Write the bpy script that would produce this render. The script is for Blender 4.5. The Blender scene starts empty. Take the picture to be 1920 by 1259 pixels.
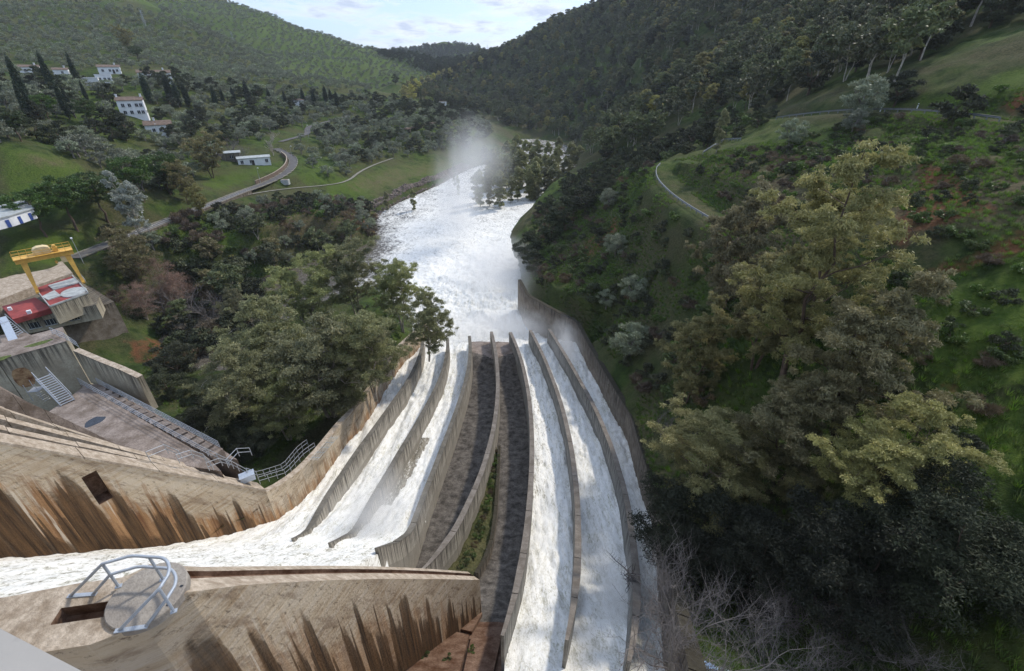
import bpy, math, random
import numpy as np
from mathutils import Vector, Matrix

# ------------------------------------------------------------------ camera, sky, sun, exposure
random.seed(7)
RNG = np.random.default_rng(11)
SC = bpy.context.scene
COL = SC.collection
CAMZ = 55.0                     # camera height above the river (river surface is z = 0)
PITCH = math.radians(30.0)
FPX = 1920 * 16.0 / 36.0
cd = bpy.data.cameras.new('camera')
cd.lens = 16.0; cd.sensor_width = 36.0; cd.clip_start = 0.1; cd.clip_end = 9000.0
cam = bpy.data.objects.new('camera', cd); COL.objects.link(cam)
cam.location = (0, 0, CAMZ); cam.rotation_euler = (math.radians(90) - PITCH, 0, 0)
SC.camera = cam

SUN_AZ = math.radians(44)       # from +Y towards +X
SUN_EL = math.radians(43)
sd = bpy.data.lights.new('sun', 'SUN'); sd.energy = 2.6; sd.angle = math.radians(4.0); sd.color = (1.0, 0.93, 0.82)
so = bpy.data.objects.new('sun', sd); COL.objects.link(so)
sdir = Vector((math.sin(SUN_AZ) * math.cos(SUN_EL), math.cos(SUN_AZ) * math.cos(SUN_EL), math.sin(SUN_EL)))
so.rotation_euler = sdir.to_track_quat('Z', 'Y').to_euler(); so.location = (200, 100, 300)

SC.view_settings.view_transform = 'Standard'; SC.view_settings.look = 'None'
SC.view_settings.exposure = 0.26; SC.view_settings.gamma = 1.0; SC.view_settings.use_curve_mapping = False
SC.render.engine = 'CYCLES'
SC.cycles.max_bounces = 6; SC.cycles.diffuse_bounces = 3; SC.cycles.glossy_bounces = 2
SC.cycles.transmission_bounces = 3; SC.cycles.transparent_max_bounces = 8; SC.cycles.volume_bounces = 2
SC.cycles.volume_step_rate = 2.0; SC.cycles.volume_max_steps = 96

# ------------------------------------------------------------------ node helpers
class NT:
    def __init__(s, tree): s.t = tree; s.l = tree.links
    def n(s, typ, ins=None, **props):
        nd = s.t.nodes.new(typ)
        for k, v in props.items(): setattr(nd, k, v)
        for k, v in (ins or {}).items():
            sock = nd.inputs[k]
            if hasattr(v, 'is_output') or isinstance(v, bpy.types.NodeSocket): s.l.new(v, sock)
            else: sock.default_value = v
        return nd
    def math(s, op, a, b=0.0, c=0.0, clamp=False):
        return s.n('ShaderNodeMath', {0: a, 1: b, 2: c}, operation=op, use_clamp=clamp).outputs[0]
    def noise(s, vec, scale, detail=4, rough=0.55, dist=0.0, col=False):
        nd = s.n('ShaderNodeTexNoise', {'Vector': vec, 'Scale': scale, 'Detail': detail, 'Roughness': rough, 'Distortion': dist})
        return nd.outputs['Color' if col else 'Fac']
    def vor(s, vec, scale, feature='F1', out='Distance'):
        return s.n('ShaderNodeTexVoronoi', {'Vector': vec, 'Scale': scale}, feature=feature).outputs[out]
    def ramp(s, fac, pts, interp='LINEAR'):
        nd = s.n('ShaderNodeValToRGB', {0: fac}); cr = nd.color_ramp; cr.interpolation = interp
        while len(cr.elements) < len(pts): cr.elements.new(0.5)
        for e, (p, c) in zip(cr.elements, pts):
            e.position = p
            e.color = (c, c, c, 1) if isinstance(c, (int, float)) else (c[0], c[1], c[2], 1)
        return nd.outputs[0]
    def mix(s, f, a, b, blend='MIX'):
        nd = s.n('ShaderNodeMix', data_type='RGBA', blend_type=blend)
        for k, v in ((0, f), (6, a), (7, b)):
            if isinstance(v, bpy.types.NodeSocket): s.l.new(v, nd.inputs[k])
            else: nd.inputs[k].default_value = v if (k == 0 or len(v) == 4) else (*v, 1)
        return nd.outputs[2]
    def map(s, vec, scale=(1, 1, 1), loc=(0, 0, 0), rot=(0, 0, 0)):
        return s.n('ShaderNodeMapping', {'Vector': vec, 'Scale': scale, 'Location': loc, 'Rotation': rot}).outputs[0]
    def bump(s, h, dist=0.1, strength=1.0):
        return s.n('ShaderNodeBump', {'Height': h, 'Distance': dist, 'Strength': strength}).outputs[0]
    def geo(s): return s.n('ShaderNodeNewGeometry')
    def attr(s, name): return s.n('ShaderNodeAttribute', attribute_name=name)
    def objrand(s): return s.n('ShaderNodeObjectInfo').outputs['Random']

def mat(name):
    m = bpy.data.materials.new(name); m.use_nodes = True
    m.node_tree.nodes.clear(); nt = NT(m.node_tree)
    nt.out = nt.n('ShaderNodeOutputMaterial'); return m, nt

def finish(nt, col, rough=0.85, bump=None, spec=0.3, metal=0.0):
    ins = {'Base Color': col if isinstance(col, bpy.types.NodeSocket) else (*col, 1), 'Roughness': rough, 'Specular IOR Level': spec, 'Metallic': metal}
    if bump is not None: ins['Normal'] = bump
    b = nt.n('ShaderNodeBsdfPrincipled', ins)
    nt.l.new(b.outputs[0], nt.out.inputs[0]); return b

# ------------------------------------------------------------------ world: sky with broken cloud deck
wd = bpy.data.worlds.new('World'); SC.world = wd; wd.use_nodes = True
wd.node_tree.nodes.clear(); w = NT(wd.node_tree)
wout = w.n('ShaderNodeOutputWorld')
sky = w.n('ShaderNodeTexSky', sky_type='NISHITA')
sky.sun_disc = False; sky.sun_elevation = SUN_EL; sky.sun_rotation = SUN_AZ
sky.air_density = 1.0; sky.dust_density = 1.2; sky.ozone_density = 1.5
tc = w.n('ShaderNodeTexCoord').outputs['Generated']
sp = w.n('ShaderNodeSeparateXYZ', {0: tc})
zz = w.math('ADD', w.math('MAXIMUM', sp.outputs[2], 0.0), 0.10)
cx = w.math('DIVIDE', sp.outputs[0], zz); cy = w.math('DIVIDE', sp.outputs[1], zz)
cv = w.n('ShaderNodeCombineXYZ', {0: cx, 1: cy, 2: 0.0}).outputs[0]
n1 = w.noise(w.map(cv, (0.9, 0.55, 1), (3.1, 1.7, 0)), 1.25, 9, 0.58, 0.35)
n2 = w.noise(w.map(cv, (1.2, 0.8, 1), (8.1, 2.2, 0)), 2.9, 8, 0.62, 0.2)
cov = w.ramp(w.math('ADD', w.math('MULTIPLY', n1, 0.7), w.math('MULTIPLY', n2, 0.3)), [(0.46, 0.0), (0.56, 1.0)])
shade = w.ramp(w.math('ADD', w.math('MULTIPLY', n2, 0.6), w.math('MULTIPLY', n1, 0.4)), [(0.36, (7.9, 7.9, 7.9)), (0.52, (5.4, 5.8, 6.6)), (0.62, (3.6, 4.1, 5.3))])
skyc = w.mix(1.0, sky.outputs[0], (1.15, 1.15, 1.12, 1), 'MULTIPLY')
skyc = w.mix(0.5, skyc, (3.0, 4.5, 7.4, 1))
wc = w.mix(w.math('MULTIPLY', cov, 0.92), skyc, shade)
bg = w.n('ShaderNodeBackground', {'Color': wc, 'Strength': 0.148})
w.l.new(bg.outputs[0], wout.inputs[0])

# ------------------------------------------------------------------ geometry helpers
class MB:
    def __init__(s): s.v = []; s.f = []; s.uv = []; s.mi = []
    def vert(s, p): s.v.append(tuple(p)); return len(s.v) - 1
    def face(s, ids, uv=None, m=0): s.f.append(tuple(ids)); s.uv.append(uv); s.mi.append(m)
    def quad(s, pts, uv=None, m=0):
        b = len(s.v); s.v += [tuple(p) for p in pts]; s.face(range(b, b + len(pts)), uv, m)
    def box(s, c, size, rz=0.0, tilt=None, m=0):
        hx, hy, hz = size[0] / 2, size[1] / 2, size[2] / 2
        M = Matrix.Rotation(rz, 3, 'Z')
        if tilt is not None: M = M @ tilt
        P = [Vector(c) + M @ Vector((sx * hx, sy * hy, sz * hz)) for sz in (-1, 1) for sx, sy in ((-1, -1), (1, -1), (1, 1), (-1, 1))]
        b = len(s.v); s.v += [tuple(p) for p in P]
        for q in ((0, 3, 2, 1), (4, 5, 6, 7), (0, 1, 5, 4), (1, 2, 6, 5), (2, 3, 7, 6), (3, 0, 4, 7)):
            pts = [P[i] for i in q]
            n = (pts[1] - pts[0]).cross(pts[2] - pts[0])
            if abs(n.z) > 0.8 * n.length: uv = [(p.x, p.y) for p in pts]
            else:
                e = (pts[1] - pts[0]) if abs((pts[1] - pts[0]).z) < abs((pts[2] - pts[1]).z) else (pts[2] - pts[1])
                e.z = 0; e = e.normalized() if e.length > 1e-6 else Vector((1, 0, 0))
                uv = [(p.dot(e), p.z) for p in pts]
            s.face([b + i for i in q], uv, m)
    def bar(s, a, b, r, n=6, r2=None, cap=True, m=0):
        s.tube([a, b], [r, r if r2 is None else r2], n, cap, m)
    def tube(s, pts, rad, n=6, cap=True, m=0):
        pts = [Vector(p) for p in pts]; rings = []
        ref = Vector((0.13, 0.21, 0.97))
        for i, p in enumerate(pts):
            d = (pts[min(i + 1, len(pts) - 1)] - pts[max(i - 1, 0)])
            d = d.normalized() if d.length > 1e-9 else Vector((0, 0, 1))
            u = d.cross(ref if abs(d.dot(ref)) < 0.95 else Vector((1, 0, 0))).normalized(); v = d.cross(u)
            b = len(s.v)
            for k in range(n):
                a = 2 * math.pi * k / n
                s.v.append(tuple(p + (u * math.cos(a) + v * math.sin(a)) * rad[i]))
            rings.append(b)
        for i in range(len(rings) - 1):
            A, B = rings[i], rings[i + 1]
            for k in range(n):
                k2 = (k + 1) % n; s.face((A + k, A + k2, B + k2, B + k), None, m)
        if cap:
            s.face([rings[0] + k for k in range(n)][::-1], None, m); s.face([rings[-1] + k for k in range(n)], None, m)
    def mesh(s, name, mats, origin=(0, 0, 0), smooth=False):
        me = bpy.data.meshes.new(name)
        o = Vector(origin)
        me.from_pydata([(x - o.x, y - o.y, z - o.z) for x, y, z in s.v], [], s.f)
        if any(u is not None for u in s.uv):
            lay = me.uv_layers.new(name='UVMap'); k = 0; arr = []
            for f, u in zip(s.f, s.uv):
                for i in range(len(f)): arr += list(u[i]) if u is not None else [0.0, 0.0]
            lay.data.foreach_set('uv', arr)
        for m_ in (mats if isinstance(mats, (list, tuple)) else [mats]): me.materials.append(m_)
        if any(s.mi): me.polygons.foreach_set('material_index', s.mi)
        if smooth: me.polygons.foreach_set('use_smooth', [True] * len(me.polygons))
        me.update(); return me
    def build(s, name, mats, parent=None, origin=None, smooth=False):
        org = origin if origin is not None else (parent_world(parent) if parent else (0, 0, 0))
        me = s.mesh(name, mats, org, smooth)
        o = bpy.data.objects.new(name, me); COL.objects.link(o)
        if parent: o.parent = parent
        else: o.location = org
        return o

def parent_world(p):
    l = Vector((0, 0, 0))
    while p is not None: l = l + p.location; p = p.parent
    return l

def tag(o, label=None, cat=None, group=None, kind=None):
    if label: o['label'] = label
    if cat: o['category'] = cat
    if group: o['group'] = group
    if kind: o['kind'] = kind
    return o

def thing(name, loc, label, cat, group=None, rz=0.0):
    o = bpy.data.objects.new(name, None); COL.objects.link(o); o.empty_display_size = 0.3
    o.location = loc; o.rotation_euler = (0, 0, rz); return tag(o, label, cat, group)

def npmesh(name, V, F, mats, attrs=None, smooth=True, uv=None):
    """V (n,3), F (m,k) numpy arrays -> mesh"""
    me = bpy.data.meshes.new(name); n, m, k = len(V), len(F), F.shape[1]
    me.vertices.add(n); me.vertices.foreach_set('co', np.asarray(V, np.float32).ravel())
    me.loops.add(m * k); me.loops.foreach_set('vertex_index', np.asarray(F, np.int32).ravel())
    me.polygons.add(m); me.polygons.foreach_set('loop_start', np.arange(0, m * k, k, dtype=np.int32))
    me.update(calc_edges=True)
    if smooth: me.polygons.foreach_set('use_smooth', np.ones(m, bool))
    for an, av in (attrs or {}).items():
        a = me.attributes.new(an, 'FLOAT', 'POINT'); a.data.foreach_set('value', np.asarray(av, np.float32).ravel())
    if uv is not None:
        lay = me.uv_layers.new(name='UVMap'); lay.data.foreach_set('uv', np.asarray(uv, np.float32)[F.ravel()].ravel())
    for m_ in (mats if isinstance(mats, (list, tuple)) else [mats]): me.materials.append(m_)
    me.validate(); me.update(); return me

def grid_faces(nr, nc):
    i = np.arange(nr - 1)[:, None] * nc + np.arange(nc - 1)[None, :]
    return np.stack([i, i + 1, i + nc + 1, i + nc], -1).reshape(-1, 4)

# numpy gradient-ish noise
def _hash(ix, iy, iz):
    h = (ix.astype(np.int64) * 374761393 + iy.astype(np.int64) * 668265263 + iz.astype(np.int64) * 2147483647) & 0xffffffff
    h = ((h ^ (h >> 13)) * 1274126177) & 0xffffffff
    h = ((h ^ (h >> 15)) * 2246822519) & 0xffffffff
    return ((h ^ (h >> 16)) & 0xffffff) / float(0xffffff)
def vnoise(x, y, z=0.0):
    x = np.asarray(x, float); y = np.asarray(y, float); z = np.zeros_like(x) + z
    ix, iy, iz = np.floor(x), np.floor(y), np.floor(z)
    fx, fy, fz = x - ix, y - iy, z - iz
    fx = fx * fx * fx * (fx * (fx * 6 - 15) + 10); fy = fy * fy * fy * (fy * (fy * 6 - 15) + 10); fz = fz * fz * (3 - 2 * fz)
    ix = ix.astype(np.int64); iy = iy.astype(np.int64); iz = iz.astype(np.int64)
    def L(a, b, t): return a + (b - a) * t
    def P(k): return L(L(_hash(ix, iy, iz + k), _hash(ix + 1, iy, iz + k), fx), L(_hash(ix, iy + 1, iz + k), _hash(ix + 1, iy + 1, iz + k), fx), fy)
    a = P(0)
    return (a if not np.any(fz) else L(a, P(1), fz)) * 2 - 1
def fbm(x, y, octv=4, z=0.0, gain=0.5):
    s = 0.0; a = 1.0; tot = 0.0
    for k in range(octv):
        s = s + a * vnoise(x * 2 ** k + 13.7 * k, y * 2 ** k - 7.3 * k, z + 5.1 * k); tot += a; a *= gain
    return s / tot
def sstep(a, b, x):
    t = np.clip((x - a) / (b - a), 0, 1); return t * t * (3 - 2 * t)

# photograph pixel -> ray (only used to work out where real things stand)
CP, SP = math.cos(PITCH), math.sin(PITCH)
def ray(px, py):
    dx = (px - 960.0) / FPX; dy = (629.5 - py) / FPX
    return np.array([dx, CP + dy * SP, -SP + dy * CP])
def at(px, py, t): 
    p = ray(px, py) * t; return Vector((p[0], p[1], p[2] + CAMZ))
def on_z(px, py, z):
    r = ray(px, py); t = (z - CAMZ) / r[2]; return Vector((r[0] * t, r[1] * t, z))
def proj(x, y, z):
    zc = np.asarray(z) - CAMZ; d = np.asarray(y) * CP - zc * SP; u = np.asarray(y) * SP + zc * CP
    d = np.where(d < 0.1, 0.1, d)
    return 960 + FPX * np.asarray(x) / d, 629.5 - FPX * u / d, d
def on_f(px, py, f, t0=15.0, t1=150.0):
    r = ray(px, py)
    ts = np.linspace(t0, t1, 2000); P = ts[:, None] * r[None]
    g = P[:, 2] + CAMZ - f(P[:, 0], P[:, 1])
    i = np.where((g[:-1] > 0) & (g[1:] <= 0))[0]
    t = ts[i[0]] if len(i) else t1
    return Vector((r[0] * t, r[1] * t, r[2] * t + CAMZ))

def seg_dist(x, y, P, closed=False):
    """distance to polyline P (n,>=2), plus interpolated 3rd coordinate and arc index"""
    x = np.asarray(x, float); y = np.asarray(y, float)
    best = np.full(x.shape, 1e9); bz = np.zeros(x.shape)
    n = len(P); rng = range(n if closed else n - 1)
    for i in rng:
        a = P[i]; b = P[(i + 1) % n]; dx, dy = b[0] - a[0], b[1] - a[1]; L2 = dx * dx + dy * dy + 1e-9
        t = np.clip(((x - a[0]) * dx + (y - a[1]) * dy) / L2, 0, 1)
        d = np.hypot(x - a[0] - t * dx, y - a[1] - t * dy); m = d < best
        best = np.where(m, d, best)
        if len(a) > 2: bz = np.where(m, a[2] + (b[2] - a[2]) * t, bz)
    return best, bz
def inside(x, y, P):
    x = np.asarray(x, float); y = np.asarray(y, float); c = np.zeros(x.shape, bool); n = len(P)
    for i in range(n):
        a = P[i]; b = P[(i + 1) % n]
        if a[1] == b[1]: continue
        m = ((a[1] > y) != (b[1] > y)) & (x < (b[0] - a[0]) * (y - a[1]) / (b[1] - a[1]) + a[0]); c ^= m
    return c
# ------------------------------------------------------------------ spillway profiles (heights above river)
_FY = np.array([0, 5, 10, 15, 20, 25, 30, 40, 50, 65, 85, 100.]); _FZ = np.array([-16.5, -22, -28.5, -34, -38.5, -42, -44.5, -47.2, -49, -51, -52.5, -54.5]) + CAMZ
_LY = np.array([0, 10, 15, 19.5, 25, 29, 32, 36, 40, 50, 65, 85, 100.]); _LZ = np.array([-8, -19, -25, -30.4, -37.3, -41.4, -43.3, -45.4, -46.9, -49, -51, -52.5, -54.5]) + CAMZ
def FR(x, y): return np.interp(y, _FY, _FZ)
def FL(x, y): return np.interp(y, _LY, _LZ)
def TR(x, y): return FR(x, y) + 4.6
def TL(x, y): return np.maximum(FR(x, y) + 4.6, FL(x, y) + 2.35)

def line3(px, f, t0=15.0): return [on_f(a, b, f, t0) for a, b in px]
DIVPX = [
 ('L', [(556,1010),(573,987),(597,950),(633,897),(660,870),(683,837),(707,790),(730,760),(750,733),(773,703),(787,667),(792,640)]),
 ('L', [(625,1055),(653,1007),(677,963),(697,927),(723,890),(762,837),(780,797),(797,767),(813,733),(827,703),(837,667),(839,633)]),
 ('L', [(718,1073),(733,1047),(753,1010),(763,980),(787,940),(813,890),(833,837),(853,777),(867,740),(875,703),(879,667),(881,630)]),
 ('R', [(793,1070),(820,1037),(847,993),(877,943),(900,897),(920,835),(930,773),(933,740),(932,687),(927,653),(922,622)]),
 ('R', [(946,1192),(962,1123),(978,1047),(983,1007),(990,957),(997,907),(999,850),(997,803),(995,753),(987,713),(977,680),(965,647),(959,623)]),
 ('R', [(1064,1200),(1072,1157),(1078,1110),(1082,1053),(1084,1007),(1083,957),(1080,907),(1071,840),(1057,770),(1043,727),(1027,687),(1010,653),(995,619)]),
 ('R', [(1188,1240),(1190,1140),(1190,1087),(1188,1040),(1183,993),(1177,947),(1167,900),(1149,837),(1137,810),(1117,767),(1097,730),(1073,690),(1050,653),(1031,617)]),
]
DIV = [line3(p, TR, 28.0 if s == 'L' else 15.0) for s, p in DIVPX]
def lift(p):
    q = np.array([p.x, p.y, p.z - CAMZ])
    for f in np.linspace(1.0, 0.72, 120):
        x, y, z = q * f
        if z + CAMZ >= float(TL(x, y)) - 0.02: return Vector((x, y, z + CAMZ))
    return Vector(p)
DIV = [[lift(p) for p in P] if s == 'L' else P for (s, _), P in zip(DIVPX, DIV)]
0 and print('DIVL', [[tuple(round(c, 1) for c in p) for p in P[:4]] for P in DIV[:3]])
def smooth_line(P, n=40):
    P = np.array([list(p) for p in P]); y = P[:, 1]
    o = np.argsort(y); P = P[o]; y = P[:, 1]
    # least squares polynomial x(y), z(y) keeps the wall fair
    c = np.polyfit(y, P[:, 0], 3)
    yy = np.linspace(y[0], y[-1], n); xx = np.polyval(c, yy)
    return xx, yy
DIVS = []
DIV[2] = [Vector((-9.95, 20.6, 30)), Vector((-9.75, 23.0, 28)), Vector((-9.5, 25.6, 28))] + [p for p in DIV[2] if p.y > 29.5]
for (s, _), P in zip(DIVPX, DIV):
    xx, yy = smooth_line(P); ff = TL if s == 'L' else TR
    k3 = len(DIVS) == 2
    DIVS.append([Vector((x, y, float(ff(x, y)))) for x, y in zip(xx, yy)])
_TO = lambda x, y: FR(x, y) + 6.0
_TOL = lambda x, y: FL(x, y) + 5.6
OUT_R = line3([(1306,1245),(1278,1140),(1257,1027),(1250,973),(1240,927),(1223,890),(1205,835),(1190,783),(1163,740),(1133,690),(1107,647),(1082,602)], _TO)
OUT_R = [OUT_R[0] + (OUT_R[0] - OUT_R[2]) * 0.8] + OUT_R
e1, e2, e3 = on_z(1033, 577, 8.9), on_z(990, 553, 9.1), on_z(974, 524, 9.3)
OUT_R = OUT_R + [e1, e2, e3]
OUT_L = line3([(500,922),(533,905),(560,885),(590,855),(615,825),(640,793),(663,770),(690,737),(717,697),(750,650),(787,617)], _TOL, 30)
# left upper training wall (stained face with the square opening)
WB0 = at(0, 833, 30.0); WB1 = OUT_L[0].copy()
_d = (WB1 - WB0); WBm = WB0 - _d * 0.55
OUT_L[-1] = OUT_L[-1]; 
# near training wall (groove on its top) and its round platform
DISC = at(272, 1126, 12.85)
WA_END = at(888, 1080, 36.0)

def xline(P):
    P = sorted([(p.y, p.x) for p in P]); ys = np.array([a for a, b in P]); xs = np.array([b for a, b in P])
    return lambda y: np.interp(y, ys, xs)
XD = [xline(P) for P in DIVS]; XR = xline(OUT_R); XL = xline([WBm, WB0] + OUT_L[1:] + [WB1])
XA = xline([Vector((-19, 3.6, 0)), DISC, WA_END])

# river outline (world xy, z = 0)
RIVPX = [(974,522),(962,480),(955,440),(975,410),(1003,392),(1040,376),(1048,358),(1075,345),(1120,330),(1150,318),(1130,296),(1085,281),(1045,269),(1005,262),
         (978,262),(966,272),(985,287),(960,300),(905,312),(862,326),(820,350),(770,372),(735,388),(708,402),(702,430),(706,450),(668,470),(610,478),(560,500),(500,520),(440,540),(370,560),(330,590),(300,640),(330,690),
         (420,700),(480,640),(560,600),(640,560),(700,540),(745,575),(775,612)]
RIV = [tuple(on_z(a, b, 0.0)[:2]) for a, b in RIVPX]
# close the polygon through the spillway
RIV = RIV + [(-19.8, 82), (14.5, 84), (e1.x - .5, e1.y), (e2.x - .5, e2.y), (e3.x - .3, e3.y)]

# chute footprint polygon (terrain and river cut out here)
CH = [tuple(WBm[:2])] + [(WB0.x, WB0.y)] + [(p.x - 0.38, p.y) for p in OUT_L] + [(p.x, p.y) for p in reversed(OUT_R)] + [(OUT_R[0].x, -6), (WBm.x, -6)]

# ------------------------------------------------------------------ terrain: control points (photo pixel, depth)
CTRL = [
 # left lawn, grassy nose, road side
 (60,440,105),(0,430,108),(0,275,115),(60,285,117),(60,322,118),(0,370,110),(0,400,110),(130,400,118),(180,470,112),(270,432,126),(330,405,140),(380,390,152),
 (150,262,160),(250,300,170),(350,330,176),(440,370,165),(545,310,206),(480,303,213),(400,250,232),(430,215,275),(560,205,325),(600,235,300),(660,218,330),(580,252,262),
 (640,340,215),(760,312,272),(600,385,175),(620,420,160),(560,420,150),(480,470,135),(700,335,235),(690,385,208),(850,296,330),(720,360,226),
 (820,330,280),(800,245,330),(700,252,300),(870,228,400),(920,262,385),(760,192,400),(700,165,420),(740,150,520),(760,176,640),(790,172,640),(820,168,640),(845,155,650),
 # village slope
 (250,215,205),(300,247,205),(290,146,270),(210,135,285),(150,152,270),(60,150,225),(100,172,205),(50,215,150),(0,250,128),(180,260,165),(330,215,240),(350,172,262),(500,152,350),(600,152,420),
 (0,190,165),(0,140,230),
 # hill one
 (0,80,330),(0,0,430),(0,-80,520),(150,80,345),(150,0,450),(300,80,400),(260,-2,580),(370,52,560),(440,84,530),(505,117,500),(570,150,480),(630,178,470),(430,130,400),(-300,0,420),(-300,100,260),(-300,200,170),(-300,-100,560),
 (-200,300,130),(-250,420,100),
 # behind hill one
 (370,75,700),(440,110,680),(300,40,720),(200,0,760),
 # hill two
 (380,-12,930),(450,10,880),(520,40,860),(600,62,850),(680,86,835),(760,106,805),(822,131,790),(300,-60,980),(450,62,730),(550,110,660),(650,132,650),(600,172,560),(670,182,520),(740,135,720),
 (600,100,1060),(760,140,1000),(450,60,1100),(870,150,1100),
 # hill three
 (745,104,1520),(790,90,1500),(835,84,1500),(880,89,1500),(920,102,1500),(970,118,1520),(700,110,1560),(830,132,1260),(900,128,1250),(800,110,2000),(1000,140,2100),(500,100,2000),(1300,120,2200),
 # right hill
 (868,138,670),(900,118,690),(930,101,720),(800,150,900),(850,142,1000),(1000,64,650),(1090,32,570),(1150,8,520),(1300,-60,440),(1500,-130,380),(1800,-200,330),(2200,-220,290),(2600,-150,230),
 (930,125,950),(1000,95,900),(1150,40,760),(1300,0,680),(1600,-60,560),
 (900,170,680),(900,200,600),(950,218,520),(1000,150,580),(1100,150,470),(1100,225,430),(1000,222,490),(1050,190,500),(950,180,580),(1170,230,330),(1200,200,262),(1200,100,362),(1300,150,232),(1300,50,322),(1300,230,188),(1450,200,140),(1450,100,205),(1450,0,285),(1650,100,132),(1650,0,185),(1850,100,86),(1850,0,122),(2100,0,90),(2100,150,62),(2400,300,38),
 (1180,292,302),(1090,262,420),(1150,272,350),
 (1920,228,68),(1780,213,79),(1640,206,91),(1540,214,103),(1450,235,115),
 (1380,266,119),(1300,291,121),(1225,316,112),(1240,346,100),(1300,386,85),(1380,426,73),(1330,340,97),(1450,330,79),(1550,300,75),(1700,300,62),(1850,300,55),(1500,440,62),(1700,420,49),(1850,450,43),(1900,600,37),(1700,600,44),(1850,800,32.5),(1700,800,36),(1900,1000,27),(1600,1000,32.5),(1400,1000,39),(1330,1180,35),(1700,1250,24),(2000,1200,21),
 (1195,330,118),(1150,352,135),(1120,372,160),(1200,372,108),(1150,410,122),(1060,420,150),(1010,440,160),(1000,470,150),(1100,500,114),(1010,512,124),(1200,500,93),(1300,500,76),(1350,600,62),(1200,600,79),(1250,750,57),(1240,860,49),(1400,750,50),(1350,900,44),
 # left gully between stream and chute
 (450,700,94),(520,690,92),(600,700,84),(400,760,78),(480,790,70),(430,840,60),(520,860,52),(560,780,70),(640,700,86),(330,560,122),(380,480,130),(250,600,104),(300,700,98),(220,650,98),(200,700,92),
 (700,600,104),(740,600,100),
]
C3 = [tuple(at(a, b, t)) for a, b, t in CTRL]
for P, s, dz in ((OUT_R, 1, -0.5), (OUT_L[:-1], -1, -0.9)):
    for i in range(len(P)):
        a = P[max(i - 1, 0)]; b = P[min(i + 1, len(P) - 1)]; d = (b - a); d.z = 0; d.normalize(); nrm = Vector((d.y, -d.x, 0)) * s
        q = P[i] + nrm * 1.2; C3.append((q.x, q.y, q.z + dz))
        if s < 0: q = P[i] + nrm * 6; C3.append((q.x, q.y, max(q.z - 6.0, 3)))
C3 += [(-60, 10, 18), (-90, 0, 22), (-160, 0, 30), (-160, 60, 22), (-110, 60, 16), (-60, 60, 6), (-75, 40, 10), (60, -20, 45), (120, -20, 70), (40, 0, 33), (30, 5, 27), (20, 8, 22), (200, 0, 110), (-300, 0, 60), (0, -60, 20),
       (-400, 200, 90), (22, 14, 22), (-50, 25, 14), (-60, 75, 3)]
C3 = np.array(C3)
def _phi(d): return np.sqrt(d * d + 36.0)
_D = _phi(np.hypot(C3[:, None, 0] - C3[None, :, 0], C3[:, None, 1] - C3[None, :, 1]))
_n = len(C3); _A = np.zeros((_n + 3, _n + 3)); _A[:_n, :_n] = _D - np.eye(_n) * 2.5
_A[:_n, _n] = 1; _A[:_n, _n + 1:] = C3[:, :2] / 500; _A[_n:, :_n] = _A[:_n, _n:].T
_W = np.linalg.solve(_A, np.concatenate([C3[:, 2], [0, 0, 0]]))
def hbase(x, y):
    x = np.asarray(x, float).ravel(); y = np.asarray(y, float).ravel(); out = np.empty(len(x))
    for i in range(0, len(x), 20000):
        a, b = x[i:i + 20000], y[i:i + 20000]
        out[i:i + 20000] = _phi(np.hypot(a[:, None] - C3[None, :, 0], b[:, None] - C3[None, :, 1])) @ _W[:_n] + _W[_n] + (a * _W[_n + 1] + b * _W[_n + 2]) / 500
    return out
PATHS = []      # (polyline xyz, half width)
def hter(x, y, paths=True):
    x = np.asarray(x, float); sh = x.shape; x = x.ravel(); y = np.asarray(y, float).ravel()
    h = hbase(x, y); r = np.hypot(x, y)
    near = sstep(400, 60, r)
    h = h + fbm(x / 38, y / 38, 3) * 2.2 * sstep(60, 260, r) + fbm(x / 7.0, y / 7.0, 3) * (0.75 * near + 0.5) * sstep(10, 50, r) + fbm(x / 1.8, y / 1.8, 2) * 0.28 * near
    h = h + fbm(x / 120, y / 120, 3, 2.0) * 14 * sstep(380, 900, r)
    # river
    m = (r < 640)
    d = np.full(x.shape, 99.0); d[m] = seg_dist(x[m], y[m], RIV, True)[0]
    ins = np.zeros(x.shape, bool); ins[m] = inside(x[m], y[m], RIV); sdv = np.where(ins, -d, d)
    bank = 0.35 + np.maximum(sdv, 0) * 0.9
    h = np.where(sdv > 0, np.maximum(h, 0.5 + 0.0 * h), h)
    h = np.where(sdv > 0, np.minimum(h, bank + 3.0 * sstep(0, 25, sdv) + np.maximum(sdv - 6, 0) * 2.0), h)
    h = np.where(sdv <= 0, np.minimum(h, -0.25 - np.minimum(-sdv, 8) * 0.3), h)
    if paths:
        for P, hw in PATHS:
            A = np.array(P); mm = (x > A[:, 0].min() - 15) & (x < A[:, 0].max() + 15) & (y > A[:, 1].min() - 15) & (y < A[:, 1].max() + 15)
            if not mm.any(): continue
            dd, zz_ = seg_dist(x[mm], y[mm], P); wgt = sstep(hw + 5.0, hw + 0.8, dd); h[mm] = h[mm] * (1 - wgt) + (zz_ - 0.12) * wgt
    return h.reshape(sh)
def ground(px, py, t0=8.0, t1=2400.0, paths=True):
    r = ray(px, py); ts = np.geomspace(t0, t1, 900); P = ts[:, None] * r[None]
    g = P[:, 2] + CAMZ - hter(P[:, 0], P[:, 1], paths)
    i = np.where((g[:-1] > 0) & (g[1:] <= 0))[0]
    if not len(i): return None
    i = i[0]; f = g[i] / (g[i] - g[i + 1]); t = ts[i] + (ts[i + 1] - ts[i]) * f
    return Vector((r[0] * t, r[1] * t, r[2] * t + CAMZ))
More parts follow.
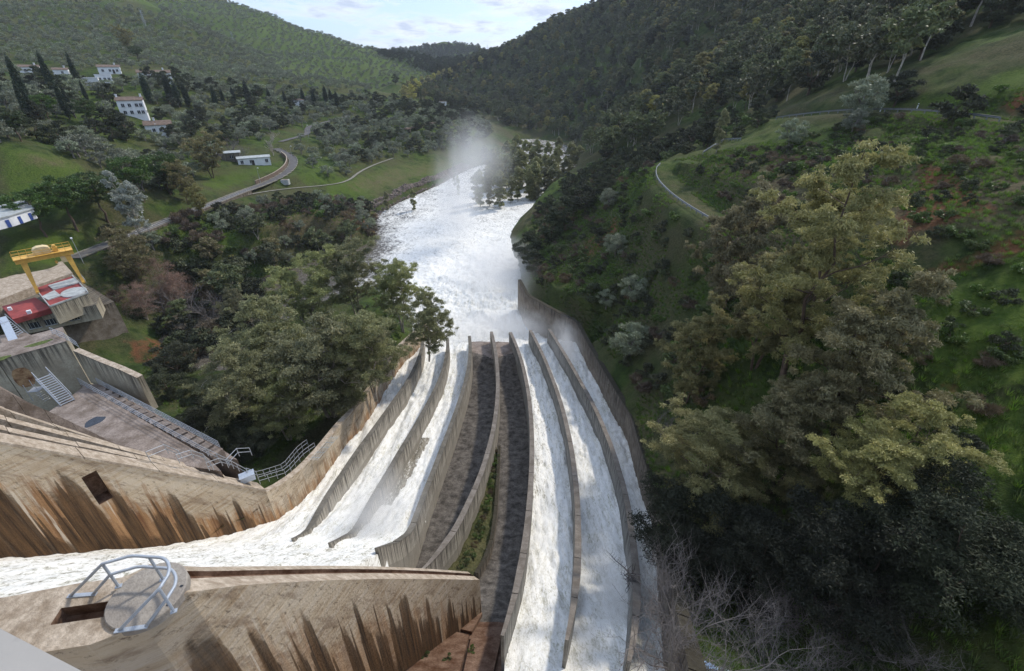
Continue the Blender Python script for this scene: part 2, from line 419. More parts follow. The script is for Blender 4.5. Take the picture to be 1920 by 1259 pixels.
def by_top(px, py, H, t0=10.0, t1=2400.0):
    """ground point of something H tall whose top is seen at the pixel"""
    r = ray(px, py); ts = np.geomspace(t0, t1, 900); P = ts[:, None] * r[None]
    g = P[:, 2] + CAMZ - H - hter(P[:, 0], P[:, 1])
    i = np.where((g[:-1] > 0) & (g[1:] <= 0))[0]
    if not len(i): return None
    i = i[0]; f = g[i] / (g[i] - g[i + 1]); t = ts[i] + (ts[i + 1] - ts[i]) * f
    return Vector((r[0] * t, r[1] * t, r[2] * t + CAMZ - H))

# road and tracks
def path_px(pts, hw, n=4, t0=60):
    P = [ground(a, b, t0, 900, False) for a, b in pts]; P = [p for p in P if p is not None]
    A = np.array([list(p) for p in P])
    s = np.concatenate([[0], np.cumsum(np.hypot(*np.diff(A[:, :2], axis=0).T))])
    ss = np.linspace(0, s[-1], max(8, int(s[-1] / n)))
    Q = np.stack([np.interp(ss, s, A[:, k]) for k in range(3)], 1)
    k = np.ones(5) / 5
    for c in range(3): 
        e = np.concatenate([[Q[0, c]] * 2, Q[:, c], [Q[-1, c]] * 2]); Q[:, c] = np.convolve(e, k, 'valid')
    return [tuple(q) for q in Q]
ROAD = path_px([(120,492),(190,465),(270,432),(340,405),(400,383),(450,362),(500,345),(540,325),(553,305),(545,292),(525,283),(510,276)], 1.7)
ROAD2 = path_px([(520,268),(548,260),(570,255),(580,248),(572,240),(600,232),(640,222),(665,213)], 1.8)
TRACK = path_px([(432,374),(480,362),(560,352),(620,348),(655,340),(670,325),(700,310),(740,296)], 0.8)
TERR = path_px([(1380,430),(1330,402),(1290,378),(1255,350),(1240,325),(1255,305),(1290,300)], 2.4, 3)
UPR = path_px([(1460,226),(1540,216),(1640,209),(1720,211),(1800,217),(1920,232),(2060,250)], 2.2, 3)
PATHS += [(ROAD, 2.1), (ROAD2, 1.8), (TRACK, 0.8), (TERR, 2.6), (UPR, 2.2)]
# ------------------------------------------------------------------ materials
def m_terrain():
    m, n = mat('ground_cover_soil'); pos = n.geo().outputs['Position']
    a = n.noise(pos, 0.045, 6, 0.6); b = n.noise(pos, 0.35, 5, 0.65); c = n.noise(pos, 2.6, 4, 0.7); e = n.noise(pos, 9.0, 3, 0.7)
    green = n.mix(n.ramp(b, [(0.35, 0), (0.62, 1)]), (0.024, 0.040, 0.012), (0.062, 0.098, 0.020))
    olive = n.mix(n.ramp(c, [(0.35, 0), (0.65, 1)]), (0.040, 0.044, 0.020), (0.100, 0.095, 0.045))
    col = n.mix(n.ramp(n.math('ADD', a, n.math('MULTIPLY', b, 0.35)), [(0.58, 0), (0.74, 1)]), green, olive)
    lush = n.attr('lush').outputs['Fac']
    lc = n.mix(n.ramp(c, [(0.3, 0), (0.7, 1)]), (0.042, 0.080, 0.012), (0.105, 0.150, 0.026))
    col = n.mix(n.math('MULTIPLY', lush, n.ramp(n.math('ADD', n.math('MULTIPLY', b, 0.6), n.math('MULTIPLY', lush, 0.45)), [(0.42, 0), (0.62, 1)])), col, lc)
    dry = n.attr('dry').outputs['Fac']
    dc = n.mix(n.ramp(c, [(0.35, 0), (0.65, 1)]), (0.075, 0.060, 0.035), (0.170, 0.135, 0.080))
    col = n.mix(n.math('MULTIPLY', dry, n.ramp(n.math('ADD', n.math('MULTIPLY', b, 0.7), n.math('MULTIPLY', dry, 0.5)), [(0.5, 0), (0.75, 1)])), col, dc)
    soil = n.attr('soil').outputs['Fac']
    sc = n.mix(n.ramp(n.math('ADD', n.math('MULTIPLY', c, 0.5), n.math('MULTIPLY', e, 0.5)), [(0.35, 0), (0.65, 1)]), (0.085, 0.034, 0.017), (0.23, 0.105, 0.052))
    col = n.mix(n.ramp(n.math('ADD', soil, n.math('MULTIPLY', n.math('SUBTRACT', b, 0.5), 1.6)), [(0.40, 0), (0.85, 1)]), col, sc)
    # brown leaf litter flecks
    col = n.mix(n.ramp(e, [(0.58, 0), (0.70, 0.55)]), col, (0.075, 0.055, 0.035))
    bh = n.math('ADD', n.math('MULTIPLY', c, 0.6), n.math('MULTIPLY', e, 0.25))
    finish(n, col, 0.95, n.bump(bh, 0.5, 0.9), 0.1); return m

def m_concrete(name, light, dark, streak=0.6, coping=False, wet=0.0, scale=1.0):
    """weathered concrete; UV = metres along the wall, metres below its top"""
    m, n = mat(name); uv = n.n('ShaderNodeUVMap').outputs[0]; pos = n.geo().outputs['Position']
    s = n.n('ShaderNodeSeparateXYZ', {0: uv})
    base = n.mix(n.ramp(n.noise(pos, 0.9 * scale, 6, 0.65), [(0.35, 0), (0.65, 1)]), dark, light)
    base = n.mix(n.ramp(n.noise(pos, 7.0, 4, 0.7), [(0.4, 0), (0.62, 0.5)]), base, tuple(c * 0.72 for c in dark))
    if not coping:
        v = n.math('MULTIPLY', s.outputs[1], -1.0)
        st = n.noise(n.map(uv, (2.3, 0.06, 1)), 1.0, 5, 0.75)
        ln = n.noise(n.map(uv, (0.45, 0.0, 1), (7, 0, 0)), 1.0, 3, 0.6)
        fade = n.math('SUBTRACT', n.math('MULTIPLY', ln, 2.6), n.math('MULTIPLY', v, 0.42), clamp=True)
        k = n.math('MULTIPLY', n.ramp(st, [(0.45, 0), (0.55, 1)]), fade, clamp=True)
        base = n.mix(n.math('MULTIPLY', k, streak), base, (0.045, 0.040, 0.034))
        rim = n.ramp(n.math('ADD', v, n.math('MULTIPLY', st, 0.9)), [(0.35, 0.8), (0.75, 0)])
        base = n.mix(n.math('MULTIPLY', rim, 0.75), base, (0.07, 0.062, 0.052))
        low = n.ramp(n.math('ADD', v, n.math('MULTIPLY', n.noise(n.map(uv, (0.7, 0.5, 1)), 1.0, 4, 0.6), 1.6)), [(0.0, 0), (1.0, 1)])
        lw = n.math('MULTIPLY', n.math('GREATER_THAN', v, 2.4), wet)
        base = n.mix(n.math('MULTIPLY', lw, low), base, tuple(c * 0.55 for c in dark))
    bh = n.math('ADD', n.noise(pos, 5.0, 5, 0.7), n.math('MULTIPLY', n.noise(pos, 28.0, 3, 0.6), 0.3))
    finish(n, base, 0.85, n.bump(bh, 0.06, 0.8), 0.25); return m

def m_stained(name, orange=1.0, dk=1.0, hgt=9.0):
    """board-marked concrete, rusty seepage below, dark wet tongues rising from the waterline"""
    m, n = mat(name); uv = n.n('ShaderNodeUVMap').outputs[0]; pos = n.geo().outputs['Position']
    s = n.n('ShaderNodeSeparateXYZ', {0: uv}); v = n.math('MULTIPLY', s.outputs[1], -1.0)
    big = n.noise(n.map(uv, (0.22, 0.30, 1)), 1.0, 5, 0.6)
    base = n.mix(n.ramp(big, [(0.36, 0), (0.64, 1)]), (0.39, 0.285, 0.175), (0.60, 0.49, 0.35))
    # horizontal board marks (world horizontal)
    zc = n.n('ShaderNodeUVMap').outputs[0]
    sp_ = n.n('ShaderNodeSeparateXYZ', {0: pos})
    hv = n.n('ShaderNodeCombineXYZ', {0: n.math('MULTIPLY', s.outputs[0], 0.30), 1: n.math('MULTIPLY', sp_.outputs[2], 3.4), 2: 0.0}).outputs[0]
    hb = n.noise(hv, 1.0, 5, 0.7)
    base = n.mix(n.ramp(hb, [(0.42, 0.0), (0.62, 0.5)]), base, (0.62, 0.55, 0.46))
    base = n.mix(n.ramp(hb, [(0.30, 0.6), (0.42, 0.0)]), base, (0.20, 0.125, 0.075))
    spot = n.noise(uv, 2.2, 5, 0.75)
    base = n.mix(n.ramp(spot, [(0.56, 0), (0.66, 0.8)]), base, (0.12, 0.085, 0.055))
    sp2 = n.noise(n.map(uv, (0.5, 0.8, 1), (4, 9, 0)), 1.0, 6, 0.72)
    base = n.mix(n.ramp(sp2, [(0.52, 0), (0.62, 0.6)]), base, (0.22, 0.15, 0.095))
    # rust, stronger with depth, streaky
    st = n.noise(n.map(uv, (0.95, 0.05, 1), (3, 0, 0)), 1.0, 5, 0.68)
    om = n.math('ADD', n.math('MULTIPLY', v, 1.05 / hgt), n.math('MULTIPLY', n.math('SUBTRACT', st, 0.5), 2.3))
    om = n.math('ADD', om, n.math('MULTIPLY', n.math('SUBTRACT', big, 0.5), 0.8))
    base = n.mix(n.math('MULTIPLY', n.ramp(om, [(0.40, 0), (0.70, 1)]), orange), base, n.mix(n.ramp(n.noise(n.map(uv, (2.6, 0.10, 1), (15, 0, 0)), 1.0, 5, 0.7), [(0.38, 0), (0.62, 1)]), (0.17, 0.075, 0.028), (0.46, 0.26, 0.12)))
    # pale runs
    pl = n.noise(n.map(uv, (1.5, 0.06, 1), (11, 0, 0)), 1.0, 4, 0.7)
    base = n.mix(n.ramp(pl, [(0.60, 0), (0.66, 0.75)]), base, (0.70, 0.62, 0.50))
    # dark tongues
    tn = n.noise(n.map(uv, (0.62, 0.006, 1), (29, 0, 0)), 1.0, 2.5, 0.55)
    edge = n.noise(uv, 3.0, 4, 0.7)
    start = n.math('SUBTRACT', 1.02, n.ramp(tn, [(0.465, 0), (0.475, 0.45), (0.525, 0.52), (0.535, 0.74), (0.60, 0.84)]))
    dm = n.math('SUBTRACT', n.math('DIVIDE', v, hgt), start)
    dm = n.math('ADD', dm, n.math('MULTIPLY', n.math('SUBTRACT', edge, 0.5), 0.16))
    tn2 = n.noise(n.map(uv, (1.5, 0.012, 1), (53, 0, 0)), 1.0, 1.5, 0.5)
    st2 = n.math('SUBTRACT', 1.05, n.ramp(tn2, [(0.53, 0), (0.54, 0.32), (0.58, 0.36), (0.59, 0.62)]))
    dm2 = n.math('ADD', n.math('SUBTRACT', n.math('DIVIDE', v, hgt), st2), n.math('MULTIPLY', n.math('SUBTRACT', edge, 0.5), 0.3))
    dm = n.math('ADD', n.math('MAXIMUM', dm, dm2), n.math('MULTIPLY', n.math('SUBTRACT', n.noise(n.map(uv, (0.5, 0.15, 1), (77, 0, 0)), 1.0, 3, 0.6), 0.5), 0.6))
    base = n.mix(n.math('MULTIPLY', n.ramp(dm, [(-0.02, 0), (0.09, 0.85), (0.35, 1)]), 0.95 * dk), base, n.mix(n.ramp(n.noise(n.map(uv, (4.0, 0.12, 1), (5, 0, 0)), 1.0, 5, 0.7), [(0.38, 0), (0.64, 1)]), (0.022, 0.014, 0.008), (0.15, 0.082, 0.036)))
    bh = n.math('ADD', n.math('MULTIPLY', hb, 0.7), n.math('MULTIPLY', n.noise(pos, 9.0, 5, 0.7), 0.35))
    finish(n, base, 0.8, n.bump(bh, 0.16, 0.9), 0.3); return m

def m_plain(name, col, rough=0.7, var=0.25, scale=2.0, metal=0.0, bumpd=0.02, spec=0.4):
    m, n = mat(name); pos = n.geo().outputs['Position']
    t = n.noise(pos, scale, 5, 0.65); t2 = n.noise(pos, scale * 8, 3, 0.6)
    c = n.mix(n.ramp(t, [(0.35, 0), (0.65, 1)]), tuple(x * (1 - var) for x in col), tuple(min(1, x * (1 + var * 0.5)) for x in col))
    c = n.mix(n.ramp(t2, [(0.55, 0), (0.7, 0.4)]), c, tuple(x * 0.6 for x in col))
    finish(n, c, rough, n.bump(t2, bumpd, 0.6), spec, metal); return m

def m_leaf(name, ca, cb, cc, trans=0.25, rough=0.5, k=1.55):
    m, n = mat(name); t = n.attr('tint').outputs['Fac']; r = n.objrand()
    c = n.mix(n.ramp(t, [(0.0, 0), (0.75, 1)]), ca, cb)
    c = n.mix(n.ramp(t, [(0.80, 0), (1.0, 0.9)]), c, cc)
    hs = n.n('ShaderNodeHueSaturation', {'Hue': n.math('ADD', 0.488, n.math('MULTIPLY', r, 0.024)), 'Saturation': n.math('ADD', 0.8, n.math('MULTIPLY', r, 0.3)), 'Value': n.math('ADD', 0.78, n.math('MULTIPLY', r, 0.44)), 'Color': n.mix(1.0, c, (k, k * .98, k * .96, 1), 'MULTIPLY')}).outputs[0]
    b = n.n('ShaderNodeBsdfPrincipled', {'Base Color': hs, 'Roughness': rough, 'Specular IOR Level': 0.35})
    tr = n.n('ShaderNodeBsdfTranslucent', {'Color': hs})
    mx = n.n('ShaderNodeMixShader', {0: trans, 1: b.outputs[0], 2: tr.outputs[0]})
    n.l.new(mx.outputs[0], n.out.inputs[0]); return m

def m_foam():
    m, n = mat('white_water'); pos = n.geo().outputs['Position']; f = n.attr('foam').outputs['Fac']
    a = n.noise(n.map(pos, (2.1, 0.36, 0.6)), 1.0, 6, 0.66, 0.5); b = n.noise(n.map(pos, (8.0, 2.0, 3)), 1.0, 5, 0.72, 0.5); c = n.noise(pos, 0.22, 4, 0.6)
    d = n.noise(n.map(pos, (26.0, 12, 14)), 1.0, 3, 0.7)
    k = n.math('ADD', n.math('MULTIPLY', a, 0.45), n.math('MULTIPLY', b, 0.55))
    white = n.mix(n.ramp(k, [(0.38, 0), (0.54, 1)]), (0.60, 0.575, 0.50), (0.87, 0.86, 0.82))  # creamy shadow in the foam's hollows put into the colour
    white = n.mix(n.math('MULTIPLY', n.ramp(c, [(0.42, 0), (0.66, 1)]), n.ramp(k, [(0.40, 0.75), (0.50, 0.0)])), white, (0.42, 0.41, 0.30))
    brown = n.mix(n.ramp(b, [(0.4, 0), (0.6, 1)]), (0.17, 0.15, 0.11), (0.33, 0.30, 0.24))
    fac = n.ramp(n.math('ADD', n.math('MULTIPLY', n.math('SUBTRACT', k, 0.5), 3.2), f), [(0.30, 0), (0.62, 1)])
    col = n.mix(fac, brown, white)
    bh = n.math('ADD', n.math('ADD', n.math('MULTIPLY', a, 0.55), n.math('MULTIPLY', b, 0.32)), n.math('MULTIPLY', d, 0.13))
    rough = n.ramp(fac, [(0, 0.25), (1, 0.75)])
    pb = finish(n, col, rough, n.bump(bh, 0.42, 0.65), 0.3)
    return m

def m_river():
    m, n = mat('river_water'); pos = n.geo().outputs['Position']; f = n.attr('foam').outputs['Fac']
    wq = n.noise(n.map(pos, (0.06, 0.05, 0)), 1.0, 3, 0.5, 0.0, True)
    wp = n.n('ShaderNodeVectorMath', {0: pos, 1: n.n('ShaderNodeVectorMath', {0: wq, 'Scale': 14.0}, operation='SCALE').outputs[0]}, operation='ADD').outputs[0]
    a = n.noise(n.map(wp, (0.55, 0.30, 1)), 1.0, 8, 0.72, 0.8); b = n.noise(n.map(wp, (1.9, 1.2, 1)), 1.0, 7, 0.75, 0.6)
    c = n.noise(pos, 0.06, 4, 0.6)
    k = n.math('ADD', n.math('MULTIPLY', a, 0.5), n.math('MULTIPLY', b, 0.5))
    fac = n.ramp(n.math('ADD', n.math('MULTIPLY', n.math('SUBTRACT', k, 0.5), 4.2), n.math('ADD', f, n.math('MULTIPLY', n.math('SUBTRACT', c, 0.5), 0.9))), [(0.25, 0), (0.85, 1)])
    wat = n.mix(n.ramp(b, [(0.4, 0), (0.6, 1)]), (0.060, 0.048, 0.033), (0.16, 0.14, 0.11))
    white = n.mix(n.ramp(b, [(0.36, 0), (0.56, 1)]), (0.56, 0.54, 0.48), (0.86, 0.85, 0.81))
    col = n.mix(fac, wat, white)
    finish(n, col, n.ramp(fac, [(0, 0.12), (1, 0.7)]), n.bump(n.math('ADD', n.math('MULTIPLY', a, 0.7), n.math('MULTIPLY', b, 0.4)), 0.65, 0.6), 0.4)
    return m

M = {}
M['terrain'] = m_terrain()
M['conc_l'] = m_concrete('streaked_cream_concrete', (0.52, 0.475, 0.40), (0.36, 0.325, 0.27), 0.85, wet=0.5)
M['conc_r'] = m_concrete('streaked_grey_concrete', (0.40, 0.385, 0.35), (0.25, 0.24, 0.215), 0.9, wet=0.5)
M['conc_outer'] = m_concrete('brown_streaked_concrete', (0.33, 0.285, 0.23), (0.16, 0.125, 0.09), 0.95, wet=-0.0)
M['cap_l'] = m_concrete('weathered_coping', (0.20, 0.18, 0.15), (0.10, 0.09, 0.072), coping=True)
M['cap_r'] = m_concrete('weathered_pale_coping', (0.25, 0.22, 0.19), (0.13, 0.11, 0.09), coping=True)
M['cap_b'] = m_concrete('mossy_brown_coping', (0.060, 0.052, 0.034), (0.028, 0.023, 0.015), coping=True)
M['stain_b'] = m_stained('rust_stained_wall_concrete', 0.95, 1.0, 9.0)
M['stain_a'] = m_stained('seepage_stained_wall_concrete', 0.55, 1.0, 8.0)
M['stain_l'] = m_stained('ochre_chute_wall_concrete', 0.8, 0.35, 7.0)
M['ledge'] = m_concrete('pale_ledge_concrete', (0.60, 0.51, 0.41), (0.30, 0.235, 0.17), coping=True, scale=2.0)
M['slab'] = m_concrete('grey_pink_slab_concrete', (0.36, 0.30, 0.26), (0.15, 0.115, 0.09), coping=True, scale=0.8)
M['block'] = m_concrete('cream_block_concrete', (0.50, 0.45, 0.34), (0.34, 0.29, 0.21), 0.8, scale=0.5)
M['disc'] = m_concrete('smooth_disc_concrete', (0.40, 0.365, 0.32), (0.29, 0.26, 0.23), coping=True)
M['parapet'] = m_plain('parapet_concrete', (0.37, 0.345, 0.31), 0.85, 0.10, 1.5, bumpd=0.004)
M['dry'] = m_concrete('dark_wet_floor_concrete', (0.19, 0.168, 0.145), (0.040, 0.034, 0.028), coping=True, scale=1.3)
M['redfloor'] = m_concrete('rusty_floor_concrete', (0.26, 0.17, 0.12), (0.09, 0.042, 0.022), coping=True, scale=1.2)
M['moss'] = m_plain('moss_green', (0.10, 0.13, 0.03), 0.95, 0.5, 4.0, bumpd=0.1)
M['foam'] = m_foam(); M['river'] = m_river()
M['galv'] = m_plain('galvanised_steel', (0.46, 0.48, 0.51), 0.45, 0.15, 6.0, 0.55)
M['paintsteel'] = m_plain('grey_painted_steel', (0.44, 0.49, 0.56), 0.4, 0.12, 5.0, 0.2)
M['yellow'] = m_plain('yellow_crane_paint', (0.72, 0.42, 0.085), 0.5, 0.2, 1.5)
M['cream'] = m_plain('cream_machinery_paint', (0.72, 0.56, 0.30), 0.5, 0.2, 1.5)
M['redroof'] = m_plain('red_roof_coating', (0.30, 0.055, 0.050), 0.7, 0.35, 0.7)
M['hatch'] = m_plain('pale_grey_hatch', (0.42, 0.44, 0.43), 0.6, 0.3, 1.2)
M['white'] = m_plain('whitewash', (0.76, 0.77, 0.78), 0.8, 0.12, 0.5)
M['railgrey'] = m_plain('dull_rail_steel', (0.24, 0.25, 0.26), 0.6, 0.2, 3.0, 0.3)
M['tile'] = m_plain('clay_roof_tiles', (0.175, 0.125, 0.095), 0.9, 0.4, 1.2)
M['glass'] = m_plain('dark_window_glass', (0.03, 0.035, 0.045), 0.15, 0.2, 1.0)
M['blue'] = m_plain('blue_door_paint', (0.04, 0.08, 0.28), 0.5, 0.2, 2.0)
M['asphalt'] = m_plain('grey_asphalt', (0.115, 0.108, 0.105), 0.9, 0.3, 0.5)
M['gravelpath'] = m_plain('pale_gravel_track', (0.26, 0.245, 0.20), 0.95, 0.35, 0.8)
M['brickwall'] = m_plain('brown_masonry', (0.19, 0.14, 0.105), 0.9, 0.45, 2.5, bumpd=0.08)
M['darkwood'] = m_plain('dark_wet_wood', (0.030, 0.022, 0.018), 0.8, 0.3, 6.0)
M['barkpale'] = m_plain('pale_peeling_bark', (0.42, 0.37, 0.31), 0.8, 0.45, 1.2)
M['barkbrown'] = m_plain('brown_bark', (0.115, 0.080, 0.058), 0.9, 0.4, 2.0)
M['barkgrey'] = m_plain('grey_twig_bark', (0.21, 0.185, 0.17), 0.9, 0.3, 3.0)
M['barkred'] = m_plain('reddish_twigs', (0.17, 0.085, 0.055), 0.9, 0.3, 3.0)
M['stone'] = m_plain('riprap_stone', (0.21, 0.165, 0.135), 0.9, 0.5, 0.6, bumpd=0.1)

# ------------------------------------------------------------------ terrain sheet
def poly_px(pts): return pts
def in_px(px, py, pts):
    s = 0.0
    for k in range(9):
        a = k * 2.4; r_ = 4 + 2.6 * k
        s = s + inside(px + r_ * math.cos(a) * 1.3, py + r_ * math.sin(a) * 0.6, pts)
    return s / 9.0
def build_terrain():
    na, nr = 700, 600
    a = np.linspace(-math.radians(84), math.radians(84), na); r = np.geomspace(7.0, 3200, nr)
    X = (r[:, None] * np.sin(a)[None]).ravel(); Y = (r[:, None] * np.cos(a)[None]).ravel() 
    Z = hter(X, Y)
    px, py, d = proj(X, Y, Z)
    jx = px + 14 * fbm(X / 5, Y / 5, 2); jy = py + 10 * fbm(X / 5 + 9, Y / 5, 2)
    soil = np.zeros(len(X)); lush = np.zeros(len(X)); dry = np.zeros(len(X))
    near = (np.hypot(X, Y) < 420)
    for P in ([(1720,300),(1790,320),(1830,360),(1900,400),(1820,420),(1740,440),(1700,480),(1660,430),(1700,370)], [(1860,205),(1920,165),(1990,150),(1990,200),(1900,215)], [(1600,560),(1760,500),(1920,425),(1990,420),(1930,480),(1700,540)],
              [(1740,740),(1770,700),(1800,690),(1790,740)], [(1130,420),(1170,390),(1190,410),(1120,480),(1085,520),(1080,470)], [(640,395),(720,400),(712,440),(650,430)], [(240,640),(370,620),(380,690),(250,690)], [(1330,500),(1380,450),(1390,470),(1350,520)],
              [(940,262),(1010,262),(1010,285),(930,280)], [(790,-10),(850,-10)]):
        if len(P) > 2: soil = np.maximum(soil, np.where(near, in_px(jx, jy, P) * 0.8, 0))
    for P in ([(0,270),(130,300),(200,330),(150,345),(60,380),(0,420)], [(1760,560),(1990,440),(1990,720),(1760,740),(1700,660)], [(600,335),(700,320),(870,290),(880,325),(760,350),(690,372),(600,372)], [(150,430),(0,430),(0,530),(180,480)], [(270,430),(430,390),(480,470),(300,480)],
              [(480,900),(560,830),(700,690),(780,620),(700,620),(600,740),(470,850)], [(1000,380),(1200,340),(1220,330),(1120,300)], [(-9,-9)], [(1300,235),(1500,215),(1500,290),(1330,270)], [(600,30),(640,75),(790,125),(640,140),(480,80),(450,30)], [(1220,300),(1290,270),(1380,262),(1380,290),(1240,320)],
              [(980,150),(1100,100),(1200,30),(1150,180),(1080,260)], [(1550,230),(1990,100),(1990,180),(1600,220)], [(100,160),(240,160),(260,230),(170,230)], [(640,185),(700,190),(870,230),(950,260),(880,270),(660,215)],
              [(1000,500),(1120,480),(1180,600),(1100,600)], [(560,310),(640,300),(640,345),(560,352)], [(370,335),(540,290),(530,325),(390,370)], [(1700,780),(1920,740),(1990,900),(1760,900)], [(680,120),(800,120),(830,135),(700,150)]):
        lush = np.maximum(lush, in_px(jx, jy, P) * 0.8)
    lush = np.maximum(lush, 0.42 * sstep(900, 820, px) * sstep(110, 160, d) * sstep(400, 340, py))
    lush = np.maximum(lush, 0.7 * sstep(1300, 900, px) * sstep(440, 560, d))
    for P in ([(1245,350),(1290,350),(1400,440),(1380,440),(1290,385)], [(480,380),(700,390),(690,450),(500,470)], [(0,285),(130,300),(180,325),(60,320)], [(620,340),(860,290),(880,310),(700,370)], [(1300,300),(1500,290),(1560,480),(1420,470)], 
              [(1560,330),(1990,260),(1990,420),(1700,470)]):
        dry = np.maximum(dry, np.where(near, in_px(jx, jy, P) * 0.7, 0))
    lush = np.where((px > 980) & (px < 1560) & (d < 200), lush * .55 + .12, lush)
    dry = np.where((px > 860) & (d > 100) & (py < 330), np.maximum(dry, 0.35), dry)
    F = grid_faces(nr, na)
    ce = np.stack([X, Y], 1)[F].mean(1)
    keep = ~inside(ce[:, 0], ce[:, 1], CHI) & ~inside(ce[:, 0], ce[:, 1], POWI)
    # nothing under the dam
    keep &= ~((np.abs(ce[:, 0] + 12) < 24.5) & (ce[:, 1] < 12))
    F = F[keep][:, ::-1]
    V = np.stack([X, Y, Z], 1)
    me = npmesh('terrain', V, F, M['terrain'], {'soil': soil, 'lush': lush, 'dry': dry})
    o = bpy.data.objects.new('terrain', me); COL.objects.link(o); tag(o, kind='structure')
    return o
def shrink(P, d):
    P = [Vector(p[:2]) for p in P]; n = len(P); out = []
    ar = sum(P[i].x * P[(i + 1) % n].y - P[(i + 1) % n].x * P[i].y for i in range(n)); sg = 1 if ar > 0 else -1
    for i in range(n):
        e = (P[(i + 1) % n] - P[i - 1]); e.normalize(); out.append(tuple(P[i] + Vector((-e.y, e.x)) * d * sg))
    return out
CHI = shrink(CH, 0.28)
POWI = [(0, 0), (0, 0.01), (0.01, 0)]
build_terrain()

# ------------------------------------------------------------------ water
def wave(x, y):
    """turbulent height of the tail basin / river"""
    r = np.hypot(x, y)
    e = sstep(230, 100, y) * sstep(-60, -10, x + 0 * y) 
    amp = 0.12 + 1.15 * e
    h = fbm(x / 6.5, y / 5.0, 4, 3.0) * 1.3 + np.abs(fbm(x / 2.2, y / 1.7, 3, 9.0)) * 0.7 + fbm(x / 0.8, y / 0.6, 2) * 0.22
    return h * amp
def base_z(x, y):
    xl = np.interp(y, [0, 26, 33, 84, 90, 100], [0, 0, 1, 1, 1, 1])
    left = x < XD[2](y) + 0.2
    f = np.where(left, FL(x, y), FR(x, y)) + 1.25
    k = sstep(84, 96, y)
    return f * (1 - k) + 0.35 * k
def chute_w(x, y):
    k = sstep(82, 100, y)
    left = x < -3
    n = fbm(x / 1.2, y / 5.5, 4, 1.0) * 0.55 + np.abs(fbm(x / 0.6, y / 2.6, 3, 4.0)) * 0.40 + fbm(x / 0.22, y / 0.5, 2, 2.0) * 0.12
    # piled up surge where the jets meet the dividers on the left
    s = np.exp(-((y - 31) / 7.5) ** 2) * np.where((x > -24) & (x < -7), 1.0, 0.0) * (0.6 + 0.9 * np.abs(fbm(x / 2.4, y / 2.4, 3, 6.0)))
    s2 = np.exp(-((y - 22) / 6.0) ** 2) * np.where(x > 6, 1.0, 0.0) * (0.5 * np.abs(fbm(x / 1.6, y / 1.6, 3, 8.0)))
    z = base_z(x, y) + n * (1 - k) + wave(x, y) * k + s * 0.55 + s2
    z = z + np.where(x > XD[6](y), 0.35 * np.abs(fbm(x / 1.0, y / 1.0, 3, 2.0)), 0)
    return z
CH_IN = [tuple(WBm[:2]), (WB0.x, WB0.y)] + [(p.x, p.y) for p in OUT_L] + [(-21, 104), (-30, 122), (4, 122)] + [(p.x, p.y) for p in reversed(OUT_R)] + [(OUT_R[0].x, 3), (WBm.x, 3)]
def build_chute():
    xs = np.arange(-46, 17.5, 0.22); 
    ys = np.concatenate([np.arange(4, 60, 0.24), np.arange(60, 122.3, 0.34)])
    Xg, Yg = np.meshgrid(xs, ys); X = Xg.ravel(); Y = Yg.ravel()
    Z = chute_w(X, Y)
    F = grid_faces(len(ys), len(xs)); c = np.stack([X, Y], 1)[F].mean(1); cx, cy = c[:, 0], c[:, 1]
    ok = inside(cx, cy, CH_IN)
    dry = (cx > XD[2](cy) - 0.1 + 0.35 * (cy < 34)) & (cx < XD[4](cy) + 0.1) & (cy < 82.6 - 0.75 * np.abs(cx - XD[3](cy) + 0.6) + fbm(cx / 1.0, cy / 1.0, 2) * 0.5)
    gap = (cx > XA(cy) - 0.1) & (cx < XD[4](cy) + 0.1) & (cy < 20.0)
    Y3 = DIVS[2][0].y + 0.4; dry &= cy > Y3; rightlow = (cx < XD[4](cy)) & (cy < Y3) & (cx > XA(cy) - 0.1)
    ok &= ~dry & ~gap & ~rightlow & (cx < XR(cy) - 0.22) & ~((cx < -9) & (cy < np.interp(cx, [-19, -12, -9], [6.4, 7.2, 8.0])))
    # right bays start at divider 5
    foam = np.ones(len(X)) * 0.92
    # aerated thin sheets: brown showing through near some walls
    foam = np.where((X > XD[4](Y)) & (X < XD[5](Y)) & (Y > 38) & (Y < 82), 0.62 + 0.25 * np.clip((X - XD[4](Y)) / 4, 0, 1), foam)
    foam = np.where((X > XD[1](Y)) & (X < XD[1](Y) + 1.6) & (Y > 36) & (Y < 52), 0.2, foam)
    foam = np.where((Y < 26) & (X < XA(Y)), 0.74, foam)
    foam = np.where(Y > 86, 0.82 + 0.14 * fbm(X / 8, Y / 8, 3), foam)
    used = np.zeros(len(X), bool); used[F[ok].ravel()] = True; idx = np.cumsum(used) - 1
    me = npmesh('spillway_water', np.stack([X, Y, Z], 1)[used], idx[F[ok]], M['foam'], {'foam': foam[used]})
    o = bpy.data.objects.new('spillway_water', me); COL.objects.link(o); tag(o, kind='structure')
build_chute()
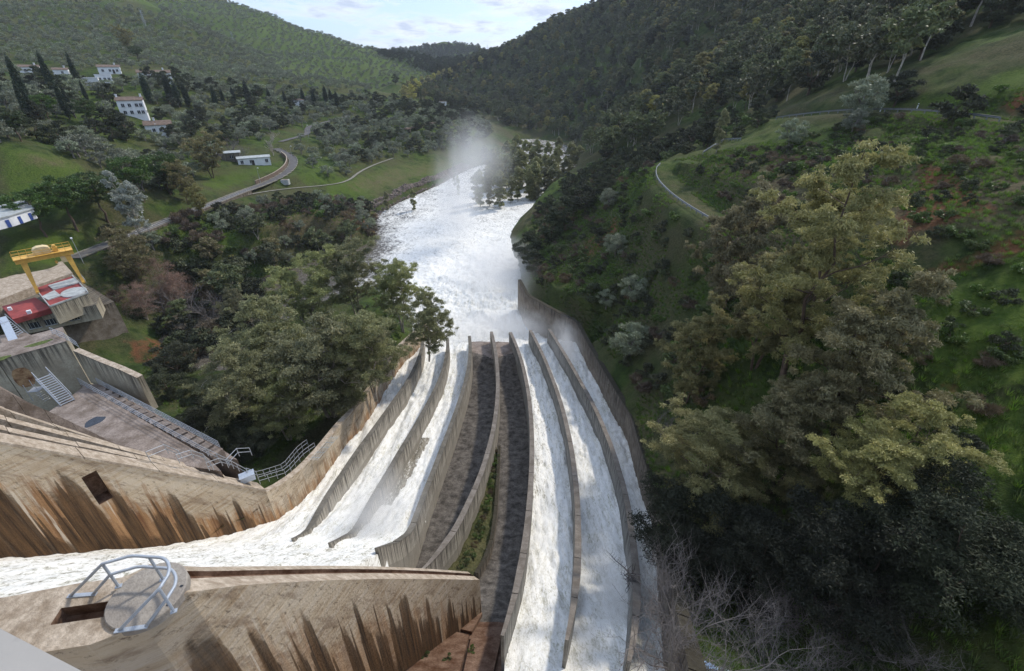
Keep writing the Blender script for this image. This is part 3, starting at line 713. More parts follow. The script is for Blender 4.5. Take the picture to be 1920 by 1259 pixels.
def build_river():
    na, nr = 460, 330
    a = np.linspace(math.radians(-62), math.radians(26), na); r = np.geomspace(70, 640, nr)
    X = (r[:, None] * np.sin(a)[None]).ravel(); Y = (r[:, None] * np.cos(a)[None]).ravel()
    main = sstep(-70, -40, X)
    Z = 0.33 + wave(X, Y)
    Z = Z * 1.0 + 0.0
    F = grid_faces(nr, na); c = np.stack([X, Y], 1)[F].mean(1)
    pl = [(p[0], p[1]) for p in RIV]
    d, _ = seg_dist(c[:, 0], c[:, 1], pl, True); ok = inside(c[:, 0], c[:, 1], pl) | (d < 4.0)
    ok &= ~(inside(c[:, 0], c[:, 1], CH_IN) & (c[:, 1] < 120.6)) & ~((c[:, 1] < 86) & (c[:, 0] > -24)) & ~((c[:, 1] < OUT_R[-1].y) & (c[:, 0] > XR(c[:, 1])))
    foam = np.interp(Y, [95, 150, 200, 250, 330, 640], [1.15, 1.1, 0.86, 0.68, 0.54, 0.38]) 
    foam = foam + (-0.05 - foam) * sstep(-22, -52, X + 0.18 * (Y - 100) + 8 * fbm(X / 20, Y / 20, 3))
    foam = foam - 0.18 * sstep(20, 60, np.abs(X + 10 + (Y - 100) * 0.06) - 10)
    used = np.zeros(len(X), bool); used[F[ok].ravel()] = True; idx = np.cumsum(used) - 1
    me = npmesh('river', np.stack([X, Y, Z], 1)[used], idx[F[ok]][:, ::-1], M['river'], {'foam': foam[used]})
    o = bpy.data.objects.new('river', me); COL.objects.link(o); tag(o, kind='structure')
build_river()

# ------------------------------------------------------------------ walls
def norm2(P, i):
    a = P[max(i - 1, 0)]; b = P[min(i + 1, len(P) - 1)]; d = b - a; d.z = 0
    if d.length < 1e-6: d = Vector((0, 1, 0))
    d.normalize(); return Vector((d.y, -d.x, 0)), d
def resample(P, step):
    out = [P[0]]; 
    L = [0]; 
    for i in range(1, len(P)): L.append(L[-1] + (P[i] - P[i - 1]).length)
    n = max(1, int(round(L[-1] / step))); res = []
    for k in range(n + 1):
        s = L[-1] * k / n; j = 0
        while j < len(L) - 2 and L[j + 1] < s: j += 1
        f = (s - L[j]) / max(L[j + 1] - L[j], 1e-9); res.append(P[j].lerp(P[j + 1], min(max(f, 0), 1)))
    return res
def wall(root, P, thick, hf, mats, seg=6.0, fine=1.5, gap=0.03, part='panel', taper=0.0, start_thin=0.0):
    """P: top centre line; hf(point) wall height; split into panels with open joints"""
    P = resample(P, fine); per = max(1, int(round(seg / fine))); org = root.location
    S = [0.0]
    for i in range(1, len(P)): S.append(S[-1] + (P[i] - P[i - 1]).length)
    k = 0
    while k < len(P) - 1:
        e = min(k + per, len(P) - 1)
        if len(P) - 1 - e < per * 0.4: e = len(P) - 1
        mb = MB(); sec = []
        for i in range(k, e + 1):
            p = P[i].copy(); nn, dd = norm2(P, i); s = S[i]
            if i == k and k > 0: p += dd * gap
            if i == e and e < len(P) - 1: p -= dd * gap
            th = thick
            if start_thin > 0: th = thick * min(1.0, 0.35 + 0.65 * S[i] / start_thin)
            h = hf(P[i]); a = p + nn * th / 2; b = p - nn * th / 2
            a2 = a + nn * taper * h; b2 = b - nn * taper * h
            sec.append((a, b, Vector((b2.x, b2.y, p.z - h)), Vector((a2.x, a2.y, p.z - h)), s, h))
        for i in range(len(sec) - 1):
            A, B = sec[i], sec[i + 1]
            mb.quad([A[1], A[0], B[0], B[1]], [(A[4], 0), (A[4], th), (B[4], th), (B[4], 0)], 1)
            nv = 3
            for q in range(nv):
                f0, f1 = q / nv, (q + 1) / nv
                a0, a1, b0, b1 = A[0].lerp(A[3], f0), A[0].lerp(A[3], f1), B[0].lerp(B[3], f0), B[0].lerp(B[3], f1)
                mb.quad([a0, a1, b1, b0], [(A[4], -f0 * A[5]), (A[4], -f1 * A[5]), (B[4], -f1 * B[5]), (B[4], -f0 * B[5])])
                a0, a1, b0, b1 = A[1].lerp(A[2], f0), A[1].lerp(A[2], f1), B[1].lerp(B[2], f0), B[1].lerp(B[2], f1)
                mb.quad([b0, b1, a1, a0], [(B[4] + 40, -f0 * B[5]), (B[4] + 40, -f1 * B[5]), (A[4] + 40, -f1 * A[5]), (A[4] + 40, -f0 * A[5])])
        A, B = sec[0], sec[-1]
        mb.quad([A[0], A[1], A[2], A[3]], [(0, 0), (thick, 0), (thick, -A[5]), (0, -A[5])])
        mb.quad([B[1], B[0], B[3], B[2]], [(0, 0), (thick, 0), (thick, -B[5]), (0, -B[5])])
        mb.build(part, mats, root, org)
        k = e
ORD = ['leftmost thin concrete divider beside the ochre left chute wall', 'second concrete divider from the left, spray boiling at its upstream nose', 'third concrete divider from the left, white water on its left and a dry bay on its right',
       'curving central divider between the two dry dark bays', 'divider with dry dark bay on its left and white water on its right', 'second concrete divider from the right chute wall, white water on both sides', 'rightmost thin concrete divider with driftwood caught on its nose']
for i, P in enumerate(DIVS):
    root = thing('divider_wall', P[-1] - Vector((0, 0, 5)), ORD[i], 'divider wall', 'curved dividers in the spillway chute')
    L_ = DIVPX[i][0] == 'L'
    wall(root, P, 0.62, lambda p: 6.2, [M['conc_l'] if i < 4 else M['conc_r'], M['cap_l'] if i < 3 else M['cap_r']], 7.5, 1.5, start_thin=6.0 if i < 4 else 12.0)
r_ = thing('chute_wall', OUT_R[-1] - Vector((0, 0, 10)), 'long brown streaked right wall of the chute below the green slope, bending in at its far end', 'retaining wall')
P_ = [Vector(p) for p in OUT_R]
wall(r_, P_, 0.8, lambda p: 9.0, [M['conc_outer'], M['cap_b']], 9.0, 2.0)
r_ = thing('chute_wall', OUT_L[-1] - Vector((0, 0, 10)), 'ochre left wall of the chute running below the eucalyptus trees', 'retaining wall')
P_ = [p - Vector((0.4, 0, 0)) for p in OUT_L]
P_ = P_ + [P_[-1] + Vector((0.4, 9, -1.0))]
wall(r_, P_, 0.8, lambda p: 8.5, [M['stain_l'], M['ledge']], 9.0, 2.0)
# ------------------------------------------------------------------ helpers for built things
def prism(mb, pts, zt, zb, m=0, mt=None):
    """polygon prism, pts are (x, y) or Vectors; zt may be a list"""
    n = len(pts); P = [Vector((p[0], p[1], 0)) for p in pts]
    ar = sum(P[i].x * P[(i + 1) % n].y - P[(i + 1) % n].x * P[i].y for i in range(n))
    if ar < 0: P = P[::-1]
    T = [Vector((p.x, p.y, zt)) for p in P]; B = [Vector((p.x, p.y, zb)) for p in P]
    mb.quad(T, [(p.x, p.y) for p in T], m if mt is None else mt); mb.quad(B[::-1], [(p.x, p.y) for p in B[::-1]], m)
    s = 0
    for i in range(n):
        j = (i + 1) % n; L = (T[j] - T[i]).length
        mb.quad([T[i], B[i], B[j], T[j]], [(s, 0), (s, zb - zt), (s + L, zb - zt), (s + L, 0)], m); s += L
def zpx(pts, z): return [on_z(a, b, z) for a, b in pts]
def railing(name, P, label, h=1.05, rails=(1.0, 0.66, 0.33), step=1.7, r=0.03, mat_='galv', group='galvanised railings', closed_ends=True):
    P = [Vector(p) for p in P]; root = thing(name, P[0], label, 'railing', group)
    Q = resample(P, step)
    for q in Q:
        mb = MB(); mb.bar(q, q + Vector((0, 0, h)), r, 5); mb.build('post', M[mat_], root)
    for f in rails:
        mb = MB(); mb.tube([p + Vector((0, 0, h * f)) for p in Q], [r] * len(Q), 5); mb.build('rail', M[mat_], root)
    return root

# ------------------------------------------------------------------ upper left training wall with a square opening
def build_wall_b():
    A, B = Vector(WBm), Vector(WB1); d = B - A; dh = Vector((d.x, d.y, 0)); Lh = dh.length; dh.normalize(); nn = Vector((dh.y, -dh.x, 0))
    slope = d.z / Lh
    root = thing('training_wall', A, 'tall rust stained wall with a square opening at its top, left of the pouring water', 'spillway wall')
    zt = lambda s: A.z + slope * s
    def hit(px, py):
        r = ray(px, py); # plane through A with normal nn
        t = (A.x * nn.x + A.y * nn.y) / (r[0] * nn.x + r[1] * nn.y); p = Vector((r[0] * t, r[1] * t, r[2] * t + CAMZ))
        return (p - A).dot(dh), p.z
    h0, h1, h2, h3 = hit(155, 896), hit(183, 880), hit(210, 935), hit(184, 948)
    s0, s1 = (h0[0] + h3[0]) / 2, (h1[0] + h2[0]) / 2
    if s0 > s1: s0, s1 = s1, s0
    z1, z0 = (h0[1] + h1[1]) / 2, (h2[1] + h3[1]) / 2
    print('opening', s0, s1, z0, z1, zt(s0), 'L', Lh)
    H = 13.0
    mb = MB(); P3 = lambda s, z, o=0.0: Vector((A.x, A.y, 0)) + dh * s + nn * o + Vector((0, 0, z))
    cuts = sorted(list(np.arange(0, Lh, 2.0)) + [s0, s1, Lh])
    def q(sa, sb, za, zb, zc, zd):  # za/zb top at sa/sb, zc/zd bottom
        n_ = 3
        for k in range(n_):
            f0, f1 = k / n_, (k + 1) / n_
            a0 = za + (zc - za) * f0; a1 = za + (zc - za) * f1; b0 = zb + (zd - zb) * f0; b1 = zb + (zd - zb) * f1
            mb.quad([P3(sa, a0), P3(sa, a1), P3(sb, b1), P3(sb, b0)], [(sa, a0 - zt(sa)), (sa, a1 - zt(sa)), (sb, b1 - zt(sb)), (sb, b0 - zt(sb))])
    for a, b in zip(cuts[:-1], cuts[1:]):
        if b - a < 1e-4: continue
        if a >= s0 - 1e-3 and b <= s1 + 1e-3:
            q(a, b, zt(a), zt(b), z1, z1); q(a, b, z0, z0, zt(a) - H, zt(b) - H)
        else: q(a, b, zt(a), zt(b), zt(a) - H, zt(b) - H)
    # other side and ends
    W_ = 1.5
    mb.quad([P3(Lh, zt(Lh), -W_), P3(Lh, zt(Lh) - H, -W_), P3(0, zt(0) - H, -W_), P3(0, zt(0), -W_)], [(0, 0), (0, -H), (Lh, -H), (Lh, 0)])
    mb.build('wall_face', M['stain_b'], root)
    mb = MB()
    D = -1.25
    for (sa, za), (sb, zb) in (((s0, z1), (s1, z1)), ((s1, z0), (s0, z0)), ((s0, z0), (s0, z1)), ((s1, z1), (s1, z0))):
        mb.quad([P3(sa, za), P3(sb, zb), P3(sb, zb, D), P3(sa, za, D)], [(sa, za), (sb, zb), (sb + 1, zb), (sa + 1, za)])
    mb.quad([P3(s0, z0, D), P3(s0, z1, D), P3(s1, z1, D), P3(s1, z0, D)], [(0, 0), (0, -3), (3, -3), (3, 0)])
    mb.build('opening', M['redfloor'], root)
    # pale coping blocks along the top
    n_ = int(Lh // 3.2)
    for k in range(n_):
        a = Lh * k / n_ + 0.02; b = Lh * (k + 1) / n_ - 0.02; mb = MB()
        c = []
        for s in (a, b):
            for o, z in ((0.06, 0.0), (-W_ - 0.1, 0.0), (-W_ - 0.1, 0.34), (0.06, 0.30)): c.append(P3(s, zt(s) + z, o))
        for i in range(4):
            j = (i + 1) % 4; mb.quad([c[i], c[j], c[4 + j], c[4 + i]], [(a, 0), (a, 1), (b, 1), (b, 0)])
        mb.quad(c[:4][::-1], [(0, 0)] * 4); mb.quad(c[4:], [(0, 0)] * 4)
        mb.build('coping', M['ledge'], root)
    return A, dh, nn, slope
WBI = build_wall_b()
def ledge(P0, P1, w_, h, label, mats, over=0.45, nseg=6):
    d = P1 - P0; P0 = P0 - d * over
    root = thing('stepped_ledge', P0, label, 'concrete ledge', 'stepped concrete ledges beside the upper wall')
    mb_P = resample([P0, P1], (P1 - P0).length / nseg)
    for i in range(len(mb_P) - 1):
        a, b = mb_P[i], mb_P[i + 1]; dd = (b - a).normalized(); a = a + dd * 0.03; b = b - dd * 0.03
        nn = Vector((dd.y, -dd.x, 0)).normalized(); mb = MB(); c = []
        jz = 0.05 * math.sin(i * 2.3)
        for p in (a, b): c += [p + nn * w_ / 2 + Vector((0, 0, jz)), p - nn * w_ / 2 + Vector((0, 0, jz)), p - nn * w_ / 2 - Vector((0, 0, h)), p + nn * w_ / 2 - Vector((0, 0, h))]
        for k in range(4):
            j = (k + 1) % 4; mb.quad([c[k], c[j], c[4 + j], c[4 + k]], [(0, 0), (0, 1), (4, 1), (4, 0)])
        mb.quad(c[:4][::-1], [(0, 0)] * 4); mb.quad(c[4:], [(0, 0)] * 4)
        mb.build('concrete_block', mats, root)
    return root
_o = WBI[2]
ledge(at(0, 812, 31.8) - _o * 1.2, at(440, 908, 46.4) - _o * 2.0, 0.9, 2.5, 'pale narrow concrete ledge right behind the coping of the rust stained wall', M['ledge'])
ledge(at(0, 790, 33.0) - _o * 1.0, at(390, 890, 46.0) - _o * 1.5, 0.9, 3.0, 'tan middle concrete ledge between the wall coping and the wide grey ledge', M['ledge'])
ledge(at(0, 764, 34.5), at(300, 862, 46.0), 1.1, 3.2, 'pale wide ledge with moss along the lower edge of the pitted slab', M['ledge'])
ledge(at(0, 733, 37.0), at(214, 834, 46.5), 1.5, 3.4, 'grey outermost concrete ledge below the cream block and small ladder', M['slab'])
# dark mass concrete between the ledges
mb = MB()
a0, a1, b0, b1 = at(0, 715, 39.5), at(0, 830, 31.0), at(205, 834, 47.5), at(478, 922, 48.3)
ext0 = a0 + (a0 - b0) * 0.5; ext1 = a1 + (a1 - b1) * 0.45
ext1 = ext1 - WBI[2] * 1.2; b1 = Vector(WB1) - WBI[1] * 3.5 - WBI[2] * 1.6 + Vector((0, 0, 2.0))
T_ = [p - Vector((0, 0, 0.9)) for p in (ext1, b1, b0, ext0)]
mb.quad(T_, [(p.x, p.y) for p in T_])
B_ = [p - Vector((0, 0, 9)) for p in T_]
for i in range(4): mb.quad([T_[i], B_[i], B_[(i + 1) % 4], T_[(i + 1) % 4]], [(0, 0), (0, -9), (8, -9), (8, 0)])
o = mb.build('dam_toe', M['slab'], None, T_[1]); tag(o, 'sloping mass of dark weathered concrete beneath the pale stepped ledges', 'dam toe')

# ------------------------------------------------------------------ near training wall with groove, pocket and round platform
def build_wall_a():
    c = DISC.copy(); zt = c.z
    P = [Vector((-19, 5.9, zt)), Vector((-14.2, 6.55, zt)), Vector((-12.5, 6.95, zt)), Vector((-11.25, 7.15, zt)), Vector((-10.6, 7.5, zt)), Vector((-10.15, 8.05, zt))]
    E = WA_END.copy(); Q0 = P[-1]
    for k in range(1, 13):
        f = k / 12.0; q = Q0.lerp(E, f); q.z += 0.35 * math.sin(f * math.pi); q.x += -0.7 * math.sin(f * math.pi); P.append(q)
    G = [0, 0, 0.4, 0.4, 0, 0.28] + [0.28] * 12      # depth of the middle strip starting at section i
    root = thing('training_wall', P[4], 'near stained concrete wall with a long groove on top, ending beside the dry bay', 'spillway wall')
    W_ = [1.9, 1.9, 1.9, 1.9, 1.95, 1.9] + [1.9 - 0.7 * k / 12 for k in range(1, 13)]
    Hh = [12.0] * 6 + [12.0 - 5.0 * k / 12 for k in range(1, 13)]
    sec = []; s = 0
    for i, p in enumerate(P):
        if i: s += (p - P[i - 1]).length
        nn, dd = norm2(P, i); sec.append((p, nn, W_[i], s))
    side = MB(); top = MB(); gr = MB()
    for i in range(len(P) - 1):
        (p, n0, w0, sa), (q, n1_, w1, sb) = sec[i], sec[i + 1]; g = G[i]
        def X(p_, n_, w_, f, dz=0): return p_ + n_ * (f * w_) + Vector((0, 0, dz))
        for f, sg in ((0.5, 1), (-0.5, -1)):
            for k in range(4):
                z0, z1 = -Hh[i] * k / 4, -Hh[i] * (k + 1) / 4; y0, y1 = -Hh[i + 1] * k / 4, -Hh[i + 1] * (k + 1) / 4
                pts = [X(p, n0, w0, f, z0), X(p, n0, w0, f, z1), X(q, n1_, w1, f, y1), X(q, n1_, w1, f, y0)]
                uv = [(sa, z0), (sa, z1), (sb, y1), (sb, y0)]
                if sg < 0: pts, uv = pts[::-1], uv[::-1]
                side.quad(pts, uv)
        a, b = (-0.26, 0.06) if i > 4 else (-0.12, 0.12)
        for f0, f1, dz in ((0.5, b, 0), (a, -0.5, 0), (b, a, -g)):
            T = top if dz == 0 else gr
            T.quad([X(p, n0, w0, f0, dz), X(q, n1_, w1, f0, dz), X(q, n1_, w1, f1, dz), X(p, n0, w0, f1, dz)], [(sa, f0), (sb, f0), (sb, f1), (sa, f1)])
        if g > 0:
            for f in (a, b): gr.quad([X(p, n0, w0, f, 0), X(q, n1_, w1, f, 0), X(q, n1_, w1, f, -g), X(p, n0, w0, f, -g)], [(sa, 0), (sb, 0), (sb, -g), (sa, -g)])
            if i in (2,):
                gr.quad([X(p, n0, w0, a, 0), X(p, n0, w0, b, 0), X(p, n0, w0, b, -g), X(p, n0, w0, a, -g)], [(0, 0)] * 4)
            if i in (3,):
                gr.quad([X(q, n1_, w1, a, 0), X(q, n1_, w1, b, 0), X(q, n1_, w1, b, -g), X(q, n1_, w1, a, -g)], [(0, 0)] * 4)
    p, n0, w0, sa = sec[-1]
    side.quad([p + n0 * w0 / 2, p + n0 * w0 / 2 - Vector((0, 0, 7)), p - n0 * w0 / 2 - Vector((0, 0, 7)), p - n0 * w0 / 2], [(0, 0), (0, -7), (1, -7), (1, 0)])
    side.build('wall_face', M['stain_a'], root); top.build('coping', M['ledge'], root); gr.build('groove', M['redfloor'], root)
    # round platform
    pr = thing('round_platform', c, 'smooth round concrete platform on the near wall carrying the bent grey railing', 'platform')
    mb = MB(); n_ = 40; R = 0.98; cc = c + Vector((0.02, 0.12, 0))
    ring = lambda r_, z_: [cc + Vector((r_ * math.cos(2 * math.pi * k / n_), r_ * math.sin(2 * math.pi * k / n_), z_)) for k in range(n_)]
    r1, r2, r3 = ring(R - 0.03, 0.12), ring(R, 0.09), ring(R, -0.16)
    mb.quad(r1, [(v.x, v.y) for v in r1])
    for A_, B_ in ((r1, r2), (r2, r3)):
        for k in range(n_):
            j = (k + 1) % n_; mb.quad([A_[k], B_[k], B_[j], A_[j]], [(k * .2, 0), (k * .2, -1), (k * .2 + .2, -1), (k * .2 + .2, 0)])
    mb.build('platform_slab', M['disc'], pr)
    mb = MB()
    for ax, ay in ((0.84, 0.22), (0.80, -0.32)):
        mb = MB(); mb.box(cc + Vector((ax, ay, 0.125)), (0.08, 0.06, 0.012)); mb.build('drain_hole', M['glass'], pr)
    # bent tube railing
    z0 = zt + 0.12
    p1, p2, p3 = Vector((-11.30, 7.72, z0)), Vector((-10.16, 7.93, z0)), Vector((-9.26, 7.02, z0)); q_ = Vector((-9.42, 7.66, z0)); q0 = Vector((-10.72, 7.93, z0)); q3 = Vector((-9.72, 7.88, z0)); q4 = Vector((-9.27, 7.36, z0))
    rr = thing('platform_railing', p1, 'bent grey tubular railing curving around the round platform at lower left', 'railing')
    for h, E1, E2 in ((1.05, Vector((-12.55, 7.5, z0 - .1)), Vector((-10.42, 6.52, z0 - .02))), (0.56, Vector((-11.95, 7.55, z0 - .1)), Vector((-9.78, 6.62, z0 - .02)))):
        pts = [E1, p1 + Vector((0, 0, h)), q0 + Vector((0, 0, h + .02)), p2 + Vector((0, 0, h)), q3 + Vector((0, 0, h)), q_ + Vector((0, 0, h)), q4 + Vector((0, 0, h)), p3 + Vector((0, 0, h)), E2]
        dense = []
        for i in range(len(pts) - 1):
            a = pts[max(i - 1, 0)]; b = pts[i]; c_ = pts[i + 1]; d = pts[min(i + 2, len(pts) - 1)]
            if i in (0, len(pts) - 2): dense += [b, b.lerp(c_, 0.5), b.lerp(c_, 0.9)]; continue
            for k in range(6):
                t = k / 6.0
                dense.append(0.5 * ((2 * b) + (c_ - a) * t + (2 * a - 5 * b + 4 * c_ - d) * t * t + (3 * b - a - 3 * c_ + d) * t ** 3) if i > 1 and i < len(pts) - 3 else b.lerp(c_, t))
        dense.append(pts[-1]); mb = MB(); mb.tube(dense, [0.042] * len(dense), 10); mb.build('rail', M['paintsteel'], rr, smooth=True)
    for p_ in (p1, p2, p3):
        mb = MB(); mb.bar(p_, p_ + Vector((0, 0, 1.05)), 0.038, 8); mb.box(p_ + Vector((0, 0, 0.01)), (0.16, 0.12, 0.02), 0.4); mb.build('post', M['paintsteel'], rr)
    for a, b in ((Vector((-12.58, 7.5, z0 - .1)), Vector((-11.9, 7.56, z0 - .1))), (Vector((-10.45, 6.51, z0 + .01)), Vector((-9.74, 6.62, z0 + .01)))):
        mb = MB(); m_ = (a + b) / 2; mb.box(m_, ((b - a).length + 0.08, 0.11, 0.035), math.atan2(b.y - a.y, b.x - a.x)); mb.build('foot_plate', M['paintsteel'], rr)
build_wall_a()

# ------------------------------------------------------------------ dam crest and body behind the camera
def build_dam():
    root = thing('dam_crest', Vector((0, -2, 52)), 'smooth pale concrete parapet corner of the dam crest at the lower left', 'dam')
    a = Vector((-1.38, .668, 0)); d = Vector((.95, -.316, 0)).normalized(); n_ = Vector((d.y, -d.x, 0))
    mb = MB(); z = CAMZ - 1.3
    p0 = a - d * 30; p1 = a + d * 40
    q0 = p0 + n_ * 1.1; q1 = p1 + n_ * 1.1
    prism(mb, [p0, p1, q1, q0], z, z - 2.4); mb.build('parapet', M['parapet'], root)
    mb = MB(); prism(mb, [p0 + n_ * 0.2, p1 + n_ * 0.2, p1 + n_ * 9, p0 + n_ * 9], z - 2.42, z - 14); mb.build('crest', M['parapet'], root)
build_dam()

# ------------------------------------------------------------------ dry bays, sill, low wall
def build_dry():
    xs = np.arange(-12, 5.5, 0.25); ys = np.arange(4, 86, 0.3); Xg, Yg = np.meshgrid(xs, ys); X = Xg.ravel(); Y = Yg.ravel()
    Z = FR(X, Y) + 0.05 + 0.10 * fbm(X / 0.6, Y / 0.8, 3) + 0.05 * np.round(fbm(X / 2.0, Y / 1.2, 2) * 3)
    sill = 1.8 * sstep(74, 79, Y)
    Z = Z + sill
    F = grid_faces(len(ys), len(xs)); c = np.stack([X, Y], 1)[F].mean(1); cx, cy = c[:, 0], c[:, 1]
    ok = (cx > np.where(cy > 18.5, np.minimum(XD[2](cy) - 0.2, XA(cy) - 0.3), XA(cy) - 0.3)) & (cx < XD[4](cy) + 0.2) & (cy < 85)
    used = np.zeros(len(X), bool); used[F[ok].ravel()] = True; idx = np.cumsum(used) - 1
    me = npmesh('dry_bay_floor', np.stack([X, Y, Z], 1)[used], idx[F[ok]], [M['dry'], M['redfloor'], M['slab']], smooth=True)
    ff = F[ok]; cyy = Y[ff].mean(1); cxx = X[ff].mean(1)
    me.polygons.foreach_set('material_index', np.where(cyy < 20.5, 1, np.where(cyy > 77.5 + 0.6 * np.abs(cxx - XD[3](cyy)), 2, 0)).astype(np.int32))
    o = bpy.data.objects.new('dry_bay_floor', me); COL.objects.link(o); tag(o, kind='structure')
    # low wall of the middle bay
    P = [on_f(a, b, lambda x, y: FR(x, y) + 1.3) for a, b in ((936,836),(933,900),(929,960),(922,1010),(910,1045),(893,1074))]
    root = thing('low_wall', P[-1], 'low mossy concrete wall in the dry middle bay beside the strip of shrubs', 'low wall')
    wall(root, P[::-1], 0.4, lambda p: 2.0, [M['conc_outer'], M['cap_b']], 6.0, 1.5)
    # soil strip between divider four and the low wall
    xs = []; V = []; n_ = 40
    ly = np.array([p.y for p in P][::-1]); lx = np.array([p.x for p in P][::-1])
    for k in range(n_):
        y = ly[0] + (ly[-1] - ly[0]) * k / (n_ - 1)
        for j in range(7):
            f = j / 6; x = XD[3](y) + 0.2 + (np.interp(y, ly, lx) - XD[3](y) - 0.2) * f
            V.append((x, y, FR(x, y) + 0.85 + 0.25 * float(fbm(x / 0.7, y / 0.9, 2)) * 2))
    me = npmesh('soil_strip', np.array(V), grid_faces(n_, 7), M['terrain'], {'dry': np.full(len(V), .6), 'lush': np.full(len(V), .5), 'soil': np.zeros(len(V))})
    o = bpy.data.objects.new('soil_strip', me); COL.objects.link(o); tag(o, kind='structure')
    return P
LOWP = build_dry()
# cracked rusty slabs at the foot of the near wall
def foot_slabs():
    root = thing('apron_slab', Vector((-3, 15, 22)), 'rusty cracked floor slabs with tufts of weeds at the foot of the near stained wall', 'floor slab')
    for i, P in enumerate(([(870,1098),(905,1150),(885,1185),(820,1170),(838,1140)], [(745,1255),(812,1175),(880,1190),(862,1262),(800,1310)], [(884,1190),(940,1196),(925,1262),(868,1262)], [(740,1262),(800,1312),(700,1400),(660,1330)])):
        mb = MB(); Q = [on_f(a, b, lambda x, y: FR(x, y) + 0.45) for a, b in P]
        c = sum(Q, Vector()) / len(Q); Q = [q + (q - c).normalized() * -0.04 for q in Q]
        mb.quad(Q[::-1] if (Q[1] - Q[0]).cross(Q[2] - Q[0]).z < 0 else Q, [(q.x, q.y) for q in (Q[::-1] if (Q[1] - Q[0]).cross(Q[2] - Q[0]).z < 0 else Q)])
        for k in range(len(Q)):
            a, b = Q[k], Q[(k + 1) % len(Q)]; dn = Vector((0, 0, 0.5)); mb.quad([a, b, b - dn, a - dn], [(0, 0), (1, 0), (1, 1), (0, 1)])
        mb.build('slab', M['redfloor'], root)
foot_slabs()

# ------------------------------------------------------------------ pitted slab, cream block, stairs, railings
ZS = 21.2
sl = thing('pitted_slab', on_z(300, 800, ZS), 'pitted grey pink concrete slab with a dark oval puddle between two long railings and the ledges', 'concrete slab')
mb = MB(); prism(mb, zpx([(92,772),(135,742),(160,722),(190,742),(392,860),(415,884),(300,866),(212,842),(150,812)], ZS), ZS, ZS - 6); mb.build('slab_body', M['slab'], sl)
mb = MB(); prism(mb, zpx([(150,722),(188,720),(415,842),(445,862),(395,857),(190,742)], ZS - 1.3), ZS - 1.3, ZS - 6); mb.build('stepped_channel', M['slab'], sl)
for k in range(16):
    f = (k + 0.5) / 16; p = on_z(172, 728, ZS).lerp(on_z(404, 852, ZS), f); q = on_z(190, 724, ZS).lerp(on_z(414, 845, ZS), f)
    mb = MB(); c = (p + q) / 2; dd = q - p
    mb.box(c - Vector((0, 0, 0.7)), (max(dd.length * 1.2, 1.2), 1.15, 1.2), math.atan2(dd.y, dd.x)); mb.build('step', M['slab'], sl)
mb = MB(); c = on_z(178, 790, ZS + 0.012); 
pts = [c + Vector((1.5 * math.cos(a) * 0.55 + 1.15 * math.sin(a) * 0.1, 1.5 * math.sin(a) * (0.62 + 0.12 * math.sin(3 * a)), 0)) for a in np.linspace(0, 2 * math.pi, 18)[:-1]]
mb.quad(pts); mb.build('puddle', M['glass'], sl)
railing('long_railing', [on_z(152, 722, ZS), on_z(275, 792, ZS), on_z(396, 858, ZS)], 'long galvanised railing along the pitted slab, nearer to the ledges')
railing('long_railing', [on_z(186, 722, ZS - .3), on_z(300, 782, ZS - .3), on_z(414, 842, ZS - .3)], 'long galvanised railing above the dark gully, beyond the stepped channel', rails=(1.0, 0.75, 0.5, 0.25))

C0 = Vector((-55.8, 49.0, 0)); U_ = Vector((-.707, -.707, 0)); V_ = Vector((-.70, .714, 0)); ZR = 25.9
bl = thing('block_building', C0 + Vector((0, 0, ZS)), 'cream concrete block with moss on its flat top and a rust patch', 'concrete block')
for a, b, j in ((0, 6.2, 0), (6.26, 12.0, 0.02), (12.06, 22, 0)):
    mb = MB(); P_ = [C0 + U_ * a - V_ * j, C0 + U_ * b - V_ * j, C0 + U_ * b + V_ * 5.2, C0 + U_ * a + V_ * 5.2]; prism(mb, P_, ZR, 12, 0, 1); mb.build('wall_panel', [M['block'], M['slab']], bl)
mb = MB()
for a, w_ in ((1.2, 2.6), (5.0, 1.8), (8.5, 3.0), (13.5, 3.4)):
    c = C0 + U_ * (a + w_ / 2) + V_ * (0.9 + 0.8 * math.sin(a)); n_ = 12
    mb.quad([c + U_ * (w_ / 2 * math.cos(t) * (1 + .2 * math.sin(3 * t))) + V_ * (0.55 * math.sin(t)) + Vector((0, 0, ZR + 0.012)) for t in np.linspace(0, 2 * math.pi, n_ + 1)[:-1]])
    mb.build('moss_patch', M['moss'], bl); mb = MB()
mr, nr_ = mat('rust_patch_concrete'); g_ = nr_.geo().outputs['Position']
finish(nr_, nr_.mix(nr_.ramp(nr_.noise(g_, 1.2, 5, 0.7), [(0.35, 0), (0.65, 1)]), (0.12, 0.045, 0.02), (0.42, 0.27, 0.14)), 0.9)
mb = MB(); c = C0 + U_ * 5.1 - V_ * 0.03 
P_ = [c + U_ * (0.85 * math.cos(t)) + Vector((0, 0, ZS + 1.7 + 1.6 * math.sin(t) * (1 + .15 * math.cos(2 * t)))) for t in np.linspace(0, 2 * math.pi, 15)[:-1]]
mb.quad(P_); mb.build('rust_patch', mr, bl)
w2 = thing('wing_wall', on_z(165, 680, 24.4), 'mould stained wing wall with a sloping top beside the dark round shrub', 'retaining wall')
P_ = [C0 + Vector((0.4, 0.2, 24.6)), on_z(192, 676, 24.2), on_z(228, 690, 23.6), on_z(262, 706, 23.0)]
wall(w2, P_, 0.7, lambda p: 5.0, [M['block'], M['ledge']], 4.0, 1.0)
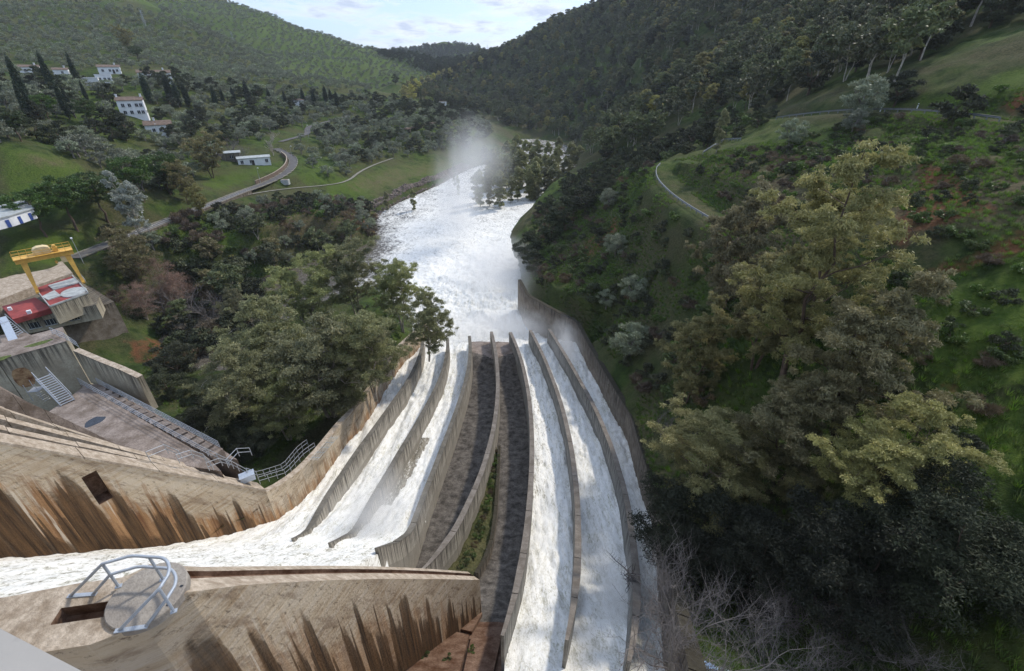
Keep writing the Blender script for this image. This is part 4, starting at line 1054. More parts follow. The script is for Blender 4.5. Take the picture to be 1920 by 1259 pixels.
def stair(name, A, B, w_, label, n_=12, rail=True, matn='galv'):
    root = thing(name, B, label, 'metal stair'); d = B - A; dh = Vector((d.x, d.y, 0)).normalized(); s = Vector((dh.y, -dh.x, 0)) * w_ / 2
    for k in (-1, 1):
        mb = MB(); mb.bar(A + s * k, B + s * k, 0.06, 4); mb.build('stringer', M[matn], root)
        if rail:
            mb = MB(); up = Vector((0, 0, 0.95)); mb.tube([A + s * k, A + s * k + up, B + s * k + up, B + s * k], [0.03] * 4, 5); mb.build('handrail', M[matn], root)
    for i in range(n_):
        p = A.lerp(B, (i + 0.5) / n_); mb = MB(); mb.box(p, (w_, 0.26, 0.035), math.atan2(s.y, s.x)); mb.build('tread', M[matn], root)
    return root
stair('metal_stair', on_z(80, 706, ZS + 2.6) , on_z(128, 756, ZS + 0.05), 1.3, 'galvanised steel stair from the cream block down to the pitted slab', 14)
pl = thing('ladder_platform', on_z(78, 752, ZS), 'small galvanised cage platform with a ladder next to the steel stair', 'ladder')
c = on_z(78, 752, ZS)
for dx, dy in ((0, 0), (1.1, 0.2), (0.9, 1.2), (-0.2, 1.0)):
    mb = MB(); mb.bar(c + Vector((dx - 1, dy, 0)), c + Vector((dx - 1, dy, 2.3)), 0.035, 5); mb.build('post', M['galv'], pl)
mb = MB(); mb.box(c + Vector((-0.55, 0.6, 1.25)), (1.2, 1.1, 0.05), 0.15); mb.build('deck', M['galv'], pl)
for k in range(6):
    mb = MB(); mb.bar(c + Vector((0.15 + 0.1 * k, -0.3, 1.15 - 0.2 * k)), c + Vector((0.3 + 0.1 * k, 0.35, 1.15 - 0.2 * k)), 0.02, 4); mb.build('rung', M['galv'], pl)
stair('metal_stair', on_z(8, 603, 24.5), on_z(52, 640, 21.5), 1.0, 'galvanised steel stair beside the powerhouse corner at the left edge', 12)
railing('edge_railing', [on_z(100, 628, ZR), on_z(128, 640, ZR), on_z(150, 655, ZR - 1.2)], 'short galvanised railing on the far corner of the cream block')
wk = thing('walkway', on_z(20, 630, 23.0), 'narrow grey steel walkway running down past the powerhouse at the left edge', 'walkway')
mb = MB(); a, b = on_z(2, 592, 24.6), on_z(34, 656, 24.0); d = (b - a); mb.box((a + b) / 2, (d.length, 0.9, 0.12), math.atan2(d.y, d.x)); mb.build('deck', M['paintsteel'], wk)
mb = MB(); prism(mb, zpx([(-60,640),(40,622),(92,640),(60,655),(-60,700)], 22.6), 22.6, 12); o = mb.build('landing', M['slab'], wk)

def along(px, py):
    f = max(0.0, min(1.0, px / 500.0)); it = 1 / 30.0 + (1 / 47.5 - 1 / 30.0) * f; return at(px, py, 1 / it) - WBI[2] * 1.3 - Vector((0, 0, .3))
for pts, lab, g in (([(292,872),(318,858),(340,856),(352,868)], 'curved guard railing at the left end of the catwalk beside the rust stained wall', 0),
               ([(348,876),(372,866),(398,873),(412,889)], 'hooped guard railing in the middle of the catwalk beside the rust stained wall', 0),
               ([(404,890),(430,880),(450,886)], 'short railing between the two ladder hoops of the catwalk', 0),
               ([(402,862),(440,880),(478,900)], 'straight galvanised railing descending beside the catwalk towards the grass', 0),
               ([(440,884),(462,860),(484,860)], 'railing of the lower catwalk above the dark gully', 0),
               ([(478,898),(498,905),(535,882),(562,848),(578,836)], 'galvanised railing climbing the grass strip beside the ochre wall, far side', 0),
               ([(500,915),(540,892),(572,856),(592,842)], 'galvanised railing climbing the grass strip beside the ochre wall, near side', 0)):
    P_ = [along(min(a, 500), b) if a <= 500 else on_f(a, b, lambda x, y: np.interp(y, [30, 48], [17.5, 11.0]), 30) for a, b in pts]
    railing('catwalk_railing', P_, lab, step=1.3, rails=(1.0, 0.5), r=0.035)
lad = thing('wall_ladder', OUT_L[3], 'pale rung ladder fixed flat on top of the ochre chute wall', 'ladder')
A_, B_ = on_z(588, 866, OUT_L[2].z), on_z(630, 820, OUT_L[4].z); dd = (B_ - A_).normalized(); s_ = Vector((dd.y, -dd.x, 0)).normalized()
for k in (-0.45, -0.15, 0.15, 0.45):
    mb = MB(); mb.bar(A_ + s_ * k + Vector((0, 0, .25)), B_ + s_ * k + Vector((0, 0, .25)), 0.035, 5); mb.build('rail', M['hatch'], lad)
for k in range(5):
    p = A_.lerp(B_, (k + .5) / 5) + Vector((0, 0, .25)); mb = MB(); mb.bar(p - s_ * 0.55, p + s_ * 0.55, 0.04, 5); mb.build('rung', M['hatch'], lad)
cab = thing('steel_cabinet', along(478, 908), 'grey steel cabinet where the catwalk meets the end of the rust stained wall', 'cabinet')
mb = MB(); mb.box(along(478, 908) + Vector((0, 0, .5)), (1.3, 0.8, 0.7), 0.6); mb.build('cabinet_body', M['paintsteel'], cab)
mb = MB(); mb.box(along(478, 908) + Vector((0, 0, .88)), (1.4, 0.9, 0.06), 0.6); mb.build('lid', M['paintsteel'], cab)

# driftwood on the last divider
def driftwood():
    P = DIVS[6]; nose = min(P, key=lambda p: abs(p.y - 19.5)); c = on_f(1186, 1088, lambda x, y: TR(x, y) + 0.1)
    root = thing('driftwood', c, 'dark tangled tree branch snagged on the nose of the rightmost divider', 'driftwood')
    rnd = random.Random(4); mb = MB()
    for k in range(26):
        p = c + Vector((rnd.uniform(-.5, .2), rnd.uniform(-.4, .5), rnd.uniform(-.1, .3))); pts = [p]; d = Vector((rnd.uniform(-1, 1), rnd.uniform(-1, 1), rnd.uniform(-.5, .6)))
        for j in range(5): d += Vector((rnd.uniform(-.6, .6), rnd.uniform(-.6, .6), rnd.uniform(-.4, .4))); pts.append(pts[-1] + d.normalized() * 0.17)
        mb.tube(pts, [0.05, 0.045, 0.035, 0.025, 0.02, 0.012], 4)
    mb.build('root_tangle', M['darkwood'], root)
    e = on_f(1143, 1040, lambda x, y: TR(x, y) + 1.0); pts = [c + (e - c) * t + Vector((0.12 * math.sin(7 * t), 0, 0.3 * math.sin(t * 3.1))) for t in np.linspace(0, 1, 9)]
    mb = MB(); mb.tube(pts, [0.07 - 0.006 * k for k in range(9)], 5)
    for k in range(3, 9):
        for s in (-1, 1): mb.tube([pts[k], pts[k] + Vector((0.2 * s, 0.15, 0.12)), pts[k] + Vector((0.32 * s - .1, 0.35, 0.1))], [0.022, 0.015, 0.008], 4)
    mb.build('branch', M['darkwood'], root)
driftwood()
# ------------------------------------------------------------------ powerhouse, gantry crane
ph = thing('powerhouse', on_z(94, 576, 10), 'concrete powerhouse with red flat roofs and dark windows under the yellow crane', 'powerhouse')
UP = [(66,541),(136,518),(166,550),(94,576)]; LO = [(3,575),(66,558),(96,578),(24,599)]
zu, zl = 17.6, 16.4
mb = MB(); prism(mb, zpx(UP, zu), zu - 0.02, zu - 3.6, 0); mb.build('upper_wall', M['block'], ph)
mb = MB(); prism(mb, zpx(UP, zu), zu, zu - 0.018); mb.build('roof', M['redroof'], ph)
mb = MB(); prism(mb, zpx([(26,602),(0,566),(66,552),(136,514),(186,556),(180,572),(96,588)], zl - 1.0), zl - 1.0, zl - 4.0); mb.build('lower_wall', M['block'], ph)
mb = MB(); prism(mb, zpx(LO, zl), zl, zl - 1.0); mb.build('lower_roof', M['redroof'], ph)
mb = MB(); prism(mb, zpx([(40,622),(0,572),(140,520),(214,566),(120,598)], zl - 4.0), zl - 4.0, 0.5); mb.build('base_wall', M['conc_outer'], ph)
for a, b in ((UP[0], UP[3]), (UP[3], UP[2]), (UP[1], UP[2])):
    p, q = on_z(*a, zu), on_z(*b, zu); mb = MB(); d = q - p; mb.box((p + q) / 2 + Vector((0, 0, 0.12)), (d.length, 0.14, 0.3), math.atan2(d.y, d.x)); mb.build('kerb', M['hatch'], ph)
for P_ in ([(91,537),(139,523),(150,531),(101,545)], [(79,558),(103,546),(115,556),(91,564)]):
    mb = MB(); prism(mb, zpx(P_, zu), zu + 0.22, zu + 0.02); mb.build('hatch_cover', M['hatch'], ph)
mb = MB(); ec = on_z(139, 549, zu); e1_ = on_z(163, 543, zu) - ec; e2_ = on_z(135, 542, zu) - ec
prism(mb, [ec + e1_ * math.cos(t) + e2_ * math.sin(t) for t in np.linspace(0, 2 * math.pi, 25)[:-1]], zu + 0.2, zu + 0.02); mb.build('oval_hatch', M['hatch'], ph)
for (a, b), s in (((20,582), 0.5), ((56,588), 0.6)):
    mb = MB(); c = on_z(a, b, zl); mb.box(c + Vector((0, 0, .3)), (s, s, .6), 0.7); mb.build('roof_vent', M['white'], ph)
def facade_windows():
    # along the lower wall, facing the camera
    A, B = on_z(26, 602, zl - 1.0), on_z(96, 588, zl - 1.0); C = on_z(180, 572, zl - 1.0)
    for (p, q), fs in (((A, B), (0.42, 0.86)), ((B, C), (0.40,))):
        d = q - p; d.z = 0; L = d.length; d.normalize(); nn = Vector((d.y, -d.x, 0))
        if nn.y > 0: nn = -nn
        for f in fs:
            c = p + d * L * f + nn * 0.03 - Vector((0, 0, 1.6)); ang = math.atan2(d.y, d.x)
            mb = MB(); mb.box(c, (1.5, 0.12, 1.1), ang); w_ = mb.build('window', M['glass'], ph)
            mb = MB(); mb.box(c + nn * 0.06 - Vector((0, 0, .62)), (1.8, 0.2, 0.12), ang); mb.build('sill', M['hatch'], w_)
            mb = MB()
            for k in (-1, 0, 1): mb.box(c + d * k * 0.5 + nn * 0.08, (0.05, 0.05, 1.1), ang)
            mb.build('frame', M['hatch'], w_)
facade_windows()
ap = thing('concrete_apron', on_z(60, 520, 17), 'pale stained concrete apron behind the red roof, under the yellow crane', 'apron')
mb = MB(); prism(mb, zpx([(-60,545),(0,520),(60,504),(116,490),(136,512),(66,536),(0,562),(-60,590)], 17.0), 17.0, 13.0); mb.build('apron_slab', M['ledge'], ap)
railing('roof_railing', [on_z(140, 505, 17.4), on_z(163, 532, 17.4)], 'thin railing on the far right corner of the powerhouse roof')

def crane():
    A0, A1 = on_z(70, 546, 17.7), on_z(155, 527, 17.7); u = (A1 - A0); u.z = 0; L = u.length; u.normalize(); v = Vector((u.y, -u.x, 0)); H = 6.0
    root = thing('gantry_crane', (A0 + A1) / 2, 'yellow gantry crane with a cream hoist trolley straddling the red roof', 'crane'); ang = math.atan2(u.y, u.x)
    for p, s in ((A0, 1), (A1, -1)):
        mb = MB()
        for q in (-1.5, 1.5):
            b = p + v * q; t = p + v * q * 0.32 + Vector((0, 0, H))
            c = []
            for pt, w_, dpt in ((b, 0.34, 0.4), (t, 0.95, 0.55)):
                sh = u * (s * (w_ / 2 - 0.17))
                c += [pt + sh + u * w_ / 2 + v * dpt / 2, pt + sh - u * w_ / 2 + v * dpt / 2, pt + sh - u * w_ / 2 - v * dpt / 2, pt + sh + u * w_ / 2 - v * dpt / 2]
            for k in range(4): mb.quad([c[k], c[(k + 1) % 4], c[4 + (k + 1) % 4], c[4 + k]])
            mb.quad(c[:4]); mb.quad(c[4:])
        mb.build('leg', M['yellow'], root)
        mb = MB(); mb.box(p + Vector((0, 0, 0.2)), (0.5, 3.8, 0.4), ang); mb.build('end_carriage', M['yellow'], root)
        for q in (-1.6, 1.6):
            mb = MB(); mb.tube([p + v * q + u * 0.12 + Vector((0, 0, .02)), p + v * q - u * 0.12 + Vector((0, 0, .02))], [0.25, 0.25], 10); mb.build('wheel', M['darkwood'], root)
    for q in (-0.85, 0.85):
        mb = MB(); c = (A0 + A1) / 2 + v * q + Vector((0, 0, H + 0.35)); mb.box(c, (L + 1.5, 0.42, 0.85), ang); mb.build('girder', M['yellow'], root)
    mb = MB(); mb.box((A0 + A1) / 2 + Vector((0, 0, H + 0.82)), (L + 1.7, 2.9, 0.08), ang); mb.build('walkway', M['yellow'], root)
    for q in (-1.4, 1.4):
        for f in (0.5, 1.0):
            mb = MB(); a = A0 - u * 0.8 + v * q + Vector((0, 0, H + .86 + f)); b = A1 + u * 0.8 + v * q + Vector((0, 0, H + .86 + f)); mb.bar(a, b, 0.035, 4); mb.build('handrail', M['yellow'], root)
        mb = MB()
        for k in range(9):
            p = A0.lerp(A1, k / 8) + u * (1.6 * (k / 8 - .5)) + v * q + Vector((0, 0, H + .86)); mb.bar(p, p + Vector((0, 0, 1)), 0.035, 4)
        mb.build('handrail_posts', M['yellow'], root)
    tr = A0.lerp(A1, 0.5) + Vector((0, 0, H + 1.45))
    mb = MB(); n_ = 8; prof = [(-1.25, -.5), (-1.35, .15), (-1.1, .6), (-.5, .85), (.5, .85), (1.1, .6), (1.3, .15), (1.25, -.5)]
    for s in (-1, 1):
        pts = [tr + u * a + v * s * 0.85 + Vector((0, 0, b)) for a, b in prof]; mb.quad(pts if s < 0 else pts[::-1])
    for k in range(len(prof)):
        a, b = prof[k], prof[(k + 1) % len(prof)]
        mb.quad([tr + u * a[0] - v * .85 + Vector((0, 0, a[1])), tr + u * b[0] - v * .85 + Vector((0, 0, b[1])), tr + u * b[0] + v * .85 + Vector((0, 0, b[1])), tr + u * a[0] + v * .85 + Vector((0, 0, a[1]))])
    mb.build('hoist_trolley', M['cream'], root)
    mb = MB(); c = tr + u * 1.9; mb.box(c - Vector((0, 0, .1)), (0.8, 1.0, 0.7), ang); mb.tube([c - v * .5 + Vector((0, 0, .4)), c + v * .5 + Vector((0, 0, .4))], [.28, .28], 10); mb.build('winch', M['yellow'], root)
    mb = MB(); c = tr + u * 1.2 - Vector((0, 0, 1.6)); mb.bar(c + Vector((0, 0, 1.2)), c - Vector((0, 0, .9)), .03, 4); mb.box(c - Vector((0, 0, 1.1)), (.4, .25, .5), ang); mb.build('hook_block', M['yellow'], root)
    mb = MB(); mb.box(A1 - u * 0.95 + v * 0.2 + Vector((0, 0, H - 0.75)), (1.1, 1.1, 1.3), ang); mb.build('cab', M['cream'], root)
crane()

# ------------------------------------------------------------------ houses
def gable(mb_w, mb_r, c, L, D, H, rz, rise=0.9, over=0.35):
    M3 = Matrix.Rotation(rz, 3, 'Z'); c = Vector(c); W = lambda x, y, z: c + M3 @ Vector((x, y, z))
    hx, hy = L / 2, D / 2
    mb_w.box(c + Vector((0, 0, H / 2 - 1.5)), (L, D, H + 3.0), rz)
    for s in (-1, 1): mb_w.quad([W(s * (hx), -hy, H), W(s * hx, hy, H), W(s * hx, 0, H + rise)])
    ox, oy = hx + over, hy + over; ez = H - over * rise / hy + 0.03
    for s in (-1, 1):
        a = [W(-ox, s * oy, ez), W(ox, s * oy, ez), W(ox, 0, H + rise + 0.03), W(-ox, 0, H + rise + 0.03)]
        t = Vector((0, 0, 0.16)); b = [p + t for p in a]
        mb_r.quad(b if s < 0 else b[::-1]); mb_r.quad(a[::-1] if s < 0 else a)
        for k in range(4): mb_r.quad([a[k], a[(k + 1) % 4], b[(k + 1) % 4], b[k]])
def house(px, py, L, D, H, rz, label, wins, rise=1.0, storeys=1, chim=((0.3, 0.0),), name='house', roofm='tile', flat=False, door=None, wallm='white', zoff=0.0, t0=60, wz=1.6):
    g = ground(px, py, t0); g = g + Vector((0, 0, zoff)); rz = math.radians(rz + (46 if px < 400 else 34))
    root = thing(name, g, label, 'house'); M3 = Matrix.Rotation(rz, 3, 'Z'); Wp = lambda x, y, z: g + M3 @ Vector((x, y, z))
    a, b = MB(), MB()
    if flat:
        a.box(g + Vector((0, 0, H / 2 - 1.5)), (L, D, H + 3), rz)
        b.box(g + Vector((0, 0, H + 0.12)), (L + 0.3, D + 0.3, 0.22), rz)
    else: gable(a, b, g, L, D, H, rz, rise)
    a.build('wall', M[wallm], root); rf = b.build('roof', M[roofm], root)
    for cx_, cy_ in chim:
        m_ = MB(); m_.box(Wp(cx_ * L, cy_ * D, H + rise + 0.3), (0.7, 0.7, 1.6), rz); m_.box(Wp(cx_ * L, cy_ * D, H + rise + 1.15), (0.9, 0.9, 0.14), rz); m_.build('chimney', M[wallm], rf)
    wm = M['glass']
    for s in range(storeys):
        for f in wins:
            wd_ = 1.1; zc = wz + s * 2.8
            m_ = MB(); m_.box(Wp(f * L, -D / 2 - 0.02, zc), (wd_, 0.10, 1.25), rz); w_ = m_.build('window', wm, root)
            m_ = MB(); m_.box(Wp(f * L, -D / 2 - 0.09, zc - 0.72), (wd_ + .3, 0.18, 0.1), rz); m_.build('sill', M['hatch'], w_)
            m_ = MB(); m_.box(Wp(f * L, -D / 2 - 0.08, zc), (0.07, 0.05, 1.25), rz); m_.build('frame', M['white'], w_)
    if door is not None:
        m_ = MB(); m_.box(Wp(door * L, -D / 2 - 0.03, 1.0), (1.1, 0.12, 2.2), rz); m_.build('door', M['darkwood'], root)
    for f in (-0.4, 0.45):
        m_ = MB(); m_.box(Wp(D and L / 2 + 0.02, f * D * 0.6, wz), (0.1, 0.9, 1.1), rz); m_.build('window', wm, root)
    return root
house(293, 150, 16, 6, 3.6, -14, 'long white single storey house with five windows, highest on the right of the hamlet', (-.38, -.2, -.02, .17, .36), 1.3, door=-.11)
house(254, 217, 9.5, 5.5, 6.2, -16, 'tall white two storey house with a tan roof, alone on the mid slope', (-.3, -.05, .22, .38), 1.2, storeys=2, chim=((-.46, 0), (.46, 0)), wz=1.5)
house(302, 250, 10, 6, 3.6, -14, 'white house with a brown roof half hidden by trees below the two storey house', (-.2, .05, .2, .38), 1.5, chim=((-.1, 0),))
house(478, 308, 13, 6, 3.0, -4, 'low white house with a pale roof and dark windows beside the bare plane tree', (-.38, -.1, .38), 0.5, chim=(), door=-.05, roofm='hatch')
house(432, 300, 9, 7, 3.2, -6, 'low grey roofed shed left of the low white house by the road bend', (.1,), 0.4, chim=(), roofm='hatch', wallm='block')
house(208, 138, 11, 7, 3.4, -12, 'white house with a brown tiled roof left of the long white house in the hamlet', (-.3, .02, .34), 1.1, door=.18)
house(168, 160, 9, 6, 3.2, -12, 'small white flat roofed building in front of the hamlet, left of the garden wall', (-.2,), 0.0, chim=(), flat=True, roofm='white')
house(198, 155, 7, 5, 3.6, -10, 'small white cube house with open arches in the middle of the hamlet', (-.25, .05, .3), 0.0, chim=(), flat=True, roofm='white')
house(60, 138, 9, 6, 3.2, -12, 'leftmost small white house of the hamlet, between the tall cypresses', (-.2, .2), 1.0)
house(118, 142, 7, 6, 3.0, -12, 'small white house half hidden behind the second tall cypress', (0.1,), 1.0)
house(560, 196, 7, 5, 2.8, 0, 'tiny pale house among the dark conifers on the spur', (0.1,), 0.8, chim=())
house(828, 197, 9, 6, 3.2, 5, 'pale flat building at the far tip of the wooded spur above the river', (-.2, .2), 0.3, chim=(), flat=True)
# blue and white workshop at the left edge
def workshop():
    z = on_z(20, 412, 27).z; root = thing('workshop', on_z(30, 408, 25), 'flat roofed white workshop with blue doors at the left edge', 'workshop')
    P_ = zpx([(-60,398),(0,388),(46,377),(62,392),(18,406),(-60,425)], 28.5); mb = MB(); prism(mb, P_, 28.5, 26.4); mb.build('wall', M['white'], root)
    c = sum(P_, Vector()) / len(P_); mb = MB(); prism(mb, [p + (p - c).normalized() * .3 for p in P_], 28.75, 28.52); mb.build('roof', M['hatch'], root)
    a, b = on_z(18, 406, 28.5), on_z(62, 392, 28.5); d = b - a; L = d.length; d.normalize(); nn = Vector((d.y, -d.x, 0)); ang = math.atan2(d.y, d.x)
    for f in (0.3, 0.75):
        mb = MB(); mb.box(a + d * L * f + nn * .05 - Vector((0, 0, 1.3)), (.7, .12, 1.5), ang); mb.build('door', M['blue'], root)
    a2 = on_z(-60, 425, 28.5); d = a - a2; L = d.length; d.normalize(); nn = Vector((d.y, -d.x, 0)); ang = math.atan2(d.y, d.x)
    for f in (0.88,):
        mb = MB(); mb.box(a2 + d * L * f + nn * .05 - Vector((0, 0, 1.3)), (.7, .12, 1.5), ang); mb.build('door', M['blue'], root)
workshop()

# ------------------------------------------------------------------ road, tracks, walls, guard rails, lamps, culvert, pylons
def ribbon(name, P, hw, m, lift=0.06):
    V = []; n_ = len(P)
    for i in range(n_):
        a = Vector(P[max(i - 1, 0)]); b = Vector(P[min(i + 1, n_ - 1)]); d = b - a; d.z = 0; d.normalize(); nn = Vector((d.y, -d.x, 0)); p = Vector(P[i])
        for s in (-1, -.33, .33, 1): V.append(tuple(p + nn * hw * s + Vector((0, 0, lift))))
    me = npmesh(name, np.array(V), grid_faces(n_, 4), m); o = bpy.data.objects.new(name, me); COL.objects.link(o); return tag(o, kind='structure')
ribbon('road', ROAD, 1.7, M['asphalt'], 0.14); ribbon('hill_road', ROAD2, 1.7, M['asphalt'], 0.14); ribbon('gravel_track', TRACK, 0.7, M['gravelpath'], 0.14)
def side(P, off, dz=0.0):
    out = []
    for i in range(len(P)):
        a = Vector(P[max(i - 1, 0)]); b = Vector(P[min(i + 1, len(P) - 1)]); d = b - a; d.z = 0; d.normalize(); out.append(Vector(P[i]) + Vector((d.y, -d.x, 0)) * off + Vector((0, 0, dz)))
    return out
mbk = MB()
for off in (-1.85, 1.85):
    S_ = side(ROAD, off, 0.22)
    for a, b in zip(S_[:-1], S_[1:]):
        d = b - a; mbk.box((a + b) / 2, (d.length, .25, .3), math.atan2(d.y, d.x))
o = mbk.build('road_kerb', M['gravelpath']); tag(o, kind='structure')
rw = thing('retaining_wall', Vector(ROAD[len(ROAD) // 2]), 'brown masonry retaining wall above the bend of the road, below the low white house', 'retaining wall')
n_ = len(ROAD); S_ = side(ROAD, -2.6, 0)[int(n_ * .55):int(n_ * .93)]
wall(rw, [p + Vector((0, 0, 1.7)) for p in S_], 0.4, lambda p: 2.4, [M['brickwall'], M['ledge']], 6.0, 2.0)
n0_ = int(n_ * .18)
rw = thing('roadside_wall', Vector(ROAD[n0_]), 'grey concrete wall with a railing along the lower road behind the powerhouse', 'retaining wall')
S_ = side(ROAD, 2.7, 0)[2:int(n_ * .5)]
wall(rw, [p + Vector((0, 0, .5)) for p in S_], 0.35, lambda p: 2.2, [M['conc_outer'], M['slab']], 8.0, 2.5)
railing('road_railing', [p + Vector((0, 0, .5)) for p in side(ROAD, 2.7, 0)[3:int(n_ * .5)]], 'long thin railing on the wall of the lower road', h=0.9, rails=(1.0, .5), step=3.0)
def guard(name, P, label, step=2.6, h=0.55, beamm='railgrey'):
    root = thing(name, P[0], label, 'guard rail'); Q = resample(P, step)
    for q in Q:
        mb = MB(); mb.box(q + Vector((0, 0, h / 2)), (.14, .14, h), 0); mb.build('post', M[beamm], root)
    mb = MB()
    for a, b in zip(Q[:-1], Q[1:]):
        d = b - a; nn = Vector((d.y, -d.x, 0)).normalized(); prof = [(.05, -.16), (.12, -.09), (.05, 0), (.12, .09), (.05, .16)]
        for (o0, z0), (o1, z1) in zip(prof[:-1], prof[1:]):
            for s in (0.0, 0.02):
                pts = [a + nn * (o0 + s) + Vector((0, 0, h + z0)), b + nn * (o0 + s) + Vector((0, 0, h + z0)), b + nn * (o1 + s) + Vector((0, 0, h + z1)), a + nn * (o1 + s) + Vector((0, 0, h + z1))]
                mb.quad(pts if s else pts[::-1])
        mb.quad([a + nn * .05 + Vector((0, 0, h + .16)), b + nn * .05 + Vector((0, 0, h + .16)), b + nn * .16 + Vector((0, 0, h + .16)), a + nn * .16 + Vector((0, 0, h + .16))])
    mb.build('beam', M[beamm], root)
tg = [p + Vector((0, 0, .05)) for p in side(TERR, 2.3, 0)]; tg2 = [p + Vector((0, 0, .05)) for p in side(TERR, -2.3, 0)]
cl = tg if sum(p.x for p in tg) < sum(p.x for p in tg2) else tg2
guard('guard_rail', cl[:int(len(cl) * .86)], 'grey guard rail curving round the green terrace on the right bank')
ug = side(UPR, 1.9, 0.05); ug2 = side(UPR, -1.9, 0.05); ug = ug if sum(p.y for p in ug) < sum(p.y for p in ug2) else ug2
guard('guard_rail', ug, 'long grey guard rail on the upper road across the right slope')
guard('guard_rail', [ground(a, b, 60) for a, b in ((1388,264),(1357,265),(1340,276),(1318,290))], 'short grey angled barrier at the far end of the green terrace', beamm='railgrey')
def marker(px, py, lab):
    g = ground(px, py, 40); root = thing('marker_post', g, lab, 'post'); mb = MB(); mb.box(g + Vector((0, 0, .5)), (.15, .1, 1.3), .2); mb.build('post_body', M['white'], root); mb = MB(); mb.box(g + Vector((0, 0, .95)), (.17, .12, .16), .2); mb.build('band', M['darkwood'], root)
marker(1650, 210, 'white marker post beside the start of the upper guard rail'); marker(1718, 207, 'white marker post above the upper guard rail')
def lamp(px, py, lab, h=6.0):
    g = ground(px, py, 50); root = thing('street_lamp', g, lab, 'street lamp', 'street lamps along the left road')
    mb = MB(); mb.bar(g - Vector((0, 0, .3)), g + Vector((0, 0, h)), .08, 6, .05); mb.build('pole', M['galv'], root)
    mb = MB(); mb.tube([g + Vector((0, 0, h)), g + Vector((.3, -.3, h + .25)), g + Vector((.7, -.7, h + .3))], [.05, .05, .04], 5); mb.box(g + Vector((.95, -.95, h + .3)), (.8, .35, .18), -.78); mb.build('lamp_head', M['white'], root)
lamp(157, 494, 'street lamp beside the road right of the yellow crane'); lamp(489, 345, 'street lamp in front of the masonry retaining wall'); lamp(549, 300, 'street lamp at the outer side of the road bend'); lamp(579, 258, 'street lamp at the upper bend near the fork'); lamp(282, 440, 'street lamp where the lower road railing begins')
lamp(300, 262, 'street lamp left of the hipped roof house'); lamp(372, 246, 'street lamp right of the hipped roof house'); lamp(57, 200, 'street lamp between the leftmost cypresses')
def concrete_block():
    g = ground(536, 345, 60); root = thing('concrete_box', g, 'square whitish concrete box on the grass between the road and the gravel track', 'concrete box')
    mb = MB(); mb.box(g + Vector((0, 0, .7)), (3.0, 2.2, 2.0), .1); mb.build('box_body', M['hatch'], root)
    mb = MB(); mb.box(g + Vector((0, 0, 1.74)), (2.5, 1.7, .1), .1); mb.build('lid', M['slab'], root)
concrete_block()
def culvert():
    a, b = ground(765, 250, 150), ground(812, 240, 150); z = max(a.z, b.z) + 3.0; a.z = b.z = z; d = b - a; ang = math.atan2(d.y, d.x)
    root = thing('aqueduct_bridge', (a + b) / 2 - Vector((0, 0, 3)), 'short brown flat bridge on stone piers among the olive trees on the spur', 'bridge')
    mb = MB(); mb.box((a + b) / 2, (d.length + 6, 2.4, .9), ang); mb.build('deck', M['brickwall'], root)
    for f in (0.05, .5, .95):
        mb = MB(); mb.box(a.lerp(b, f) - Vector((0, 0, 3.6)), (1.6, 2.0, 6.6), ang); mb.build('pier', M['block'], root)
culvert()
def pylon(px, py, H, lab, t0=200):
    g = ground(px, py, t0)
    if g is None: return
    root = thing('pylon', g, lab, 'pylon', 'power pylons on the far ridges'); mb = MB(); w_ = H * .08; r_ = H * .003 + .02
    for k in range(6):
        z0, z1 = H * k / 6, H * (k + 1) / 6; a0, a1 = w_ * (1 - k / 6.5), w_ * (1 - (k + 1) / 6.5)
        C0_ = [g + Vector((sx * a0, sy * a0, z0)) for sx, sy in ((-1, -1), (1, -1), (1, 1), (-1, 1))]; C1_ = [g + Vector((sx * a1, sy * a1, z1)) for sx, sy in ((-1, -1), (1, -1), (1, 1), (-1, 1))]
        for i in range(4): mb.bar(C0_[i], C1_[i], r_, 3); mb.bar(C0_[i], C1_[(i + 1) % 4], r_ * .7, 3)
    mb.build('lattice_tower', M['galv'], root)
    for z, L in ((.72, .16), (.84, .13), (.95, .1)):
        mb = MB(); mb.bar(g + Vector((-H * L, 0, H * z)), g + Vector((H * L, 0, H * z)), r_ * 1.2, 3); mb.build('cross_arm', M['galv'], root)
pylon(274, 54, 15, 'steel lattice pylon on the near olive hill'); pylon(438, 80, 11, 'small steel pylon between the two olive hills'); pylon(914, 102, 26, 'thin steel pylon on the skyline right of the far wooded hill', 1200)
# ------------------------------------------------------------------ vegetation meshes
M['leaf_euc'] = m_leaf('eucalyptus_leaves', (0.060, 0.060, 0.024), (0.140, 0.132, 0.058), (0.28, 0.235, 0.11), 0.35, k=2.35)
M['leaf_eucl'] = m_leaf('grey_green_eucalyptus_leaves', (0.056, 0.062, 0.028), (0.136, 0.140, 0.066), (0.27, 0.24, 0.12), 0.35, k=2.3)
M['leaf_eucdark'] = m_leaf('shaded_eucalyptus_leaves', (0.036, 0.045, 0.022), (0.085, 0.095, 0.046), (0.15, 0.125, 0.060), 0.25, k=1.9)  # darker copy of the eucalyptus leaves, shade put into the colour
M['leaf_gold'] = m_leaf('golden_green_leaves', (0.085, 0.085, 0.028), (0.17, 0.155, 0.055), (0.27, 0.20, 0.09), 0.3, k=1.8)
M['leaf_yellow'] = m_leaf('sunlit_yellow_poplar_leaves', (0.17, 0.165, 0.055), (0.30, 0.28, 0.095), (0.36, 0.32, 0.14), 0.35)  # yellow sunlight on the far trees put into the leaf colour
M['leaf_olive'] = m_leaf('silver_olive_leaves', (0.070, 0.082, 0.052), (0.145, 0.160, 0.110), (0.26, 0.275, 0.21), 0.15, 0.45, k=1.85)
